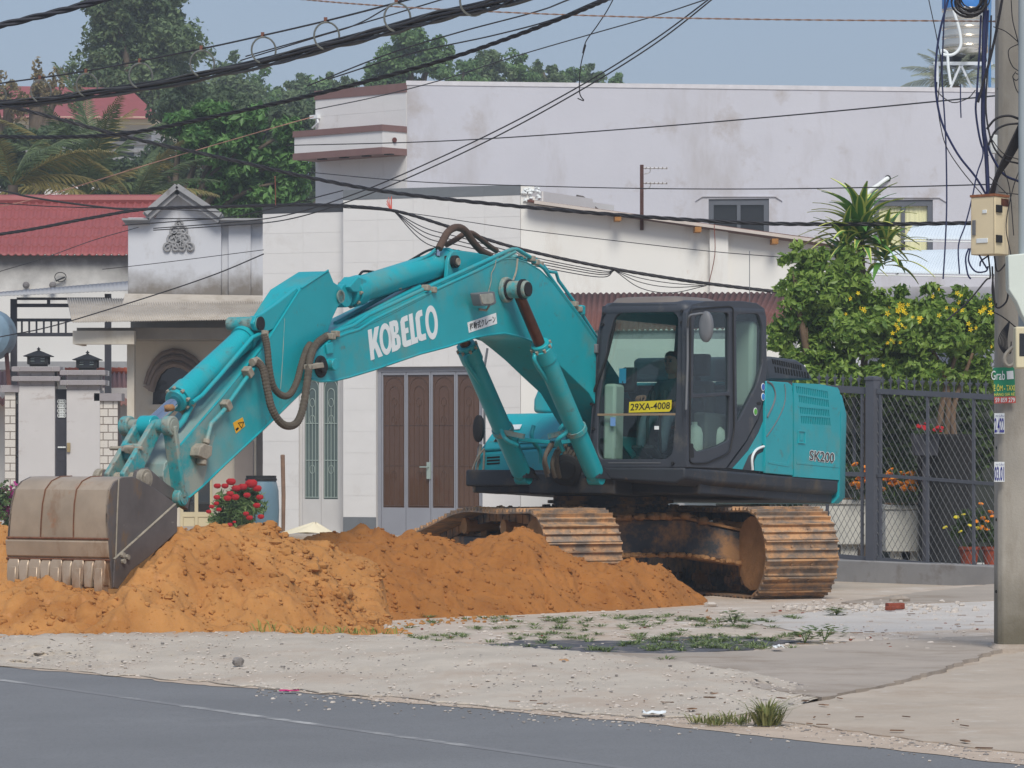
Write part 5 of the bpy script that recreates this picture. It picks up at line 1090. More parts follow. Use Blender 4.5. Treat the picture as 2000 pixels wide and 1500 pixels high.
tile_rect(WH, xm0, xm1, zd, zb_, 0, m_tile); tile_rect(WH, xd1, xm1, wz(950, 1040), zd, 0, m_tile, .45)
zc = wz(700, 1010); tile_rect(WH, xm0, xd0, zc, zd, 0, m_tile, .7, .36); tile_rect(WH, xm0, xd0, -.05, zc, 0, m_band, .32, .3, 'plinth_tile', dep=.02)
# four leaf steel door
dr_ = MB(); dr_.plate([rect(xd0+.002, xd1-.002, 0, zd-.002, .05), rect(xd0+.06, xd1-.06, .03, zd-.08, .05)], (0, .06, 0)); door_ = dr_.build('front_door', m_doorgrey, WH)
lw = (xd1-xd0-.12)/4; zl = wz(840, 992)
for k in range(4):
    a = xd0+.06+k*lw; b = a+lw
    m_ = MB(); m_.plate([rect(a+.004, b-.004, .03, zd-.085, .06), rect(a+.03, b-.03, zl, zd-.13, .06)], (0, .04, 0)); lf_ = m_.build('door_leaf', m_doorgrey, door_)
    m_ = MB(); m_.box((a+.025, .085, zl-.01), (b-.025, .092, zd-.12)); m_.build('door_pane', m_brglass, door_, smooth=0)
    pane_grille(door_, a+.04, b-.04, zl+.02, zd-.15, .079, m_brgrille, .005)
mb = MB(); hx_ = xd0+.06+2*lw-.03; hz_ = wz(835, 905); mb.box((hx_-.035, .035, hz_-.25), (hx_+.035, .06, hz_+.02)); mb.tube([(hx_, .05, hz_-.06), (hx_, 0, hz_-.06), (hx_-.14, 0, hz_-.06)], .012, 6); mb.build('door_handle', m_grille, door_)
# left wing, a little lower and set back, with the narrow door
Y2 = .22; xl0, xl1 = wx(514, Y2), wx(672, Y2); zt2 = wz(590, 402, Y2); zt3 = wz(590, 416, Y2); xn0, xn1 = wx(584, Y2), wx(666, Y2); zn = wz(625, 728, Y2); zs = wz(625, 1040, Y2)
mb = MB(); mb.plate([rect(xl0, xl1, -.1, zt2, Y2), rect(xn0, xn1, zs, zn, Y2)], (0, .2, 0)); mb.box((xl0, 1.2, 0), (xl1, 1.3, zt2-.1)); mb.box((xl0, Y2+.2, 0), (xl0+.1, 1.3, zt2-.1)); mb.box((xl0, Y2+.2, zt2-.4), (xl1, 1.25, zt2-.15)); mb.build('left_wing_wall', m_grout, WH, smooth=0)
tile_rect(WH, xl0, xl1, zt3, zt2, Y2, m_blackband, .62, .3, 'band_tile', dep=.02)
tile_rect(WH, xl0, xl1, zn, zt3, Y2, m_tile); tile_rect(WH, xl0, xn0, zs, zn, Y2, m_tile, .7, .36)
m_ = MB(); m_.plate([rect(xn0, xn1, zs, zn-.002, Y2+.04), rect(xn0+.04, xn1-.04, zs+.03, zn-.05, Y2+.04)], (0, .06, 0)); nd = m_.build('side_door', m_doorpale, WH)
lw = (xn1-xn0-.08)/2; zl = wz(625, 975, Y2)
for k in range(2):
    a = xn0+.04+k*lw; b = a+lw
    m_ = MB(); m_.plate([rect(a+.003, b-.003, zs+.03, zn-.055, Y2+.045), rect(a+.04, b-.04, zl, zn-.09, Y2+.045)], (0, .04, 0)); m_.build('door_leaf', m_doorpale, nd)
    m_ = MB(); m_.box((a+.035, Y2+.07, zl-.01), (b-.035, Y2+.076, zn-.08)); m_.build('door_pane', m_grglass, nd, smooth=0); pane_grille(nd, a+.045, b-.045, zl+.02, zn-.1, Y2+.063, m_grille, .007)
mb = MB(); mb.box((xl0-.3, -.9, -.1), (xm1, Y2, zs-.03)); mb.build('porch_step', m_conc, WH, bevel=.01)
# side wall facing the camera with the sloping shed roof
sc = WF.M @ V((xm1, 0, 0)); SF = Fr(sc.x+.004, sc.y-.03, 0, yaw=2)
SWt = thing('side_wall', 'warm white side wall with flaking plaster above the rusty shed roof', 'wall', SF)
sp = lambda a, b, y=0: SF.pix(a, b, 1, y)
r0 = sp(1042, 399); r1 = sp(1640, 486)
mb = MB(); mb.prism([sp(1017, 362), sp(1043, 363), sp(1045, 375), sp(1034, 381), sp(1048, 386), sp(1062, 398), r0, r1, V((r1.x, 0, 0)), V((0, 0, 0))], (0, .2, 0)); mb.build('wall', m_warm, SWt, smooth=0)
mb = MB(); mb.prism([sp(1385, 449), sp(1421, 454), sp(1421, 580), sp(1385, 580)], (0, -.12, 0)); mb.build('pilaster', m_warm, SWt)
mb = corr(r0+V((-.1, -.28, .06)), r1+V((.3, -.28, .06)), r0+V((-.1, 3, .1)), r1+V((.3, 3, .1)), 1, 0); solid(mb.build('shed_roof', m_rust, SWt, smooth=0), .03)
mb = MB(); mb.bar(r0+V((0, -.27, .02)), r1+V((.3, -.27, .02)), .03, .05); mb.build('fascia', M('pale_fascia', S(196, 186, 178), .8, .1, 3), SWt)
for a, b in ((1206, 427), (1362, 449), (1512, 472)): mb = MB(); c = sp(a, b, -.2); mb.cbox(c, .1, .35, .08); mb.build('purlin_end', m_purlin, SWt)
mb = MB()
for k in range(40): lump(mb, sp(1022 + rnd.uniform(0, 34), 366 + rnd.uniform(0, 28), -.02), rnd.uniform(.015, .04), rnd)
mb.build('broken_plaster', m_whitep, SWt, smooth=30, stuff=True)
# gable piece and torn sheet above the shed roof
GF = Fr(0, 64, 0); gp = lambda a, b, y=0: GF.pix(a, b, 1, y)
gt = thing('gable_top', 'small grey moulded gable peeking above the shed roof', 'gable', GF)
mb = MB(); mb.prism([gp(1090, 420), gp(1128, 382), gp(1172, 420)], (0, .3, 0)); mb.build('gable', m_stonetrim, gt)
for q, o_ in ((5, .05), (11, .1)): mb = MB(); mb.tube([gp(1092+q, 418, -.02), gp(1127, 383+q, -.02)], .035, 6); mb.build('moulding', M('moulding_%d' % q, S(176, 182, 186), .8, .06), gt)
mb = MB(); mb.prism([gp(1126, 380, -.1), gp(1140, 383, -.1), gp(1176, 414, -.1), gp(1168, 418, -.1)], (0, .8, 0)); mb.build('mossy_cap', M('mossy_cap', S(96, 90, 88), .95, .3, 6), gt)
# TV aerial
AF = Fr(0, 61, 0); ap = lambda a, b: AF.pix(a, b, 1, 0)
at = thing('tv_aerial', 'rusty mast with two short aerial booms on the shed roof', 'aerial', AF)
mb = MB(); mb.box(tuple(ap(1250, 425)-V((0, .035, .2))), tuple(ap(1257, 322)+V((0, .035, 0)))); mb.build('mast', M('rust_mast', S(84, 58, 54), .9, .2, 8), at)
for b in (328, 357.5):
    mb = MB(); mb.tube([ap(1250, b), ap(1304, b+1)], .012, 5); mb.tube(spline([ap(1272, b), ap(1268, b+9), ap(1258, b+12)], 4), .008, 5)
    for k in range(6): c = ap(1262+8*k, b); mb.tube([c-V((0, .22, 0)), c+V((0, .22, 0))], .008, 5)
    mb.build('aerial_boom', m_doorpale, at)

# ---- lavender building --------------------------------------------
lc = P(795, 800, 75); LF = Fr(lc.x, 75, 0, yaw=0); LBt = thing('lavender_building', 'large lavender plastered building with grey sliding windows', 'building', LF)
lp = lambda a, b, y=0: LF.pix(a, b, 1, y)
w1 = [lp(1384, 389), lp(1502, 388), lp(1502, 500), lp(1384, 500)]; w2 = [lp(1707, 391), lp(1822, 390), lp(1822, 520), lp(1707, 520)]
tl_, tr_ = lp(795, 161), lp(2150, 178)
mb = MB(); mb.plate([[tl_, tr_, V((tr_.x, 0, 0)), V((0, 0, 0))], w1, w2], (0, .22, 0)); mb.build('side_wall', m_lav, LBt, smooth=0)
mb = MB(); mb.prism([tl_+V((-.02, -.015, .035)), tr_+V((0, -.015, .035)), tr_+V((0, -.015, -.05)), tl_+V((-.02, -.015, -.05))], (0, .26, 0)); mb.build('parapet_cap', M('cap_pale', S(206, 204, 208), .9, .1, 4), LBt)
mb = MB(); mb.box((.3, .5, 0), (tr_.x, 8, tl_.z-.7)); mb.build('body', m_lav, LBt)
for i, q in enumerate((w1, w2)):
    x0, x1, z1, z0 = q[0].x, q[1].x, q[0].z, q[2].z
    m_ = MB(); m_.plate([rect(x0, x1, z0, z1, .03), rect(x0+.1, (x0+x1)/2-.035, z0+.08, z1-.11, .03), rect((x0+x1)/2+.035, x1-.1, z0+.08, z1-.11, .03)], (0, .09, 0)); wf_ = m_.build('window', M('window_frame_grey%d' % i, S(92, 96, 104), .5, .05), LBt)
    for a, b in ((x0+.08, (x0+x1)/2-.03), ((x0+x1)/2+.03, x1-.08)):
        if i == 0: m_ = MB(); m_.box((a, .09, z0), (b, .096, z1-.1)); m_.build('pane', m_dkglass, wf_, smooth=0)
        else:
            m_ = MB(); m_.box((a, .09, z0), (b, .096, z1-.1)); m_.build('pane', glassmat('clear_pane', (.95, .96, .93), 1.25), wf_, smooth=0)
            m_ = MB(); m_.grid(60, 6, lambda u, v: V((a+(b-a)*u, .118+.008*math.sin(u*38+1.5*math.sin(u*9)), z0+(z1-.1-z0)*v))); m_.build('curtain', M('yellow_curtain', S(246, 240, 206), .9, .04, 3, dirt=S(216, 176, 110), amt=.26, dscale=1.2), wf_, smooth=80)
    m_ = MB(); m_.prism([V((x0-.26, -.03, z1-.04)), V((x0-.12, -.03, z1+.045)), V((x1+.12, -.03, z1+.045)), V((x1+.26, -.03, z1-.04)), V((x1+.14, -.03, z1+.065)), V((x0-.14, -.03, z1+.065))], (0, .03, 0)); m_.build('lintel', m_lav, LBt)
mb = MB(); a, b = lp(1692, 385, -.06), lp(1735, 348, -.06); mb.tube(spline([lp(1688, 388, -.1), lp(1700, 372, -.1), lp(1715, 362, -.08), lp(1731, 350, -.05), lp(1735, 348, .05)], 4), .045, 8); mb.build('drain_pipe', m_whitep, LBt, smooth=60)
mb = MB(); mb.cyl(lp(1734, 348, .02), lp(1734, 348, -.03), .06, n=14); mb.build('pipe_hole', m_void, LBt)
FF = Fr(lc.x, 75, 0, yaw=-43); fp = lambda a, b, y=0: FF.pix(a, b, 1, y)
FT = thing('white_facade', 'white tiled upper facade with brown trim and a jutting ledge', 'building', FF)
x0 = fp(617, 400).x; ztop = fp(795, 160).z
mb = MB(); mb.box((x0, 0, 0), (-.004, .25, ztop-.02)); mb.box((x0, .25, 0), (x0+.2, 5, ztop-.4)); mb.build('wall', m_grout, FT)
zl0, zl1 = fp(795, 248).z, fp(795, 303).z
tile_rect(FT, x0, -.006, zl0, ztop-.2, 0, m_tile, .7, .42); tile_rect(FT, x0, -.006, zl1-1.9, zl1, 0, m_tile, .7, .42)
mb = MB(); mb.box((x0-.02, -.03, ztop-.2), (.0, .2, ztop-.02)); mb.build('brown_band', m_brown, FT)
mb = MB(); xlw = fp(575, 275, -.66).x; mb.box((xlw, -.66, zl1), (-.02, 0, zl0)); ldg = mb.build('ledge', m_tile, FT)
for z in (zl0-.0, zl1+.0):
    mb = MB(); mb.box((xlw-.02, -.69, z-.11 if z == zl0 else z-.01), (-.0, .0, z+.01 if z == zl0 else z+.12)); mb.build('brown_band', m_brown, ldg)
for k in range(4): mb = MB(); c = xlw+.7+k*.62; mb.box((c-.09, -.62, zl1-.03), (c+.09, -.52, zl1-.01)); mb.build('drip_slot', m_void, ldg)
mb = MB(); mb.cyl((-.012, -.35, (zl0+zl1)/2), (.02, -.35, (zl0+zl1)/2), .05, n=12); mb.build('outlet', M('outlet_red', S(96, 52, 46), .7), ldg)
mb = MB(); mb.box((x0-.08, -.1, fp(620, 232).z), (x0+.14, 0, fp(620, 225).z)); mb.tube(spline([V((x0+.05, -.05, fp(620, 228).z)), V((x0+.14, -.08, fp(620, 240).z)), V((x0-.05, -.05, fp(620, 250).z))], 4), .02, 6); mb.build('wire_bracket', m_whitep, FT)

# ---- cream house with gable ---------------------------------------
CF = Fr(0, 66, 0); cp = lambda a, b, y=0: CF.pix(a, b, 1, y)
CH = thing('cream_house', 'old cream house with small gable pediment, scroll ornament and fibre cement porch roof', 'house', CF)
def cbx(a, b, c, d, y0, y1): p, q = cp(a, d, y0), cp(b, c, y0); return (p.x, y0, p.z), (q.x, y1, q.z)
mb = MB(); mb.box(*cbx(250, 432, 425, 600, 0, .3)); mb.box(*cbx(430, 516, 436, 600, .12, .35)); mb.box(*cbx(446, 490, 436, 590, .04, .12)); zf_ = cp(300, 585).z; mb.build('frieze_wall', gradmix(m_blueish, 2, zf_+.75, zf_-.1, S(124, 118, 112), 2.2, .25), CH, bevel=.01)
mb = MB(); mb.prism([cp(300, 428), cp(346, 372), cp(424, 428)], (0, .3, 0)); ped = mb.build('pediment', m_blueish, CH)
for (a, b), (c, d) in (((286, 424), (347, 371)), ((347, 371), (432, 428))):
    for w_, y_, k in ((.16, -.12, 0), (.09, -.19, .06)):
        mb = MB(); mb.bar(cp(a, b, y_/2)+V((0, 0, k)), cp(c, d, y_/2)+V((0, 0, k)), abs(y_)+.2, w_); mb.build('raking_cornice', m_stonetrim, ped)
for a, b, t in ((238, 292, 424), (430, 516, 424)):
    for k in range(3): mb = MB(); p, q = cbx(a+6-3*k if a < 300 else a, b, t+2+4*(2-k), t+6+4*(2-k), -.12-.05*k, .35); mb.box(p, q); mb.build('cornice', m_stonetrim, CH)
orn = MB(); ro = random.Random(2)
def scroll(c, r, turns, s): orn.tube([c + V((s*math.cos(t)*r*(1-t/(turns*6.4)), -.03, math.sin(t)*r*(1-t/(turns*6.4)))) for t in [k*.45 for k in range(int(turns*14))]], .022, 5)
for (a, b, r, s) in ((349, 438, .07, 1), (341, 452, .1, 1), (358, 452, .1, -1), (336, 468, .11, 1), (362, 468, .11, -1), (349, 466, .12, 1), (328, 484, .1, 1), (342, 484, .1, -1), (357, 484, .1, 1), (371, 484, .1, -1), (349, 480, .08, 1)): scroll(cp(a, b), r, 1.5, s)
orn.prism([cp(347, 428), cp(352, 428), cp(372, 482), cp(326, 482)], (0, -.025, 0)); orn.build('scroll_ornament', m_stonetrim, CH, smooth=60)
mb = MB(); mb.plate([[cp(255, 1050, .35), cp(500, 1050, .35), cp(500, 600, .35), cp(255, 600, .35)], [cp(354, 1040, .35), cp(412, 1040, .35), cp(412, 882, .35), cp(354, 882, .35)]], (0, .25, 0)); mb.build('front_wall', m_cream, CH, smooth=0)
mb = MB(); mb.box(*cbx(300, 480, 820, 1050, 3.4, 3.5)); mb.build('room_wall', M('room_wall', S(120, 112, 106), .9), CH)
# porch roof
e0, e1 = cp(140, 628, -1.9), cp(452, 638, -2.1); t0, t1 = cp(244, 580, -.02), cp(516, 584, -.02)
e0b = cp(146, 629, -1.9)
mb = corr(t0+V((-1.0, 0, -.02)), t1, e0, cp(540, 622, -1.6), 84, .012, 4, 3); solid(mb.build('porch_roof', m_fibre, CH, smooth=60), .012)
mb = MB(); mb.grid(30, 3, lambda u, v: (t0*(1-u)+t1*u) + V((0, -.55*v, .10*(1-v)*(1-v)-.04-.12*v))); mb.build('roof_flashing', m_fibre, CH, smooth=60)
mb = MB(); mb.box(*cbx(142, 262, 646, 672, -1.55, -1.2)); mb.box(*cbx(142, 150, 646, 672, -1.2, .3)); mb.build('porch_beam', m_cream, CH)
mb = MB(); mb.box(*cbx(150, 500, 640, 662, -1.15, .34)); mb.build('porch_ceiling', M('porch_ceiling', S(150, 142, 132), .9), CH)
mb = MB(); mb.box(*cbx(248, 262, 672, 1050, -.9, -.6)); mb.build('porch_post', m_cream, CH)
# arch window
ac_ = [(290, 757), (296, 735), (306, 714), (320, 700), (338, 694), (356, 697), (374, 708), (388, 724), (398, 745)]
mb = MB()
for k in range(3): mb.tube([cp(a, b-2+7*k-4, .32-.05*k) if True else 0 for a, b in [(343+(a-343)*(1.08-.09*k), 757+(b-757)*(1.04-.09*k)) for a, b in ac_]], .06, 6)
mb.build('window_arch', M('arch_moulding', S(134, 118, 108), .85, .1, 5), CH, smooth=60)
for a, b in ((284, 756), ): mb = MB(); mb.prism([cp(278, 754, .2), cp(296, 752, .2), cp(300, 760, .2), cp(290, 762, .2)], (0, .15, 0)); mb.build('arch_foot', M('arch_foot', S(150, 136, 126), .85), CH)
mb = MB(); mb.prism([cp(a, b, .34) for a, b in [(298, 790)] + [(343+(a-343)*.82, 757+(b-757)*.82) for a, b in ac_] + [(392, 790)]], (0, .004, 0)); mb.build('arch_pane', m_dkglass, CH, smooth=0)
mb = MB(); mb.box(*cbx(290, 402, 790, 800, .2, .36)); mb.build('window_sill', m_cream, CH); mb = MB(); mb.box(*cbx(330, 372, 820, 842, .33, .349)); mb.build('vent_pane', m_dkglass, CH)
m_ydoor = M('yellowed_door', S(206, 194, 162), .7, .05, 3)
px_ = lambda a, b, c, d, y: [cp(a, d, y), cp(b, d, y), cp(b, c, y), cp(a, c, y)]
mb = MB(); mb.plate([px_(352, 414, 880, 1040, .30), px_(358, 380, 886, 1000, .30), px_(387, 410, 886, 1000, .30)], (0, .04, 0)); yd = mb.build('front_door', m_ydoor, CH)
for a, b in ((358, 380), (387, 410)):
    mb = MB(); mb.prism(px_(a-1, b+1, 885, 1001, .335), (0, .005, 0)); mb.build('door_pane', glassmat('door_pane_tint', (.55, .55, .53), 1.5), yd, smooth=0); mb = MB(); mb.tube([V((p.x, .295, p.z)) for p in px_(a, b, 1009, 1030, .3)], .012, 4, closed=True); mb.build('door_panel', m_ydoor, yd)
mb = MB(); mb.box(*cbx(458, 494, 860, 1040, .1, .35)); mb.build('corner_pier', M('pier_taupe', S(150, 140, 134), .85, .06), CH); mb = MB(); mb.box(*cbx(492, 520, 780, 1040, .5, .6)); mb.build('passage_shade', M('recess_shade_grey', S(120, 114, 112), .9, .06), CH)  # grey panel fills the gap, recess shade painted into its colour
mb = MB(); mb.box(*cbx(230, 516, 1034, 1060, -2.2, .4)); mb.build('porch_floor', m_conc, CH)

# ---- house with red tile roof at the left -------------------------
RF = Fr(0, 74, 0); rp = lambda a, b, y=0: RF.pix(a, b, 1, y)
RH = thing('red_roof_house', 'white house with bright red profiled tile roof and stained wall top', 'house', RF)
ra, rb_ = rp(-420, 394, 1.9), rp(320, 394, 1.9); rc, rd = rp(-420, 501, -.2), rp(262, 501, -.2); rd = V((rb_.x, rc.y, rc.z))
def rooff(u, v):
    k = v*6; fr_ = k-math.floor(k) if v < 1 else 1.0
    p = (ra*(1-u)+rb_*u)*(1-v) + (rc*(1-u)+rd*u)*v; wv = math.sin(u*2*math.pi*50); return p + V((0, -.01, .035*fr_ + .028*max(-.3, wv)))
vs6 = []
for k in range(6): vs6 += [k/6+1e-4, k/6+.08, (k+1)/6-1e-3]
mb = MB(); nu_ = 400; o_ = [[rooff(i/nu_, v) for i in range(nu_+1)] for v in vs6]; mb.loft(o_, cap=False, closed=False); solid(mb.build('tile_roof', m_redtile, RH, smooth=50), .02)
mb = MB(); mb.tube([ra+V((0, 0, .03)), rb_+V((0, 0, .03))], .11, 8); mb.build('ridge_cap', m_redtile, RH)
mb = MB(); q0, q1 = rp(-420, 720), rp(256, 498); mb.box((q0.x, 0, -.2), (q1.x, .25, q1.z)); mb.box((q0.x, 0.25, 0), (q1.x-.2, 5, q1.z-.3)); mb.build('wall', gradmix(M('rain_stained_wall', S(214, 212, 208), .9, .04, 1), 2, q1.z-1.0, q1.z+.15, S(120, 118, 116), 1.3, .3), RH)
mb = MB(); q0, q1 = rp(-420, 722, -.3), rp(256, 706, -.3); mb.box((q0.x, -.3, q0.z), (q1.x, 0, q1.z)); mb.build('wall_coping', m_stonetrim, RH)
for a in (51, 103):
    mb = MB(); c = rp(a, 557, -.15); mb.lathe([(.001, -.06), (.06, -.06), (.07, 0), (.06, .05), (.03, .08), (.001, .08)], c, 12, axis=(0, -1, 0)); mb.cyl(c, c+V((0, .16, .02)), .035, n=8); mb.build('wall_lamp', M('lamp_shell_%d' % a, S(120, 116, 116), .5), RH)
mb = MB(); c = rp(118, 541, -.08); mb.tube([c + V((.11*math.cos(t), 0, .09*math.sin(t))) for t in [k*.35 for k in range(36)]], .008, 5); mb.bar(rp(109, 549, -.08), rp(127, 541, -.08), .02, .03); mb.build('wire_coil', m_black, RH)
# low pinkish roof behind the gate
LFm = Fr(0, 69, 0); l2 = lambda a, b, y=0: LFm.pix(a, b, 1, y)
LR = thing('low_roof', 'low rusty pink sheet roof with orange ridge tiles behind the gate', 'roof', LFm)
mb = corr(l2(-300, 724, 2), l2(258, 724, 2), l2(-300, 790, -.5), l2(258, 790, -.5), 60, .025, 4); solid(mb.build('sheet', M('pink_sheet', S(160, 118, 112), .8, .1, 3), LR, smooth=60), .01)
mb = MB()
for k in range(13): c = l2(110+12*k, 725, 1.9); mb.tube([c, c+V((.12, 0, 0))], [.075, .06], 8)
mb.build('ridge_tile', M('orange_ridge', S(186, 92, 62), .8, .15, 6), LR, stuff=True)
mb = MB(); q0, q1 = l2(-300, 800), l2(258, 790); mb.box((q0.x, 0, -.1), (q1.x, .2, q1.z+.3)); mb.build('wall', m_stain, LR)

# ---- carport --------------------------------------------------------
KF = Fr(0, 68.2, 0); kp = lambda a, b, y=0: KF.pix(a, b, 1, y)
KT = thing('carport', 'dark steel carport frame under a thin grey sheet at far left', 'carport', KF)
mb = corr(kp(-60, 575, 1.8), kp(262, 548, 1.8), kp(-60, 580, -.6), kp(262, 566, -.6), 40, .005, 4); solid(mb.build('sheet', M('grey_sheet', S(158, 158, 160), .8, .06, 3), KT, smooth=60), .01)
def kbar(a, b, c, d, w_=.1, y=0): m_ = MB(); p, q = kp(a, d, y), kp(b, c, y); m_.box((p.x, y-w_/2, p.z), (q.x, y+w_/2, q.z)); return m_
for a, b, c, d in ((21, 33, 584, 1060), (205, 217, 574, 1060)): kbar(a, b, c, d, .12).build('post', m_steel, KT)
for a, b, c, d in ((33, 205, 593, 600), (33, 205, 581, 586), (33, 142, 622, 628), (33, 142, 650, 657)): kbar(a, b, c, d, .06).build('beam', m_steel, KT)
for k in range(7): kbar(41+14.3*k, 44.5+14.3*k, 628, 650, .03).build('baluster', m_steel, KT)
for k in (92, 180): kbar(k, k+6, 586, 593, .05).build('beam_spacer', m_steel, KT)

# ---- gate pillars ---------------------------------------------------
GFm = Fr(0, 61, 0); gq = lambda a, b, y=0: GFm.pix(a, b, 1, y)
def gbox(a, b, c, d, y0, y1): m_ = MB(); p, q = gq(a, d, y0), gq(b, c, y0); m_.box((p.x, y0, max(-.05, p.z)), (q.x, y1, q.z)); return m_
def pillar(a, b, top, bt, label, lampc, lamptop, lamplab):
    w0, w1_ = gq(a, 900).x, gq(b, 900).x; T = thing('gate_pillar', label, 'gate pillar', V(((w0+w1_)/2, 61, 0))); T0 = (w0+w1_)/2; hw = (w1_-w0)/2
    z1, z2 = gq(a, bt).z, gq(a, top).z
    m_ = MB(); m_.box((-hw, 0, -.05), (hw, .6, z1)); m_.build('marble_shaft', m_marble, T, bevel=.006)
    n = 4; h_ = (z2-z1)/n
    for k in range(n):
        e = .10 if k % 2 else 0
        m_ = MB(); m_.box((-hw-e+.02, -e+.02, z1+k*h_), (hw+e-.02, .6+e-.02, z1+(k+1)*h_)); m_.build('brick_core', m_grout, T)
        L_ = 2*(hw+e); nb = 3; off = (k % 2)*.5
        for i in range(nb+(1 if off else 0)):
            u0 = max(0, (i-off)/nb); u1 = min(1, (i+1-off)/nb); m_ = MB(); m_.box((-hw-e+L_*u0+.004, -e, z1+k*h_+.004), (-hw-e+L_*u1-.004, .3, z1+(k+1)*h_-.004)); m_.build('brick', m_brickg, T)
    lt = thing('gate_lamp', lamplab, 'lamp', V((gq(lampc, 800).x, 61.3, z2))); zz = gq(lampc, lamptop, .3).z - z2
    m_ = MB(); m_.box((-.13, -.13, 0), (.13, .13, zz*.12)); m_.box((-.16, -.16, zz*.12), (.16, .16, zz*.17)); m_.build('lamp_base', m_black, lt)
    m_ = MB(); m_.box((-.14, -.14, zz*.17), (.14, .14, zz*.5)); m_.build('lamp_glass', m_dkglass, lt, smooth=0)
    for sx in (-1, 1):
        for sy in (-1, 1): m_ = MB(); m_.box((sx*.14-.025, sy*.14-.025, zz*.15), (sx*.14+.025, sy*.14+.025, zz*.52)); m_.build('lamp_post', m_black, lt)
    for q in range(2): m_ = MB(); m_.box((-.12, -.155, zz*(.27+.12*q)), (-.05, -.145, zz*(.29+.12*q))); m_.box((.05, -.155, zz*(.27+.12*q)), (.12, -.145, zz*(.29+.12*q))); m_.build('lamp_bar', m_grille, lt)
    m_ = MB(); rg = lambda s_, z: [V((-s_, -s_, z)), V((s_, -s_, z)), V((s_, s_, z)), V((-s_, s_, z))]
    m_.loft([rg(.215, zz*.5), rg(.225, zz*.53), rg(.05, zz*.77), rg(.02, zz*.8)]); m_.lathe([(.001, zz*.78), (.03, zz*.8), (.012, zz*.84), (.035, zz*.88), (.01, zz*.94), (.001, zz)], (0, 0, 0), 8); m_.build('lamp_roof', m_black, lt, smooth=20)
pillar(36, 107, 716, 754, 'marble clad gate pillar with grey brick cap, left of the two', 71, 677, 'black lantern on the left marble gate pillar')
pillar(130, 195, 723, 762, 'marble clad gate pillar with grey brick cap, right of the two', 167, 684, 'black lantern on the right marble gate pillar')
def brickcol(a, b, top, capb, label):
    w0, w1_ = gq(a, 900).x, gq(b, 900).x; T = thing('brick_column', label, 'column', V((w0, 61.05, 0))); z2 = gq(a, capb).z; z3 = gq(a, top).z
    m_ = MB(); m_.box((.004, .004, -.05), (w1_-w0-.004, .4, z2)); m_.build('core', M('dark_grout', S(120, 108, 100), .9), T)
    tile_rect(T, 0, w1_-w0, 0, z2, .012, m_brickw, (w1_-w0)/1.5 if (w1_-w0) > .25 else .16, .125, 'brick', dep=.014, gap=.014, stag=True)
    m_ = MB(); m_.box((-.06, -.05, z2), (w1_-w0+.06, .45, z3)); m_.build('cap', m_brickg, T)
brickcol(191, 230, 768, 783, 'white brick column right of the marble gate pillars')
brickcol(8, 30, 752, 766, 'white brick column left of the marble gate pillars')
def gpanel(a, b, top, bot, label, nb, motif=False):
    T = thing('barred_gate', label, 'gate', V((gq(a, 900).x, 61.15, 0))); w_ = gq(b, 900).x - gq(a, 900).x; z1, z0 = gq(a, top).z, .15
    for x in (0, w_-.03): m_ = MB(); m_.box((x, 0, z0), (x+.03, .04, z1)); m_.build('frame_bar', m_steel, T)
    for z in (z0, z1-.05, (z0+z1)*.5): m_ = MB(); m_.box((.03, .004, z), (w_-.03, .036, z+.05)); m_.build('rail', m_steel, T)
    for k in range(nb):
        x = .03 + (w_-.06)*(k+.5)/nb; m_ = MB(); m_.box((x-.014, .01, z0), (x+.014, .03, z1)); bar_ = m_.build('bar', m_steel, T)
        m_ = MB(); m_.loft([[V((x-s_, .02-s_, z)), V((x+s_, .02-s_, z)), V((x+s_, .02+s_, z)), V((x-s_, .02+s_, z))] for s_, z in ((.012, z1), (.016, z1+.05), (.028, z1+.1), (.002, z1+.24))]); m_.build('spear_tip', m_whitep, bar_)
        m_ = MB(); m_.cyl((x, .005, z1*.62), (x, -.012, z1*.62), .014, n=8); m_.build('stud', m_whitep, bar_)
    if motif:
        m_ = MB(); 
        for i in range(4):
            for j in range(4): m_.tube([V((.04+(w_-.08)*(i+.5)/4 + .026*math.cos(t), -.004, z1-.42+.075*j + .03*math.sin(t))) for t in [q*.785 for q in range(8)]], .007, 4, closed=True)
        m_.build('lattice_motif', m_whitep, T)
gpanel(107, 130, 760, 915, 'narrow grey pedestrian gate between the two marble pillars', 5, True)
gpanel(173, 190, 800, 920, 'grey barred gate leaf against the right marble pillar', 4)
gpanel(27, 34, 788, 950, 'sliver of grey barred gate left of the marble pillars', 2)
mb = MB(); c = P(134, 874, 60.98); mb.cbox(c, .055, .03, .15); tag(mb.build('intercom', M('intercom_brass', S(150, 132, 96), .5), None, bevel=.006), 'small brass intercom plate on the right marble pillar', 'intercom')
# garden wall between gate and cream house, round blue tank at the left edge
mb = MB(); p, q = gq(230, 1050, .2), gq(258, 838, .2); mb.box((p.x, .2, 0), (q.x, .3, q.z)); o_ = mb.build('gate_side_panel', m_steel, None); o_.matrix_world = GFm.M; tag(o_, 'dark steel panel between white brick column and cream house', 'gate')
BT = thing('round_tank', 'blue round tank at the left edge behind the carport post', 'tank', P(-24, 700, 67))
mb = MB(); mb.lathe([(.001, -.35), (.3, -.34), (.42, -.25), (.45, 0), (.45, .5), (.4, .7), (.001, .75)], (0, 0, .42), 26, axis=(0, 1, 0)); mb.build('drum', M('blue_drum', S(118, 142, 160), .5, .1, 3, dirt=S(90, 86, 84), amt=.4, dscale=2), BT)
mb = MB(); mb.lathe([(.12, -.36), (.14, -.42), (.001, -.42)], (0, 0, .42), 16, axis=(0, 1, 0)); mb.build('hatch', m_steel, BT)
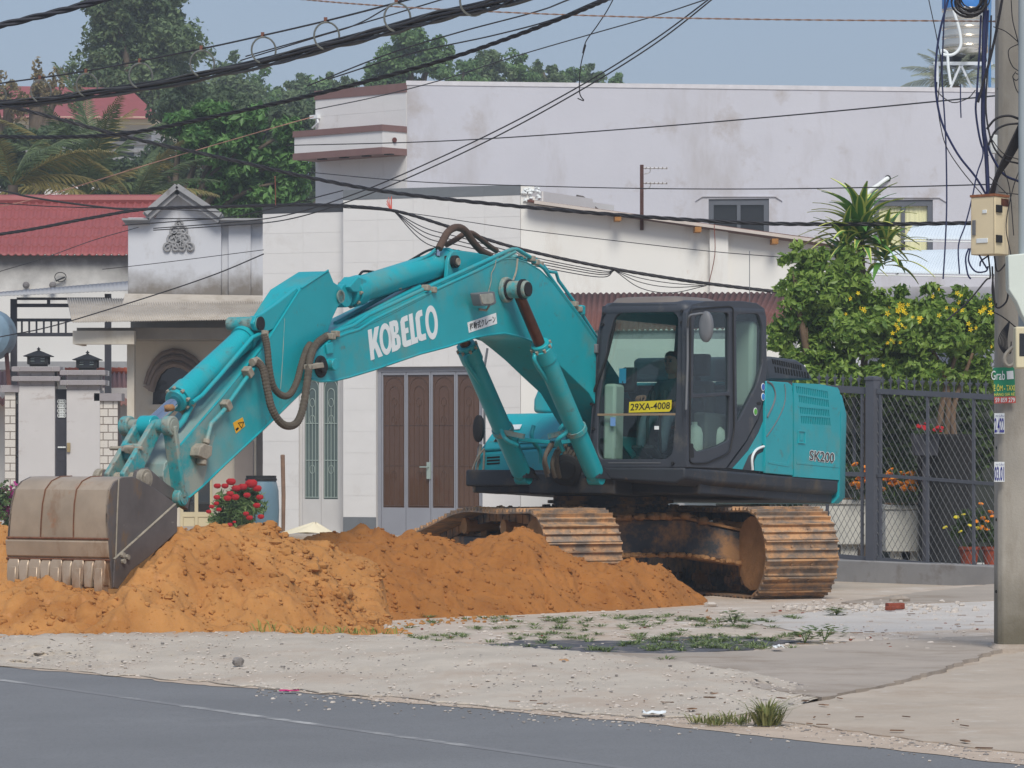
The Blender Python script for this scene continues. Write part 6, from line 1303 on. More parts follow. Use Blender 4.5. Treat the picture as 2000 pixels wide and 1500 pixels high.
for x in (-.3, .3): mb = MB(); mb.bar((x, .2, 0.1), (x*1.5, .2, -1.6), .07, .07); mb.build('leg', M('rust_leg', S(96, 60, 56), .8), BT)
# far house with red hipped roof
HF = Fr(0, 118, 0); hp = lambda a, b, y=0: HF.pix(a, b, 1, y)
HT = thing('far_house', 'distant cream house with wide red hipped roof among the trees', 'house', HF)
mb = MB(); e_ = [hp(-260, 230, -.8), hp(316, 232, -.8), hp(316, 232, 9), hp(-260, 230, 9)]; r_ = [hp(-150, 165, 4), hp(252, 172, 4)]
mb.add(e_+r_, [(0, 1, 5, 4), (1, 2, 5), (2, 3, 4, 5), (3, 0, 4)]); mb.build('roof', m_redtile, HT, smooth=0)
mb = MB(); a, b = hp(-250, 244), hp(304, 231); mb.box((a.x, -.6, a.z), (b.x, 9, b.z)); mb.build('eaves', M('cream_eaves', S(220, 210, 180), .8), HT)
mb = MB(); a, b = hp(-240, 1000), hp(296, 244); mb.box((a.x, 0, 0), (b.x, 8, b.z)); mb.build('wall', m_white, HT)
for k in range(5): mb = MB(); z = hp(0, 268+15*k).z; mb.box((a.x, -.12, z), (b.x, 0, z+.1)); mb.build('wall_band', m_stonetrim, HT)
for k in range(4): mb = MB(); c = hp(20+70*k, 300); mb.box((c.x-.5, -.02, c.z-.7), (c.x+.5, .05, c.z+.7)); mb.build('window', m_dkglass, HT)

# ---- things standing before the houses ----------------------------
ZS = .20
bf = Fr((510-1000)/F_PX*60.5, 60.5, 0); BR_ = thing('barrel', 'faded blue plastic barrel with dark lid in front of the white house', 'barrel', bf)
bz = bf.pix(508, 929, 1, 0).z; hb = bz
mb = MB(); mb.lathe([(.001, 0), (.22, 0), (.25, .05), (.275, .25), (.285, hb*.5), (.275, hb*.78), (.235, hb*.93), (.225, hb-.06), (.001, hb-.06)], (0, 0, 0), 26); mb.build('drum', M('faded_blue_plastic', S(98, 126, 142), .6, .06, 2, dirt=S(122, 138, 148), amt=.5, dscale=2, streak=3), BR_)
mb = MB(); mb.lathe([(.225, hb-.08), (.25, hb-.08), (.25, hb-.05), (.24, hb-.04), (.24, hb), (.2, hb), (.2, hb-.03), (.001, hb-.03)], (0, 0, 0), 26); mb.build('lid', m_black, BR_)
mb = MB(); a, b = P(553, 1046, 61.2), P(552, 889, 61.6); mb.tube([a, a*.5+b*.5+V((.01, 0, 0)), b], [.03, .033, .035], 8); tag(mb.build('wooden_stick', m_wood, None), 'brown wooden stick leaning on the white house wall', 'stick')
mb = MB(); rs_ = random.Random(4)
def sackf(u, v):
    a = u*2*math.pi; h_ = math.sin(v*math.pi/2); c = P(600, 1046, 60.3); c.z = .16; return c + V((math.cos(a)*.42*(1-h_*.95)+.12*h_, math.sin(a)*.25*(1-h_*.95), .16*h_ + .02*math.sin(a*3)))
mb.grid(20, 6, sackf); tag(mb.build('sack', M('cream_sack', S(222, 212, 186), .9, .05), None, smooth=60), 'cream coloured sack lying behind the soil heap by the doors', 'sack')
CHR = thing('chair', 'white plastic chair with red stripe seen through the cream door', 'chair', P(396, 1040, 67.6)); CHR.location.z = .1
mb = MB(); mb.box((-.2, -.2, .4), (.2, .2, .44)); mb.build('seat', m_whitep, CHR); mb = MB(); mb.box((-.2, .17, .44), (.2, .21, .82)); mb.build('backrest', m_whitep, CHR)
for x in (-.18, .18):
    for y in (-.18, .18): mb = MB(); mb.box((x-.025, y-.025, 0), (x+.025, y+.025, .4)); mb.build('leg', m_whitep if x < 0 else M('red_leg', S(170, 40, 40), .5), CHR)
# rusty shed roof behind the cab, its posts and clutter
sa, sb, sc_, sd = P(1080, 574, 58.3), P(1600, 572, 58.3), P(1080, 648, 55), P(1560, 640, 55)
ST = thing('rusty_shed', 'rusty brown corrugated lean-to roof behind the cab', 'shed', V((0, 57, 0)))
off = V((0, -57, 0)); mb = corr(sa+off, sb+off, sc_+off, sd+off, 46, .015, 6); solid(mb.build('roof', m_rust, ST, smooth=60), .008)
for px in (1120, 1330, 1550): mb = MB(); p = P(px, 650, 55.1); mb.box((p.x-.05, p.y-57-.05, 0), (p.x+.05, p.y-57+.05, p.z)); mb.build('post', m_stonetrim, ST)
mb = MB(); p, q = P(1080, 655, 55.1), P(1560, 648, 55.1); mb.box((p.x, -1.95, p.z-.05), (q.x, -1.85, q.z+.02)); mb.build('beam', m_stonetrim, ST)
mb = MB(); p, q = P(1100, 900, 57.8), P(1560, 760, 57.8); mb.box((p.x, .3, 0), (q.x, .9, 1.35)); mb.build('counter', M('counter_grey', S(120, 130, 136), .6, .1, 2), ST)
# ================================================================ trees and garden
def crown_arrays(blobs, n, leaf, seed, sub=14, asp=.5, up=.35):
    """leaf quads gathered in clumps inside ellipsoid blobs"""
    r = np.random.RandomState(seed); b = np.array(blobs, float); vol = (b[:, 3]*b[:, 4]*b[:, 5])**.8; p = vol/vol.sum()
    cl = []
    for i in range(len(b)):
        k = max(4, int(sub)); d = r.normal(size=(k, 3)); d /= np.linalg.norm(d, axis=1)[:, None]; rad = r.uniform(.15, 1.0, (k, 1))**.6
        cl.append(np.concatenate([b[i, :3] + d*rad*b[i, 3:6], np.tile(b[i, 3:6]*.40, (k, 1))*r.uniform(.6, 1.25, (k, 1)), np.full((k, 1), p[i]/k)], 1))
    cl = np.concatenate(cl); w_ = cl[:, 6]/cl[:, 6].sum(); ci = r.choice(len(cl), n, p=w_)
    d = r.normal(size=(n, 3)); d /= np.linalg.norm(d, axis=1)[:, None]; c = cl[ci, :3] + d*(r.uniform(0, 1, (n, 1))**.45)*cl[ci, 3:6]
    nr = d*.6 + r.normal(size=(n, 3))*.6 + np.array([0, 0, up]); nr /= np.linalg.norm(nr, axis=1)[:, None]
    t = np.cross(nr, r.normal(size=(n, 3))); t /= np.linalg.norm(t, axis=1)[:, None]; s = np.cross(nr, t)
    L_ = leaf*r.uniform(.6, 1.3, (n, 1)); t = t*L_*.5; s = s*L_*.5*asp
    v = np.stack([c-t, c+s+nr*L_*.06, c+t, c-s+nr*L_*.06], 1).reshape(-1, 3); f = np.arange(n*4).reshape(-1, 4)
    return v, f
def add_crown(parent, blobs, n, leaf, mat, seed, name='crown', **kw):
    v, f = crown_arrays(blobs, n, leaf, seed, **kw); return raw(name, v.tolist(), f.tolist(), mat, parent, stuff=False)
def tree(name, label, d, pxb, n, leaf, mat, seed, trunk=True, group=None, cat='tree', tpx=None, depthf=1.0, **kw):
    """crown blobs given as (px, py, radius px x, radius px z) at distance d; the trunk is tapered with limbs into the blobs"""
    bl = []; rr_ = random.Random(seed)
    for q in pxb:
        c = P(q[0] + rr_.uniform(-.12, .12)*q[2], q[1] + rr_.uniform(-.12, .12)*q[3], d + rr_.uniform(-1, 1)*q[2]/F_PX*d*.6); rx_ = q[2]/F_PX*d; rz = q[3]/F_PX*d; bl.append((c.x, c.y, c.z, rx_, rx_*depthf, rz))
    bx0 = tpx if tpx is not None else pxb[0][0]; base = P(bx0, 900, d); base.z = 0
    T = thing(name, label, cat, base, group); off = np.array([base.x, base.y, 0, 0, 0, 0]); lb = [tuple(np.array(b)-off) for b in bl]
    cr = add_crown(T, lb, n, leaf, mat, seed, **kw)
    if trunk:
        m_ = MB(); top = max(b[2] for b in lb); low = min(b[2]-b[5]*.5 for b in lb); hh = max(low, top*.45); r0 = top*.022+.05
        pts = [V((0, 0, -.1)), V((rr_.uniform(-.1, .1), 0, hh*.5)), V((rr_.uniform(-.2, .2), 0, hh))]; m_.tube(spline(pts, 4), [r0*(1-.5*k/8) for k in range(9)], 8)
        for b in lb: m_.tube(spline([pts[2]-V((0, 0, hh*.15)), (pts[2]+V(b[:3]))*.5 + V((0, 0, -.1*b[5])), V(b[:3])], 4), [r0*.45*(1-.75*k/8) for k in range(9)], 6)
        m_.build('trunk', m_bark, T, smooth=60)
    return T
m_bark = M('bark', S(96, 84, 72), .95, .25, 6, bump=.5)
lf_far = leafmat('far_foliage', S(64, 88, 58), S(116, 136, 94), rough=.6); lf_far2 = leafmat('far_foliage_b', S(62, 98, 60), S(116, 146, 92), rough=.6)
lf_mid = leafmat('bright_foliage', S(46, 92, 44), S(112, 152, 84), rough=.5); lf_dk = leafmat('dark_foliage', S(46, 66, 46), S(86, 104, 72), rough=.6); lf_red = leafmat('reddish_foliage', S(92, 92, 66), S(150, 134, 98), rough=.6)
tree('tall_tree', 'tall broad tree towering over the far red hipped roof', 128, [(275, 95, 105, 85), (205, 70, 62, 60), (345, 110, 62, 75), (300, 20, 80, 60), (225, 0, 62, 50), (235, 150, 70, 60), (330, 180, 72, 52), (390, 190, 40, 45), (180, 150, 45, 55), (160, 190, 40, 45)], 34000, .2, lf_far, 101, sub=30)
tree('sparse_tree', 'sparse reddish tree top at the left picture edge', 112, [(12, 170, 34, 30), (-30, 190, 40, 40), (20, 210, 40, 34)], 1100, .17, lf_red, 102)
tree('sparse_tree', 'thin sparse tree top left of the tall broad tree', 112, [(75, 140, 14, 26), (112, 158, 22, 24), (90, 180, 34, 24), (140, 190, 30, 22)], 900, .16, lf_red, 103)
for i, (px, py, rx_, rz, lab) in enumerate(((445, 150, 46, 46, 'dark tree just right of the tall broad tree'), (505, 178, 44, 40, 'rounded dark tree left of the white facade, third from the tall tree'), (565, 172, 36, 34, 'lower green tree on the skyline near the cable rings'), (622, 176, 32, 32, 'small green tree just left of the white facade top'), (668, 168, 32, 28, 'small pale green tree above the white facade corner'))):
    tree('skyline_tree', lab, 150 + 4*i, [(px, py, rx_, rz), (px-12, py+34, rx_*1.2, rz), (px+16, py+60, rx_*1.4, rz*1.2), (px, py+100, rx_*1.5, rz*1.5)], 6500, .24, (lf_far, lf_far2)[i % 2], 110+i, group='trees on the skyline')
tree('round_tree', 'largest round green tree above the lavender building', 140, [(805, 105, 52, 44), (760, 140, 42, 38), (850, 120, 34, 42), (735, 160, 30, 26), (800, 150, 70, 34), (790, 80, 40, 26)], 13000, .21, lf_far2, 121)
for i, (px, py, rx_, rz, lab) in enumerate(((905, 142, 36, 32, 'green tree right after the largest round tree on the roofline'), (955, 128, 34, 32, 'tallest of the small trees right of the round tree'), (1010, 136, 34, 30, 'middle tree of the row above the lavender parapet'), (1062, 142, 32, 28, 'pale tree second from the right end of the roofline row'), (1112, 154, 30, 20, 'low pale bush like tree top over the lavender parapet'), (1150, 150, 26, 20, 'feathery pale tree top over the parapet, next to last at right'), (1200, 158, 24, 17, 'last small dark tree top at the right end of the row'))):
    tree('roofline_tree', lab, 146 + 3*i, [(px, py, rx_, rz), (px+8, py+26, rx_*1.2, rz), (px-10, py+50, rx_*1.3, rz)], 4200, .2, (lf_far, lf_far2)[(i+1) % 2], 130+i, group='trees behind the lavender building')
tree('dark_tree', 'dark dense tree behind the bright leaved tree', 104, [(360, 230, 70, 60), (450, 220, 70, 50), (540, 240, 70, 60), (590, 320, 50, 90), (430, 320, 120, 80), (330, 330, 60, 70), (520, 390, 100, 60)], 22000, .2, lf_dk, 141)
tree('bright_tree', 'bright green leafy tree left of the white facade', 84, [(352, 246, 40, 28), (420, 232, 60, 30), (480, 240, 48, 32), (395, 290, 58, 40), (470, 300, 60, 44), (545, 320, 50, 40), (430, 350, 60, 40), (520, 375, 60, 40), (575, 350, 36, 50), (470, 405, 50, 26), (560, 255, 30, 24)], 15000, .24, lf_mid, 142, asp=.4, sub=18)
tree('dark_shrub_mass', 'dark dense thicket above the red tile roof at left', 100, [(40, 290, 80, 50), (130, 300, 70, 60), (220, 350, 90, 60), (20, 360, 60, 40), (280, 380, 60, 40)], 12000, .2, lf_dk, 143, cat='thicket')
# palms: fronds are parts, all sharing three frond meshes
def frond_mesh(seed, mat, L_=2.6, droop=.9, n=46, wid=.55, lw_=.045, name='frond'):
    r = random.Random(seed); m_ = MB(); rach = [V((L_*t, 0, L_*.18*math.sin(t*1.8) - droop*t*t)) for t in [k/12 for k in range(13)]]; m_.tube(rach, [.028*(1-.8*k/12) for k in range(13)], 5)
    for k in range(n):
        t = .1 + .9*k/n; i = min(11, int(t*12)); f_ = t*12-i; p = rach[i]*(1-f_) + rach[i+1]*f_; tg = (rach[i+1]-rach[i]).normalized(); ll = wid*(math.sin(math.pi*min(1, t*1.02)**.8)*.8+.25)
        for s in (1, -1):
            d = (V((0, s, 0)) + tg*.75 + V((0, 0, -.35 - r.uniform(0, .5)))).normalized(); e = p + d*ll*r.uniform(.8, 1.1); w_ = tg*lw_*.5; md = (p+e)*.5 + V((0, 0, .05)); m_.add([p-w_*.6, p+w_*.6, md+w_, e, md-w_], [(0, 1, 2, 4), (4, 2, 3)])
    return m_.mesh(name, mat, 0)
lf_palm = leafmat('palm_leaf', S(58, 80, 54), S(104, 120, 80)); lf_palmy = leafmat('palm_leaf_dry', S(92, 92, 54), S(144, 132, 78)); lf_palmg = leafmat('palm_leaf_grey', S(110, 120, 96), S(160, 164, 140))
def palm(label, px, py, d, fronds, mats, seed, trunk=True, sc=1.0, **kw):
    r = random.Random(seed); c = P(px, py, d); T = thing('palm_tree', label, 'palm', V((c.x, c.y, 0)))
    ms = [frond_mesh(seed+i, m, **kw) for i, m in enumerate(mats)]
    for k, (az, el, s_) in enumerate(fronds):
        inst('frond', ms[k % len(ms)], Matrix.Translation((0, 0, c.z)) @ Matrix.Rotation(R(az), 4, 'Z') @ Matrix.Rotation(R(-el), 4, 'Y') @ Matrix.Rotation(R(r.uniform(-25, 25)), 4, 'X') @ Matrix.Scale(s_*sc, 4), T)
    if trunk: m_ = MB(); m_.tube([V((0, 0, -.1)), V((.06, 0, c.z*.5)), V((0, 0, c.z))], [.16, .13, .11], 10); m_.build('trunk', m_bark, T, smooth=60)
palm('coconut palm with one upright frond above the red tile roof', 168, 385, 84, [(200, 86, 1.15), (100, 78, 1.0), (-30, 72, .95), (-60, 55, 1.0), (-10, 48, 1.05), (180, 50, 1.0), (200, 38, .95), (-75, 30, .9), (15, 25, 1.0), (165, 22, 1.0), (-120, 40, .9), (60, 60, 1), (240, 60, .95), (-20, 8, .9), (190, 5, .9)], [lf_palm, lf_palm, lf_palmy], 201)
palm('yellowing palm drooping over the red tile roof at the left edge', 25, 362, 82, [(180, 45, .8), (10, 40, .9), (-20, 22, 1.0), (-50, 30, .8), (0, 5, .9), (200, 20, .9), (-100, 45, .7), (40, 55, .7), (-12, -5, .8), (150, 60, .7)], [lf_palmy, lf_palm], 211)
palm('low palm with arching fronds beside the gable', 262, 400, 82, [(0, 40, .75), (-25, 55, .7), (20, 25, .75), (180, 50, .6), (-60, 40, .6), (-5, 15, .7), (60, 65, .6)], [lf_palm, lf_palmy], 221, trunk=True)
palm('grey green palm top behind the lavender roof near the water tank', 1868, 168, 92, [(180, 30, .62), (170, 10, .62), (190, 50, .55), (0, 35, .6), (10, 15, .6), (-80, 50, .5), (160, 65, .5), (-20, 60, .5), (185, -4, .5), (-60, 20, .5), (205, 22, .55)], [lf_palmg], 231, L_=2.2, wid=.5)

# ---- right hand garden ---------------------------------------------
lf_jas = leafmat('shrub_leaf', S(62, 106, 42), S(150, 176, 84), rough=.42, trans=.42)
jas = tree('flowering_shrub', 'tall leafy shrub with small yellow flowers behind the fence', 46.6, [(1575, 506, 30, 24), (1562, 548, 28, 26), (1604, 566, 58, 40), (1650, 548, 42, 36), (1620, 620, 80, 50), (1700, 604, 66, 42), (1780, 608, 66, 34), (1850, 616, 60, 40), (1910, 612, 46, 42), (1535, 506, 15, 12), (1556, 478, 12, 10), (1524, 560, 14, 16), (1512, 668, 16, 18), (1820, 566, 20, 14), (1880, 572, 22, 14), (1760, 572, 18, 14), (1560, 650, 52, 40), (1700, 650, 80, 44), (1800, 650, 80, 46), (1890, 660, 60, 50), (1600, 700, 66, 30), (1556, 606, 30, 30), (1760, 700, 60, 30), (1536, 700, 22, 24), (1935, 640, 40, 60), (1600, 745, 70, 36), (1700, 735, 70, 36), (1800, 735, 70, 36), (1890, 730, 60, 40), (1660, 500, 26, 20), (1585, 520, 30, 24), (1730, 620, 60, 40), (1600, 505, 24, 22)], 33000, .108, lf_jas, 301, sub=34, asp=.48, tpx=1640, trunk=False, cat='shrub', depthf=.6)
m_ = MB(); o_ = jas.location
for a, b, c in (((1570, 1060), (1580, 850), (1575, 640)), ((1600, 1060), (1588, 800), (1640, 600)), ((1845, 900), (1850, 760), (1800, 640)), ((1830, 900), (1842, 780), (1880, 650)), ((1870, 900), (1862, 800), (1900, 690)), ((1578, 700), (1560, 600), (1550, 530))):
    m_.tube(spline([P(*a, 46.6)-o_, P(*b, 46.5)-o_, P(*c, 46.6)-o_], 6), [.05*(1-.6*k/12) for k in range(13)], 7)
m_.build('stem', M('shrub_stem', S(112, 92, 74), .95, .25, 8), jas, smooth=60)
m_yel = M('yellow_petal', S(232, 204, 30), .6, .08); m_fl = MB()
for k in range(5):
    a = 2*math.pi*k/5; d = V((math.cos(a), 0, math.sin(a))); s = V((-d.z, 0, d.x))*.012; m_fl.add([V((0, 0, 0)), d*.03+s+V((0, -.012, 0)), d*.048+V((0, -.004, 0)), d*.03-s+V((0, -.012, 0))], [(0, 1, 2, 3)])
fme = m_fl.mesh('flower', m_yel, 0); rf = random.Random(8)
for (cx, cy, n_, sp_) in ((1752, 600, 10, 10), (1690, 602, 3, 6), (1795, 620, 4, 8), (1758, 640, 5, 8), (1745, 660, 4, 6), (1858, 590, 6, 14), (1868, 600, 4, 8), (1925, 600, 6, 10), (1935, 605, 4, 8), (1640, 600, 3, 20), (1720, 690, 3, 20), (1900, 640, 4, 20), (1760, 600, 4, 10)):
    for k in range(n_):
        p = P(cx + rf.gauss(0, sp_), cy + rf.gauss(0, sp_), 45.95) - o_
        inst('flower', fme, Matrix.Translation(p) @ Euler((rf.uniform(-.7, .7), rf.uniform(-3, 3), rf.uniform(-.7, .7))).to_matrix().to_4x4() @ Matrix.Scale(rf.uniform(.45, .85), 4), jas)
# dracaena
DF = P(1682, 480, 47.3); DT = thing('dracaena', 'variegated dracaena with long yellow striped leaves above the shrub', 'plant', V((DF.x, DF.y, 0)))
def dleaf(seed, mat, matm):
    m_ = MB(); n = 9; prof = [(k/n, math.sin(math.pi*(k/n)**.75)*.058+.008) for k in range(n+1)]; L_ = .74
    ctr = [V((L_*t*(1-.12*t), 0, -.36*t**2.6)) for t, w_ in prof]
    o = len(m_.v)
    for (t, w_), c in zip(prof, ctr): m_.v += [tuple(c+V((0, -w_, .012))), tuple(c+V((0, -w_*.55, 0))), tuple(c+V((0, w_*.55, 0))), tuple(c+V((0, w_, .012)))]
    for k in range(n):
        for j in range(3): m_.f.append((o+k*4+j, o+k*4+j+1, o+k*4+5+j, o+k*4+4+j))
    me = m_.mesh('leaf', mat, 60); me.materials.append(matm)
    for i, pl_ in enumerate(me.polygons): pl_.material_index = 1 if i % 3 != 1 else 0
    return me
m_dg = M('dracaena_green', S(88, 134, 62), .4, .15, 6); m_dy = M('dracaena_margin', S(204, 206, 116), .4, .12, 6); dl = [dleaf(1, m_dg, m_dy), dleaf(2, m_dg, m_dg)]
rd_ = random.Random(6)
for head, (hx_, hz_, n_) in enumerate(((1682, 462, 60), (1650, 500, 30), (1728, 498, 30), (1640, 545, 14))):
    c = P(hx_, hz_, 47.3) - V((DF.x, DF.y, 0))
    for k in range(n_):
        az = k*137.5; el = 82 - 80*(k/n_); inst('leaf', dl[0 if k % 4 else 1], Matrix.Translation(c + V((0, 0, .14-.28*k/n_))) @ Matrix.Rotation(R(az), 4, 'Z') @ Matrix.Rotation(R(-el), 4, 'Y') @ Matrix.Scale(rd_.uniform(.75, 1.1)*(.85 if head else 1), 4), DT)
m_ = MB(); m_.tube([V((0, 0, 0)), V((.05, 0, 2)), P(1682, 470, 47.3)-V((DF.x, DF.y, 0))], [.05, .045, .04], 8); m_.build('stem', m_bark, DT, smooth=60)
# blue white barrel awnings
def awning(label, d, lt, rt, lb, rb, n):
    """quarter barrel of corrugated sheet; the eave is nearer the camera"""
    T = thing('awning', label, 'awning', V((0, d, 0)))
    a, b, c, e = P(*lt, d+1.1), P(*rt, d+1.1), P(*lb, d), P(*rb, d); o = V((0, d, 0))
    m_ = MB(); m_.grid(n*5, 10, lambda u, v: (lambda s_, q: (a*(1-u)+b*u)*(1-q) + (c*(1-u)+e*u)*q + V((0, 0, (math.sin(s_*math.pi/2)-s_)*0 + .10*math.sin(math.pi*v))) + V((0, -.005*math.sin(u*n*2*math.pi), .005*math.sin(u*n*2*math.pi))) - o)(v, v**1.25))
    solid(m_.build('sheet', M('blue_white_sheet', S(208, 217, 224), .45, .05, 2), T, smooth=60), .006)
    m_ = MB(); m_.tube([c-o+V((0, .02, -.03)), e-o+V((0, .02, -.03))], .010, 6); m_.build('eave_tube', m_whitep, T)
    for q in (c, e): m_ = MB(); m_.tube([q-o+V((0, .05, -.05)), q-o+V((0, 1.0, -.45))], .02, 6); m_.build('bracket', m_steel, T)
awning('pale blue curved sheet awning, the larger lower one by the pole', 50, (1752, 494), (1990, 486), (1696, 532), (1990, 538), 52)
awning('pale blue curved sheet awning, the smaller upper one by the pole', 52.5, (1800, 442), (1990, 434), (1766, 466), (1990, 470), 36)
mb = MB(); p, q = P(1690, 1070, 51.6), P(2100, 400, 51.6); mb.box((p.x, 51.6, 0), (q.x, 51.8, P(0, 560, 51.6).z)); tag(mb.build('garden_wall', m_lav, None), 'shaded wall behind the shrub and awnings at right', 'wall')
# dark undergrowth behind the fence
tree('undergrowth', 'dark undergrowth filling the space behind the wire fence', 48.5, [(1600, 800, 60, 60), (1680, 780, 60, 60), (1760, 790, 60, 70), (1840, 780, 60, 60), (1920, 800, 50, 70), (1560, 900, 60, 60), (1650, 900, 60, 60), (1740, 900, 60, 60), (1900, 900, 60, 70), (1500, 980, 60, 40)], 9000, .12, leafmat('undergrowth_leaf', S(40, 60, 36), S(90, 112, 62)), 311, trunk=False, cat='plant', depthf=.5)
mb = MB(); p, q = P(1400, 1000, 50.2), P(2050, 730, 50.2); mb.box((p.x, 50.2, 0), (q.x, 50.4, q.z)); tag(mb.build('back_fence', M('dark_screen', S(52, 56, 52), .9, .2, 3), None), 'dark screen fence deep in the garden behind the planters', 'fence')
# wire fence
fa, fb = P(1703, 862, 44), P(1962, 862, 42.6); fdir = V((fb.x-fa.x, fb.y-fa.y, 0)); yawf = math.degrees(math.atan2(fdir.y, fdir.x)); FFm = Fr(fa.x, fa.y, 0, yaw=yawf)
FN = thing('wire_fence', 'dark grey steel fence with diamond wire mesh on a concrete kerb', 'fence', FFm); fq = lambda a, b, y=0: FFm.pix(a, b, 1, y)
m_fence = M('fence_paint', S(84, 86, 94), .5, .08, 4); m_wire = M('fence_wire', S(76, 78, 82), .5, .05)
mb = MB(); a, b = fq(1697, 1110), fq(1713, 742); mb.box((a.x, -.06, .05), (b.x, .06, b.z)); mb.loft([[V((x*1.12+(a.x+b.x)/2*(-.12), y, z)) for x, y in ((a.x, -.07), (b.x, -.07), (b.x, .07), (a.x, .07))] for z in (b.z, b.z+.03)] + [[V(((a.x+b.x)/2+x, y, b.z+.045)) for x, y in ((-.03, -.03), (.03, -.03), (.03, .03), (-.03, .03))]]); mb.build('main_post', m_fence, FN)
def frail(p, q, w_, name='rail', y=0): m_ = MB(); m_.bar(p+V((0, y, 0)), q+V((0, y, 0)), .04, w_); return m_.build(name, m_fence, FN)
for (l, r_), nm in ((((1714, 764), (1965, 777)), 0), (((1714, 928), (1965, 947)), 1), (((1714, 1092), (1965, 1117)), 2)): frail(fq(*l), fq(*r_), (.06, .035, .045)[nm])
for (l, r_), w_ in ((((1480, 750), (1692, 763)), .08), (((1480, 920), (1692, 927)), .05), (((1480, 1072), (1692, 1091)), .05)): frail(fq(*l), fq(*r_), w_)
for px in (1720, 1812, 1902): m_ = MB(); p, q = fq(px, 1106), fq(px, 768); m_.box((p.x-.014, -.015, p.z), (p.x+.014, .015, q.z)); m_.build('stile', m_fence, FN)
for px in (1616, 1684): m_ = MB(); p, q = fq(px, 1090), fq(px, 760); m_.box((p.x-.014, -.015, p.z), (p.x+.014, .015, q.z)); m_.build('stile', m_fence, FN)
def chain(x0, x1, zb0, zb1, zt0, zt1, cell, name='wire_mesh'):
    m_ = MB(); W_ = x1-x0; H_ = max(zt0, zt1)-min(zb0, zb1); z0 = min(zb0, zb1); cw, ch = cell, cell*1.45; n = int(W_/cw)+int(H_/ch)+2
    for s in (1, -1):
        for k in range(-int(H_/ch)-1, int(W_/cw)+int(H_/ch)+2):
            pts = []
            nseg = int(H_/ch*2)
            for j in range(nseg+1):
                z = z0 + j*ch/2; x = x0 + k*cw + s*j*cw/2
                if x0 <= x <= x1: pts.append(V((x, s*.006, z)))
            if len(pts) > 1: m_.tube(pts, .0036, 4, cap=False)
    return m_.build(name, m_wire, FN, smooth=0, stuff=True)
g0, g1 = fq(1714, 1090), fq(1960, 1112); chain(g0.x, g1.x, g0.z, g1.z, fq(1714, 766).z, fq(1960, 770).z, .088)
g0, g1 = fq(1500, 1078), fq(1692, 1088); chain(g0.x, g1.x, g0.z, g1.z, fq(1500, 760).z, fq(1692, 766).z, .088)
for k in range(22):
    px = 1600 + 15.5*k
    if abs(px-1703) < 14: continue
    m_ = MB(); c = fq(px, 760 + (px-1660)*.045); m_.loft([[c+V((-s_, -s_, z)), c+V((s_, -s_, z)), c+V((s_, s_, z)), c+V((-s_, s_, z))] for s_, z in ((.006, 0), (.006, .08), (.012, .1), (.002, .17))]); m_.bar(c+V((-.03, 0, .13)), c+V((0, 0, .08)), .012, .012); m_.bar(c+V((.03, 0, .13)), c+V((0, 0, .08)), .012, .012); m_.build('spike', m_fence, FN)
mb = MB(); a = fq(1480, 1075); b = fq(2080, 1122); mb.prism([V((a.x, -.12, -.05)), V((b.x, -.12, -.05)), V((b.x, -.12, .21)), V((a.x, -.12, .25))], (0, .3, 0)); mb.build('kerb', M('kerb_concrete', S(140, 138, 138), .9, .1, 3, dirt=S(112, 104, 98), amt=.4, dscale=2), FN, bevel=.015)
# upper diamond mesh between the stems
T2 = thing('mesh_screen', 'pale wire mesh screen between the shrub stems above the fence', 'mesh screen', P(1820, 760, 47)); FNs = FN; FN = T2; chain(-.95, .9, -.1, -.1, .8, .8, .10); FN = FNs
for x in (-.95, .9): m_ = MB(); m_.box((x-.02, -.02, -2.15), (x+.02, .02, .82)); m_.build('post', m_fence, T2)
# planters, pots and flowers
m_plc = M('planter_concrete', S(196, 194, 186), .9, .08, 3, dirt=S(170, 166, 156), amt=.4, dscale=2.5); m_pot = M('terracotta', S(146, 66, 44), .8, .12, 6); m_mar = M('marigold', S(224, 130, 20), .8, .2, 30, island=.25); m_mary = M('yellow_marigold', S(226, 206, 50), .8, .15, 30, island=.2); m_redf = M('red_flower', S(158, 14, 24), .8, .2, 30, island=.25); m_pink = M('magenta_flower', S(168, 40, 110), .8, .2, 30, island=.25)
lf_low = leafmat('flower_leaf', S(40, 62, 32), S(84, 108, 56))
def planter(label, px0, px1, py0, py1, d):
    T = thing('planter', label, 'planter', P((px0+px1)/2, 900, d)); T.location.z = 0; hw = (px1-px0)/2/F_PX*d; z0, z1 = P(0, py1, d).z, P(0, py0, d).z
    m_ = MB(); m_.box((-hw, 0, z0), (hw, .5, z1-.06)); m_.box((-hw-.02, -.02, z1-.06), (hw+.02, .52, z1)); m_.build('trough', m_plc, T, bevel=.012)
    m_ = MB(); m_.box((-hw+.1, .08, 0), (-hw+.3, .4, z0)); m_.box((hw-.3, .08, 0), (hw-.1, .4, z0)); m_.build('foot', m_plc, T); m_ = MB(); m_.box((-hw+.04, .04, z1), (hw-.04, .46, z1+.015)); m_.build('soil', m_undirt, T); return T, z1
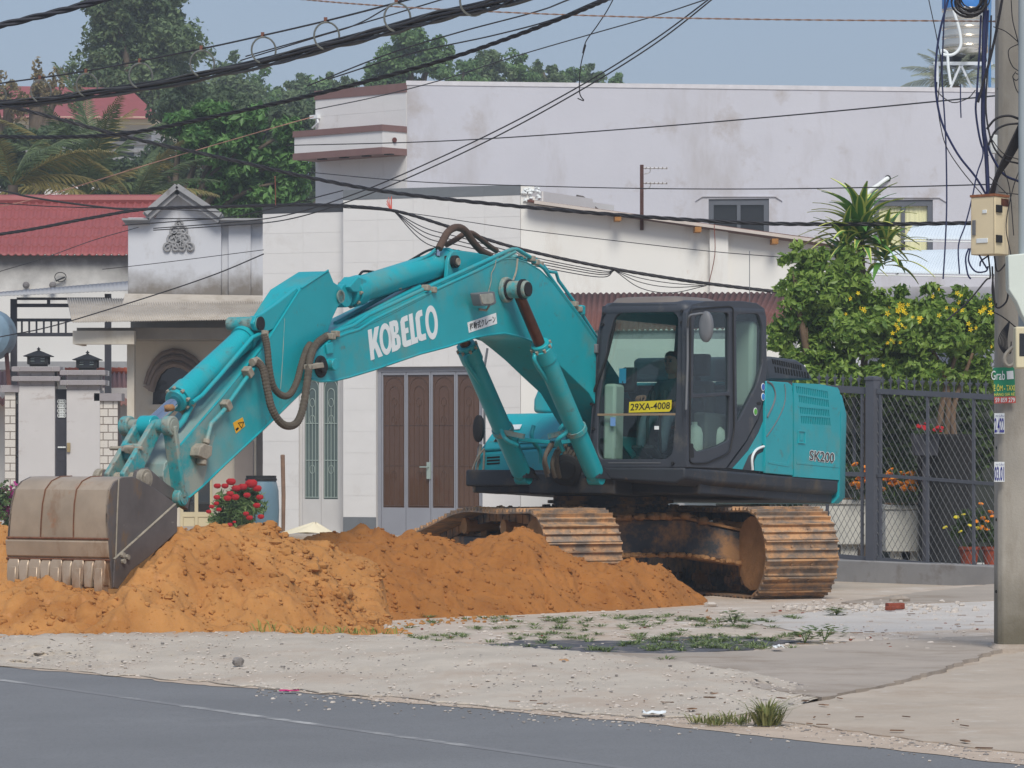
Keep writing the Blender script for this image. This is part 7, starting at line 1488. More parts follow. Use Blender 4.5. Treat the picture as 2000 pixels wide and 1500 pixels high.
def flowers(label, px, d, z0, blooms, mat, spread, h_, seed, name='marigold_plant', fr=.034, cat='flowers', nleaf=900, nb=None):
    c = P(px, 900, d); c.z = z0; T = thing(name, label, cat, c); r = random.Random(seed)
    add_crown(T, [(0, 0, h_*.45, spread, spread*.6, h_*.5)], nleaf, .07, lf_low, seed, name='leaves', sub=12, asp=.3)
    m_ = MB(); n = 9; rings = []
    for t, k in ((.15, -.5), (.75, -.35), (1.0, 0), (.8, .35), (.35, .55)): rings.append([V((math.cos(2*math.pi*q/n)*t*(1+.14*(q % 2)), math.sin(2*math.pi*q/n)*t*(1+.14*(q % 2)), k*.8)) for q in range(n)])
    m_.loft(rings); me = m_.mesh('bloom', mat, 40)
    for (bx_, by) in blooms:
        p = P(bx_, by, d - .12 - r.uniform(0, .15)) - c; o = inst('bloom', me, Matrix.Translation(p) @ Euler((r.uniform(-.5, .9), r.uniform(-.5, .5), 0)).to_matrix().to_4x4() @ Matrix.Scale(fr*r.uniform(.75, 1.2), 4), T)
    m_ = MB()
    for (bx_, by) in blooms[::2]: p = P(bx_, by, d-.1) - c; m_.tube([V((p.x*.4, p.y*.4, 0)), p], .006, 4)
    m_.build('stems', M('stem_green', S(60, 84, 44), .8), T, stuff=True)
    return T
T, z1 = planter('square grey concrete planter left of the fence post', 1583, 1692, 976, 1064, 46.2); flowers('orange marigolds in the concrete planter left of the fence post', 1664, 46.2, z1, [(1667+rf.uniform(-1, 34), 905+rf.uniform(0, 48)) for k in range(24)], m_mar, .42, .5, 401, fr=.045)
T, z1 = planter('square grey concrete planter right of the fence post', 1729, 1812, 986, 1078, 45.4); flowers('orange marigolds in the concrete planter right of the fence post', 1770, 45.4, z1, [(1724+rf.uniform(0, 84), 916+rf.uniform(0, 40)) for k in range(34)], m_mar, .5, .48, 402, fr=.045)
T = thing('tall_planter', 'tall black round planter behind the wire fence', 'planter', P(1845, 900, 45.2)); T.location.z = 0; m_ = MB(); zz = P(0, 848, 45.2).z; m_.lathe([(.001, .1), (.30, .1), (.31, .6), (.325, zz-.08), (.345, zz-.05), (.345, zz), (.30, zz), (.29, zz-.06), (.001, zz-.06)], (0, 0, 0), 24); m_.build('tub', m_black, T); m_ = MB(); m_.lathe([(.001, 0), (.38, 0), (.38, .1), (.001, .1)], (0, 0, 0), 24); m_.build('base', m_plc, T)
T = thing('trough_pot', 'dark grey trough pot of red flowers beside the tall black planter', 'pot', P(1809, 900, 44.7)); zz0, zz = P(0, 890, 44.7).z, P(0, 846, 44.7).z; T.location.z = 0; m_ = MB(); m_.loft([[V((x*s_, y*s_, z)) for x, y in ((-.155, 0), (.155, 0), (.155, .25), (-.155, .25))] for s_, z in ((.88, zz0), (1, zz))]); m_.build('trough', m_steel, T, bevel=.01); m_ = MB(); m_.box((-.03, .1, 0), (.03, .16, zz0)); m_.build('stand', m_steel, T)
flowers('small red flowers in the trough pot behind the fence', 1812, 44.7, P(0, 846, 44.7).z, [(1790+rf.uniform(0, 18), 826+rf.uniform(0, 12)) for k in range(8)]+[(1822+rf.uniform(0, 18), 832+rf.uniform(0, 10)) for k in range(8)], m_redf, .2, .12, 403, fr=.024, name='red_flowers', nleaf=250)
for px, py, lab, lab2, bl_, mt, sd in ((1893, 1094, 'terracotta pot behind the fence, left of the pair by the pole', 'marigold bush in the left terracotta pot by the pole', [(1876, 1038), (1882, 1005), (1868, 1010), (1894, 1026), (1846, 1030), (1908, 1032)], m_mary, 404), (1938, 1094, 'terracotta pot behind the fence, right one nearest the pole', 'orange marigold bush in the right terracotta pot nearest the pole', [(1918, 1030), (1928, 1018), (1938, 1008), (1920, 1012), (1935, 1000), (1928, 1034), (1916, 984), (1906, 1018)], m_mar, 405)):
    T = thing('flower_pot', lab, 'pot', P(px, 900, 44)); T.location.z = .16; m_ = MB(); m_.lathe([(.001, 0), (.085, 0), (.115, .2), (.128, .2), (.128, .235), (.105, .235), (.1, .2), (.001, .2)], (0, 0, 0), 18); m_.build('pot', m_pot, T); m_ = MB(); m_.cyl((0, 0, .19), (0, 0, .21), .1, n=16); m_.build('soil', m_undirt, T)
    flowers(lab2, px, 44, .38, bl_, mt, .26, .5, sd)
mb = MB(); mb.box((4.9, 43.7, 0), (6.2, 45.6, .16)); tag(mb.build('garden_step', m_plc, None, bevel=.01), 'low concrete step that carries the terracotta pots', 'step')
# red cockscomb bush and bougainvillea by the houses
CK = thing('red_flower_pot', 'bushy pot of bright red cockscomb flowers before the cream house', 'flowers', P(463, 900, 59.5)); CK.location.z = .0; c0 = CK.location
zt_ = P(0, 1035, 59.5).z - .06
m_ = MB(); m_.lathe([(.001, 0), (.16, 0), (.22, zt_), (.001, zt_)], (0, 0, 0), 18); m_.build('pot', M('red_plastic_pot', S(176, 50, 36), .5), CK)
add_crown(CK, [(0, 0, zt_+.28, .36, .3, .3), (-.1, 0, zt_+.15, .34, .25, .2), (.12, 0, zt_+.5, .30, .25, .24), (-.08, 0, zt_+.48, .3, .22, .22)], 3600, .15, leafmat('cockscomb_leaf', S(58, 94, 46), S(132, 156, 96)), 501, name='leaves', asp=.22, sub=20)
m_ = MB(); n = 10; rings = [[V((math.cos(2*math.pi*q/n)*t*(1+.2*(q % 2)), .7*math.sin(2*math.pi*q/n)*t, k*1.35)) for q in range(n)] for t, k in ((.2, -.45), (.7, -.3), (.95, .05), (.9, .35), (.5, .6))]; m_.loft(rings); cme = m_.mesh('bloom', m_redf, 40)
for (bx_, by, s_) in ((425, 950, .06), (440, 950, .06), (452, 942, .08), (462, 955, .075), (475, 952, .075), (492, 946, .10), (503, 955, .075), (450, 965, .06), (445, 974, .065), (460, 972, .07), (424, 972, .055), (423, 984, .045), (414, 990, .045), (408, 1000, .045), (483, 968, .06), (508, 972, .06), (502, 988, .06), (428, 996, .045), (481, 1004, .05), (488, 1012, .055), (510, 1010, .055), (449, 1026, .05), (436, 1030, .05), (412, 1032, .035), (514, 1028, .04), (458, 1020, .03)):
    inst('bloom', cme, Matrix.Translation(P(bx_, by, 59.1 + (.2 if by < 960 else 0)) - V(c0)) @ Matrix.Scale(s_*.92, 4), CK)
BG = thing('bougainvillea', 'magenta bougainvillea bush at the left edge behind the bucket', 'shrub', P(14, 900, 57)); BG.location.z = 0; zc_ = P(0, 985, 57).z
add_crown(BG, [(0, 0, zc_, .28, .25, .3), (.1, 0, zc_-.3, .2, .2, .3), (-.3, 0, zc_-.1, .3, .25, .35)], 1400, .07, leafmat('boug_leaf', S(50, 76, 42), S(104, 124, 72)), 502, name='leaves', asp=.6)
v_, f_ = crown_arrays([(0, 0, zc_+.05, .27, .25, .28), (.14, 0, zc_+.1, .15, .15, .12), (-.3, 0, zc_, .3, .2, .3)], 420, .075, 503, asp=.8); raw('bracts', v_.tolist(), f_.tolist(), leafmat('magenta_bract', S(150, 36, 104), S(196, 74, 150)), BG, stuff=True)
# ================================================================ utility pole, cables, water tank
m_pole = M('pole_concrete', S(158, 152, 142), .9, .07, 3, bump=.2, bscale=50, dirt=S(136, 128, 116), amt=.42, dscale=2.2, streak=4, dirt2=S(112, 104, 92), amt2=.16, dscale2=9)
m_polelow = M('pole_damp', S(112, 106, 90), .95, .12, 5)
m_wireb = M('cable_black', S(40, 38, 42), .6, .15, 6); m_wireblue = M('cable_navy', S(38, 46, 84), .6, .1); m_wiret = M('cable_tan', S(150, 120, 104), .7, .2, 30)
PO = P(1981, 862, 29.46); PO.z = 0; PT = thing('utility_pole', 'tall weathered concrete utility pole at the right edge', 'utility pole', PO)
def pr(w_, z, ch=.25): # octagonal ring with broad flats
    a = w_/2; c = a*(1-ch); return [V((x, y, z)) for x, y in ((-c, -a), (c, -a), (a, -c), (a, c), (c, a), (-c, a), (-a, c), (-a, -c))]
mb = MB(); mb.loft([pr(.29, -.2), pr(.285, .6), pr(.28, 3), pr(.27, 5), pr(.25, 8.5)]); mb.build('shaft', gradmix(m_pole, 2, 1.1, -.1, S(104, 98, 84), 2.2, .3), PT, bevel=.01)
mb = MB(); mb.loft([pr(.38, -.05), pr(.36, .02), pr(.30, .05)]); mb.build('footing', m_conc, PT)
mb = MB()
for k in range(9): c = V((-.138+.002*k, -.06, .45+.55*k)); mb.cyl(c, c+V((-.012, -.004, 0)), .012, n=8)
mb.build('bolt_hole', m_void, PT)
pz = lambda py, d=29.25: P(0, py, d).z
def onp(px, py, d=29.26): return P(px, py, d) - PO
# stickers and signs on the pole
def stick(name, q, mat, d, parent=PT): m_ = MB(); m_.prism([onp(a, b, d) for a, b in q], (0, .004, 0)); return m_.build(name, mat, parent, smooth=0)
sg = stick('taxi_sign', [(1940, 718), (1981, 717), (1983, 774), (1942, 775)], M('sign_green', S(30, 132, 96), .5), 29.262)
stick('sign_strip', [(1942, 775), (1983, 774), (1984, 787), (1942, 788)], M('sign_red', S(196, 84, 74), .5), 29.26, sg); m_sy = M('sign_yellow', S(214, 208, 90), .5)
text('Grab', onp(1936, 724, 29.255), onp(1963, 724, 29.255), onp(1936, 742, 29.255), m_whitep, sg, 'sign_text', bold=.004)
stick('sign_card', [(1966, 725), (1979, 724), (1980, 740), (1967, 741)], m_whitep, 29.256, sg)
text('É ÔM - TAXI', onp(1941, 750, 29.255), onp(1982, 749, 29.255), onp(1941, 764, 29.255), m_sy, sg, 'sign_text', bold=.02); text('HÀNG GIÁ RẺ', onp(1942, 766, 29.255), onp(1982, 765, 29.255), onp(1942, 773.5, 29.255), m_sy, sg, 'sign_text', bold=.02)
text('59 859 279', onp(1944, 777, 29.255), onp(1982, 776.5, 29.255), onp(1944, 786, 29.255), m_whitep, sg, 'sign_text', bold=.012)
m_navy = M('print_navy', S(40, 40, 130), .5)
for (y0, y1, tx) in ((807, 847, '2.422'), (902, 941, '03.01')):
    s_ = stick('number_sticker', [(1942, y0), (1962, y0), (1962, y1), (1942, y1)], m_whitep, 29.262); text(tx, onp(1942.5, y0+9, 29.256), onp(1961, y0+9, 29.256), onp(1942.5, y1-2, 29.256), m_navy, s_, 'sticker_text', bold=.02); text('N CẦU', onp(1945, y0+1.5, 29.256), onp(1961, y0+1.5, 29.256), onp(1945, y0+7, 29.256), m_navy, s_, 'sticker_text')
# meter cabinet
m_cabn = M('cream_cabinet', S(226, 208, 172), .55, .05, 4, dirt=S(176, 120, 70), amt=.34, dscale=3.4, streak=1.6)
L_, C_, R_ = P(1896, 440, 29.05), P(1943, 440, 28.86), P(1970, 440, 29.06); z0, z1 = P(0, 497, 28.95).z, P(0, 384, 28.95).z; BX = L_ + (R_-C_)
CB = thing('meter_cabinet', 'rust streaked cream steel cabinet strapped to the utility pole', 'cabinet', V((C_.x, C_.y, z0))); cb = lambda p, z: V((p.x-C_.x, p.y-C_.y, z-z0))
mb = MB(); mb.loft([[cb(p, z0) for p in (L_, C_, R_, BX)], [cb(p, z1) for p in (L_, C_, R_, BX)]]); mb.build('case', m_cabn, CB, bevel=.006)
mb = MB(); mb.loft([[cb(p, z1)+ (cb(p, z1)-cb((L_+R_)/2, z1))*.05 + V((0, 0, k)) for p in (L_, C_, R_, BX)] for k in (.0, .018)]); mb.build('rain_lid', M('rusty_lid', S(150, 96, 66), .9, .3, 14), CB)
def face(u, v, a=L_, b=C_, o=.004): p = a*(1-u)+b*u; n_ = V((a.y-b.y, b.x-a.x, 0)).normalized(); n_ = n_ if n_.y < 0 else -n_; return cb(p, z0+(z1-z0)*v) + n_*o
def quad(name, u0, u1, v0, v1, mat, a=L_, b=C_, th=.006): m_ = MB(); m_.prism([face(u0, v0, a, b, th), face(u1, v0, a, b, th), face(u1, v1, a, b, th), face(u0, v1, a, b, th)], face(.5, .5, a, b, .0005)-face(.5, .5, a, b, th)); return m_.build(name, mat, CB, bevel=.002)
quad('latch', .1, .22, .34, .60, m_greyp, th=.012); quad('paper_label', .5, .68, .71, .77, m_whitep); quad('paper_label', .25, .72, .20, .28, m_whitep); quad('door_seam', .965, .98, .02, .98, m_void, th=.002)
for v in (.72, .2): quad('hinge', .06, .44, v-.0, v+.13, m_black, C_, R_, .014)
quad('rust_patch', .45, .98, .84, .97, M('deep_rust', S(92, 50, 34), .95, .4, 30), C_, R_, .003)
# small junction box, white cabinet and cream meter at the picture edge
mb = MB(); mb.cbox(onp(1940, 282, 29.2), .055, .07, .14); mb.build('junction_box', m_whitep, PT, bevel=.004)
mb = MB(); mb.prism([P(1969, 498, 28.7), P(2010, 494, 28.7), P(2010, 640, 28.7), P(1995, 612, 28.7), P(1986, 590, 28.7), P(1970, 565, 28.7)], (0, .18, 0)); tag(mb.build('white_cabinet', M('pale_cabinet', S(206, 214, 206), .5, .04), None, bevel=.008), 'pale green white cabinet cut off by the right edge', 'cabinet')
MT = thing('cream_meter', 'small cream meter box with dark window at the right edge', 'meter', P(2000, 680, 28.5)); mb = MB(); mb.box((-.062, 0, -.15), (.08, .15, .16)); mb.build('case', M('cream_meter', S(206, 196, 164), .5, .04), MT, bevel=.012); mb = MB(); mb.box((-.035, -.004, -.06), (.07, .002, .11)); mb.build('meter_window', m_dkglass, MT, bevel=.004)
mb = MB(); c = P(2002, 862, 28.9); mb.tube([V((c.x, c.y, P(0, 690, 28.9).z)), V((c.x, c.y, 3.4)), V((c.x, c.y, 6))], .05, 16); tag(mb.build('steel_conduit', M('pale_blue_steel', S(156, 166, 170), .5, .05), None, smooth=60), 'pale blue grey steel conduit beside the pole, cut by the right picture edge', 'conduit')
# conduits and loose cables on the pole
def pcab(pts, d, r, mat=m_wireb, dv=0.0, n=6, m_=None):
    own = m_ is None; m_ = m_ or MB(); m_.tube(spline([P(a, b, d + dv*k) - PO for k, (a, b) in enumerate(pts)], 6), r, n); return m_.build('drop_cable', mat, PT, smooth=60) if own else m_
pcab([(1958, -5), (1948, 50), (1935, 110), (1921, 160), (1910, 200)], 29.0, .011)
pcab([(1925, -5), (1922, 60), (1921, 140), (1920, 240), (1926, 300), (1930, 380)], 29.1, .016, m_wireblue); pcab([(1930, 20), (1924, 120), (1922, 200), (1924, 260), (1935, 300), (1960, 340), (1992, 355)], 29.15, .010, m_wireblue)
pcab([(1853, -5), (1836, 60), (1828, 120), (1828, 180), (1840, 240), (1870, 300), (1905, 345), (1926, 380)], 29.1, .009, m_wireblue); pcab([(1846, -5), (1842, 80), (1840, 150), (1845, 230), (1848, 300), (1849, 400), (1846, 480), (1842, 545)], 29.3, .006, m_wireblue)
pcab([(1813, -5), (1830, 75), (1838, 130), (1832, 200), (1838, 250), (1850, 290), (1880, 335), (1918, 380)], 29.2, .004); pcab([(1912, 180), (1905, 210), (1912, 260), (1920, 300), (1908, 340), (1898, 390), (1885, 440), (1872, 480), (1874, 535)], 29.05, .006, m_wireblue)
pcab([(1916, 30), (1913, 100), (1908, 180), (1906, 220), (1916, 280), (1930, 305)], 29.1, .008, m_wireblue); pcab([(1936, 30), (1934, 90), (1928, 150), (1926, 220), (1938, 280), (1960, 310), (1992, 320)], 29.0, .007)
pcab([(1927, 252), (1945, 232), (1970, 226), (1992, 233)], 29.0, .010); pcab([(1930, 284), (1944, 256), (1965, 244), (1992, 241)], 28.98, .009); pcab([(1876, 165), (1876, 200), (1877, 230)], 29.3, .005, m_wireblue); pcab([(1830, 160), (1832, 180), (1860, 200), (1890, 192), (1905, 176)], 29.3, .004)
for k in range(9): pcab([(1992, 240+5*k), (1972, 282+4*k), (1950, 330+2*k), (1932+1.2*k, 378)], 28.98+.012*k, .008)
for k, q in enumerate((([(1940, 52), (1965, 62), (1992, 85)]), ([(1992, 85), (1972, 95), (1970, 110), (1978, 130), (1992, 140)]), ([(1975, 0), (1978, 40), (1990, 90), (1992, 130)]), ([(1984, 140), (1978, 150), (1985, 157), (1992, 148), (1984, 143)]), ([(1978, 150), (1985, 175), (1998, 192)]), ([(1935, 270), (1960, 300), (1992, 312)]), ([(1932, 345), (1950, 362), (1968, 380)]), ([(1960, 330), (1972, 370), (1980, 460)]), ([(1950, 375), (1992, 380)]), ([(1992, 330), (1978, 370), (1965, 440), (1975, 500)]))): pcab(q, 28.97, .004)
for k, q in enumerate((([(1892, 485), (1886, 505), (1890, 535), (1896, 545)], [(1895, 485), (1892, 510), (1905, 530), (1925, 530), (1930, 520)], [(1912, 497), (1920, 512), (1928, 525)], [(1914, 520), (1916, 510), (1930, 500)], [(1930, 497), (1934, 540), (1925, 548), (1890, 590), (1850, 625)], [(1938, 520), (1940, 560), (1946, 600), (1965, 590), (1970, 565)], [(1940, 535), (1938, 570), (1945, 600)], [(1942, 500), (1948, 530), (1964, 515), (1970, 500)]))): pcab(q, 29.02, .007, (m_wireblue, m_wireb)[k > 3])
for k in range(7): pcab([(1972, 627), (1955+2*k, 650+2*k), (1950+3*k, 670+2*k), (1962+2*k, 690), (1975, 685-3*k)], 29.1-.01*k, .004)
pcab([(1938, 608), (1960, 620), (1985, 640)], 29.0, .005); pcab([(1985, 672), (1966, 690), (1962, 705), (1970, 715), (1985, 708)], 28.95, .016, M('pale_conduit', S(150, 144, 134), .6))
m_ = MB(); rc_ = random.Random(12)
for k in range(16): cx, cy, rr_ = 1897+rc_.uniform(-6, 6), 2+rc_.uniform(-6, 4), rc_.uniform(20, 34); m_.tube([P(cx + rr_*math.cos(t), cy + rr_*.85*math.sin(t), 29.0+.02*k*.3) - PO for t in [q*.35 for q in range(18)]], .006, 5, closed=True)
m_.build('cable_coil', m_wireb, PT, smooth=60)
# ---- overhead lines -------------------------------------------------
def wire(label, pts, d0, d1, r, mat=m_wireb, twist=0, name='overhead_cable', cat='cable', group='overhead cables crossing the street'):
    def far(p, q, k): return (p[0]+(p[0]-q[0])*k, p[1]+(p[1]-q[1])*k)
    if pts[0][0] < 0: pts = [far(pts[0], pts[1], 4)] + pts
    if pts[-1][1] < 0 and len(pts) < 10: pts = pts + [far(pts[-1], pts[-2], 4)]
    n = len(pts); p3 = [P(a, b, d0+(d1-d0)*k/(n-1)) for k, (a, b) in enumerate(pts)]; sp_ = spline(p3, 10); m_ = MB()
    if twist:
        for s in range(twist):
            q = []
            fine = spline(sp_, 4); acc = 0
            for i, p in enumerate(fine):
                if i: acc += (p-fine[i-1]).length
                a = acc/(r*26)*2*math.pi + s*2*math.pi/twist; q.append(p + V((0, math.cos(a)*r*.6, math.sin(a)*r*.6)))
            m_.tube(q, r*.55, 5)
    else: m_.tube(sp_, r, 6)
    return tag(m_.build(name, mat, None, smooth=60), label, cat, group)
wire('thick twisted cable crossing the top left corner', [(-40, 60), (0, 50), (100, 26), (190, 2), (260, -20)], 26, 25, .022, M('cable_charcoal', S(56, 56, 62), .6, .2, 30), 3)
wire('twisted dark cable rising from the left edge to the top centre', [(-40, 266), (100, 268), (250, 260), (430, 225), (620, 183), (850, 122), (1000, 72), (1130, 22), (1210, -12)], 38, 30, .018, m_wireb, 3)
wire('thick black cable descending from the ring bundle to the dracaena', [(-30, 200), (60, 218), (250, 268), (450, 312), (620, 350), (780, 378), (1000, 402), (1250, 423), (1480, 436), (1700, 438), (1860, 436), (1990, 434)], 52, 46, .024, m_wireb, 3)
wire('heavy cable bundle sagging past the gable and boom top', [(-30, 462), (60, 448), (180, 425), (290, 408), (430, 404), (600, 400), (700, 404), (780, 414), (880, 444), (1000, 482), (1150, 516), (1300, 542), (1400, 556), (1560, 574), (1700, 585)], 55, 50, .021, m_wireb, 4)
for k, (dy, lab) in enumerate(((6, 'first thin strand'), (10, 'second thin strand'), (14, 'third thin strand'), (19, 'lowest slack strand'))):
    wire('%s hanging below the heavy cable bundle near the boom top' % lab, [(770, 413), (830, 432+dy*2.2), (900, 452+dy*2), (1040, 494+dy*1.3), (1170, 522+dy), (1200, 528)], 54.5, 51.5, .007)
for k, (dy, lab) in enumerate(((5, 'short upper slack strand'), (13, 'short middle slack strand'), (24, 'short lower slack strand'))): wire('%s over the side wall behind the cab' % lab, [(1200, 528), (1250, 538+dy), (1310, 548+dy), (1380, 558)], 51.5, 51, .006)
wire('thin black cable joining the bundle from the left edge', [(-20, 366), (60, 385), (160, 400), (270, 412)], 56, 55, .016)
wire('upper thin black cable of the pair crossing the red roof', [(-20, 396), (120, 404), (300, 408), (430, 414)], 56, 55, .008)
wire('thin wire crossing the frieze of the cream house', [(240, 440), (350, 432), (450, 424), (520, 410), (670, 372)], 58, 56, .009)
wire('pale rope like wire rising to the white facade bracket', [(-20, 408), (60, 390), (180, 355), (300, 318), (430, 280), (540, 248), (612, 228)], 70, 73, .009, M('rope_red_green', S(150, 110, 96), .8, .5, 2.2))
wire('black wire slanting over the porch roof of the cream house', [(-20, 662), (90, 640), (200, 608), (330, 567), (430, 532), (515, 496)], 60, 58, .010)
wire('faint thin wire over the red tile roof', [(-20, 536), (80, 506), (180, 470), (270, 444)], 60, 62, .007); wire('faint thin wire in front of the frieze wall', [(200, 526), (300, 515), (420, 500), (515, 488)], 61, 60, .006)
for dy, lab in ((0, 'upper'), (9, 'lower')): wire('%s of two parallel wires climbing across the lavender wall' % lab, [(300, 446+dy*.4), (430, 436+dy*.6), (560, 420+dy), (700, 376+dy*1.2), (850, 312+dy*1.3), (1000, 240+dy*1.2), (1150, 158+dy), (1280, 76+dy), (1385, -2+dy*.6), (1420, -30)], 54, 38, .008)
wire('thin wire crossing the lavender wall, the upper long one', [(560, 284), (800, 278), (1000, 268), (1300, 246), (1600, 220), (1850, 196), (1945, 187)], 56, 34, .008); wire('thin wire crossing the lavender wall just above the windows', [(600, 336), (800, 354), (1000, 362), (1250, 368), (1500, 369), (1750, 365), (1940, 360)], 56, 36, .007)
wire('thin wire over the side wall above the cab', [(600, 402), (780, 414), (1000, 446), (1200, 470), (1400, 492), (1580, 506)], 56, 50, .006)
wire('thin wire from the white facade corner to the top right', [(615, 214), (740, 188), (870, 154), (1000, 112), (1150, 68), (1290, 28), (1400, -8)], 60, 44, .008); wire('thin wire below the ring bundle meeting the top centre', [(600, 168), (760, 105), (900, 62), (1050, 22), (1130, -8)], 44, 36, .008)
wire('thin wire behind the rings, steeper of the pair', [(480, 110), (600, 76), (740, 36), (880, -6)], 40, 36, .007); wire('thin wire behind the rings, flatter of the pair', [(470, 118), (620, 72), (700, 46), (790, -4)], 41, 36, .007); wire('thin wire grazing the round tree on the skyline', [(640, 155), (800, 105), (960, 70), (1080, 38), (1180, -4)], 44, 36, .008)
wire('twisted tan and black wire along the top of the picture', [(560, -4), (700, 8), (900, 20), (1200, 32), (1500, 38), (1850, 41), (1960, 42)], 34, 29.4, .007, m_wiret, 2)
wire('dangling frayed wire hanging down in front of the sky', [(1200, -6), (1185, 22), (1165, 52), (1145, 80), (1138, 104), (1144, 88), (1134, 130), (1132, 180), (1140, 196), (1128, 192)], 36, 36, .006)
# ring bundle
RB = thing('cable_bundle', 'thick bundle of black cables hung in wire rings across the top left', 'cable bundle', V((0, 0, 0)))
mess = [(-420, 216), (-40, 172), (0, 163), (160, 140), (380, 98), (510, 70), (640, 40), (780, 4), (860, -18), (1300, -140)]; bund = [(-420, 242), (-40, 208), (0, 203), (90, 196), (170, 184), (330, 160), (500, 124), (640, 88), (740, 62), (840, 34), (940, 12), (1040, -14), (1400, -110)]
dd_ = lambda px: 40 - 11*px/1000
def rp3(t): return spline([P(a, b, dd_(a)) for a, b in t], 14)
mb = MB(); mb.tube(rp3(mess), .009, 6); mb.build('messenger_wire', m_wireb, RB, smooth=60)
base = rp3(bund)
for k in range(9):
    a = 2*math.pi*k/8; r_ = .028 if k < 8 else 0; ph_ = rc_.uniform(0, 6); m_ = MB()
    m_.tube([p + V((0, math.cos(a)*r_, math.sin(a)*r_ + (.012*math.sin(i*.35+ph_) if k % 2 else 0) - (.02*abs(math.sin(i*.28+ph_)) if k in (5, 6) else 0))) for i, p in enumerate(base)], rc_.uniform(.009, .015), 6); m_.build('cable', m_wireb if k % 3 else M('cable_grey_%d' % k, S(74, 72, 70), .6), RB, smooth=60)
m_ring = M('ring_steel', S(128, 130, 124), .4, .1, metal=.4)
for (cx, cy, r_) in ((-2, 186, 15), (80, 178, 21), (170, 166, 22), (275, 148, 24), (395, 124, 25), (515, 98, 25), (638, 70, 26), (776, 34, 27), (925, 2, 28)):
    d = dd_(cx); m_ = MB(); m_.tube([P(cx + r_*.95*math.cos(t), cy + r_*math.sin(t), d) + V((0, .03*math.sin(t), 0)) for t in [2*math.pi*q/22 for q in range(22)]], .0085, 6, closed=True); rg_ = m_.build('ring', m_ring, RB, smooth=60)
    m_ = MB(); m_.cbox(P(cx-2, cy-r_-5, d), .03, .03, .045); m_.build('ring_clip', M('clip_brown_%d' % int(cx), S(110, 70, 56), .6), rg_)
# orange ties
for a, b, c, d in ((537, 345, 538, 400), (1395, 440, 1384, 556)): m_ = MB(); m_.tube(spline([P(a, b, 51), P(a+1, (b+d)/2, 51.4), P(c, d, 52)], 4), .006, 5); tag(m_.build('wire_tie', M('pink_tie_%d' % a, S(190, 110, 96), .7), None), 'thin pinkish tie string between two cables near the %s' % ('bright tree' if a < 600 else 'side wall pilaster'), 'tie string')
m_ = MB(); c = P(765, 413, 53.5)
for k in range(6): m_.tube([c, c + V((rc_.uniform(-.08, .12), 0, rc_.uniform(.05, .26)))], .005, 4)
tag(m_.build('wire_tie', M('red_tie', S(214, 100, 84), .7), None), 'frayed red tie on the heavy cable bundle above the white house', 'tie string')
# ---- water tank -------------------------------------------------------
TK = P(1888, 90, 92); zb_ = P(0, 172, 92).z - .9; TT = thing('water_tank', 'ribbed stainless water tank with blue band on the roof beside the pole', 'water tank', V((TK.x, TK.y, zb_)))
tz = lambda py: P(0, py, 92).z - zb_
prof = [(.001, tz(112)), (.30, tz(110)), (.5, tz(104)), (.565, tz(98))]; z = tz(96)
while z < tz(22): prof += [(.57, z), (.60, z+.02), (.57, z+.04), (.57, z+.05), (.60, z+.07), (.57, z+.09)]; z += .22
prof += [(.57, tz(20))]
mb = MB(); mb.lathe(prof, (0, 0, 0), 36); mb.build('tank', M('stainless', S(222, 216, 206), .22, .05, 3, metal=.75), TT, smooth=30)
mb = MB(); mb.lathe([(.575, tz(20)), (.59, tz(19)), (.59, tz(-6)), (.575, tz(-8))], (0, 0, 0), 36); mb.build('blue_band', M('tank_blue', S(46, 116, 186), .5), TT)
mb = MB(); mb.lathe([(.57, tz(-8)), (.5, tz(-16)), (.2, tz(-22)), (.001, tz(-23))], (0, 0, 0), 36); mb.build('dome', M('stainless_dome', S(196, 192, 186), .18, .05, 3, metal=1.), TT)
m_alu = M('pale_steel', S(204, 208, 212), .4, .05)
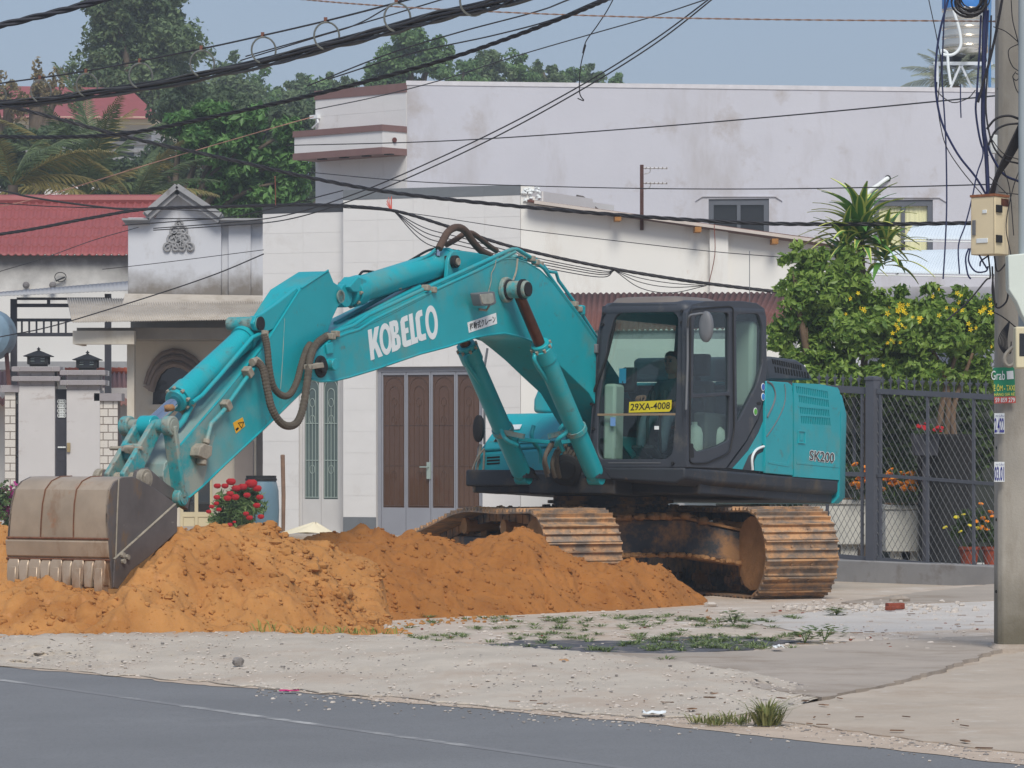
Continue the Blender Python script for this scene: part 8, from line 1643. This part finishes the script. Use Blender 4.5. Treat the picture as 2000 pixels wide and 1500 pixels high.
for x in (-.78, .42):
    for y in (-.5, .5): mb = MB(); mb.box((x-.05, y-.05, 0), (x+.05, y+.05, tz(128))); mb.build('stand_leg', m_alu, TT)
for y in (-.5, .5):
    mb = MB(); mb.bar((-.85, y, tz(128)), (.55, y, tz(128)), .06, .08); mb.build('stand_beam', m_alu, TT); mb = MB(); mb.bar((-.78, y, .1), (-.2, y, tz(130)), .05, .05); mb.bar((-.2, y, tz(130)), (.42, y, .1), .05, .05); mb.build('stand_brace', m_alu, TT)
for x in (-.45, -.1, .25): mb = MB(); mb.bar((x, 0, tz(127)), (x*.8, 0, tz(106)), .06, .5); mb.build('cradle', m_steel, TT)
mb = MB(); mb.tube(spline([P(1862, 20, 91.2), P(1874, 60, 91.2), P(1876, 90, 91.2), P(1862, 106, 91.2), P(1842, 106, 91.2), P(1840, 98, 91.2), P(1850, 104, 91.2), P(1852, 130, 91.2), P(1857, 165, 91.2)], 6), .035, 8); o_ = mb.build('white_pipe', m_whitep, None, smooth=60); o_.parent = TT; o_.matrix_parent_inverse = Matrix.Translation((-TK.x, -TK.y, -zb_))
mb = MB(); a, b = P(1933, 170, 91.4), P(1933, -10, 91.4); mb.tube([a, b], .035, 8); tag(mb.build('blue_pipe', M('blue_pipe', S(84, 130, 176), .5), None), 'vertical blue pipe on the roof between tank and pole', 'pipe')
mb = MB(); mb.box((P(1700, 0, 88).x, 86, 0), (P(2100, 0, 88).x, 96, zb_)); o_ = mb.build('roof_slab', m_white, None); tag(o_, 'flat roof slab that carries the water tank behind the parapet', 'roof')
# ================================================================ hazy air
m_haze = bpy.data.materials.new('haze_air'); m_haze.use_nodes = True; _t = m_haze.node_tree; _t.nodes.clear()
_o = _t.nodes.new('ShaderNodeOutputMaterial'); _v = _t.nodes.new('ShaderNodeVolumePrincipled'); _v.inputs['Color'].default_value = (.86, .92, 1, 1); _v.inputs['Density'].default_value = .0010
_t.links.new(_v.outputs[0], _o.inputs['Volume'])
mb = MB(); mb.box((-1300, -80, -1.2), (1300, 2500, 22)); hzb = mb.build('haze', m_haze, None, smooth=0); hzb['kind'] = 'stuff'
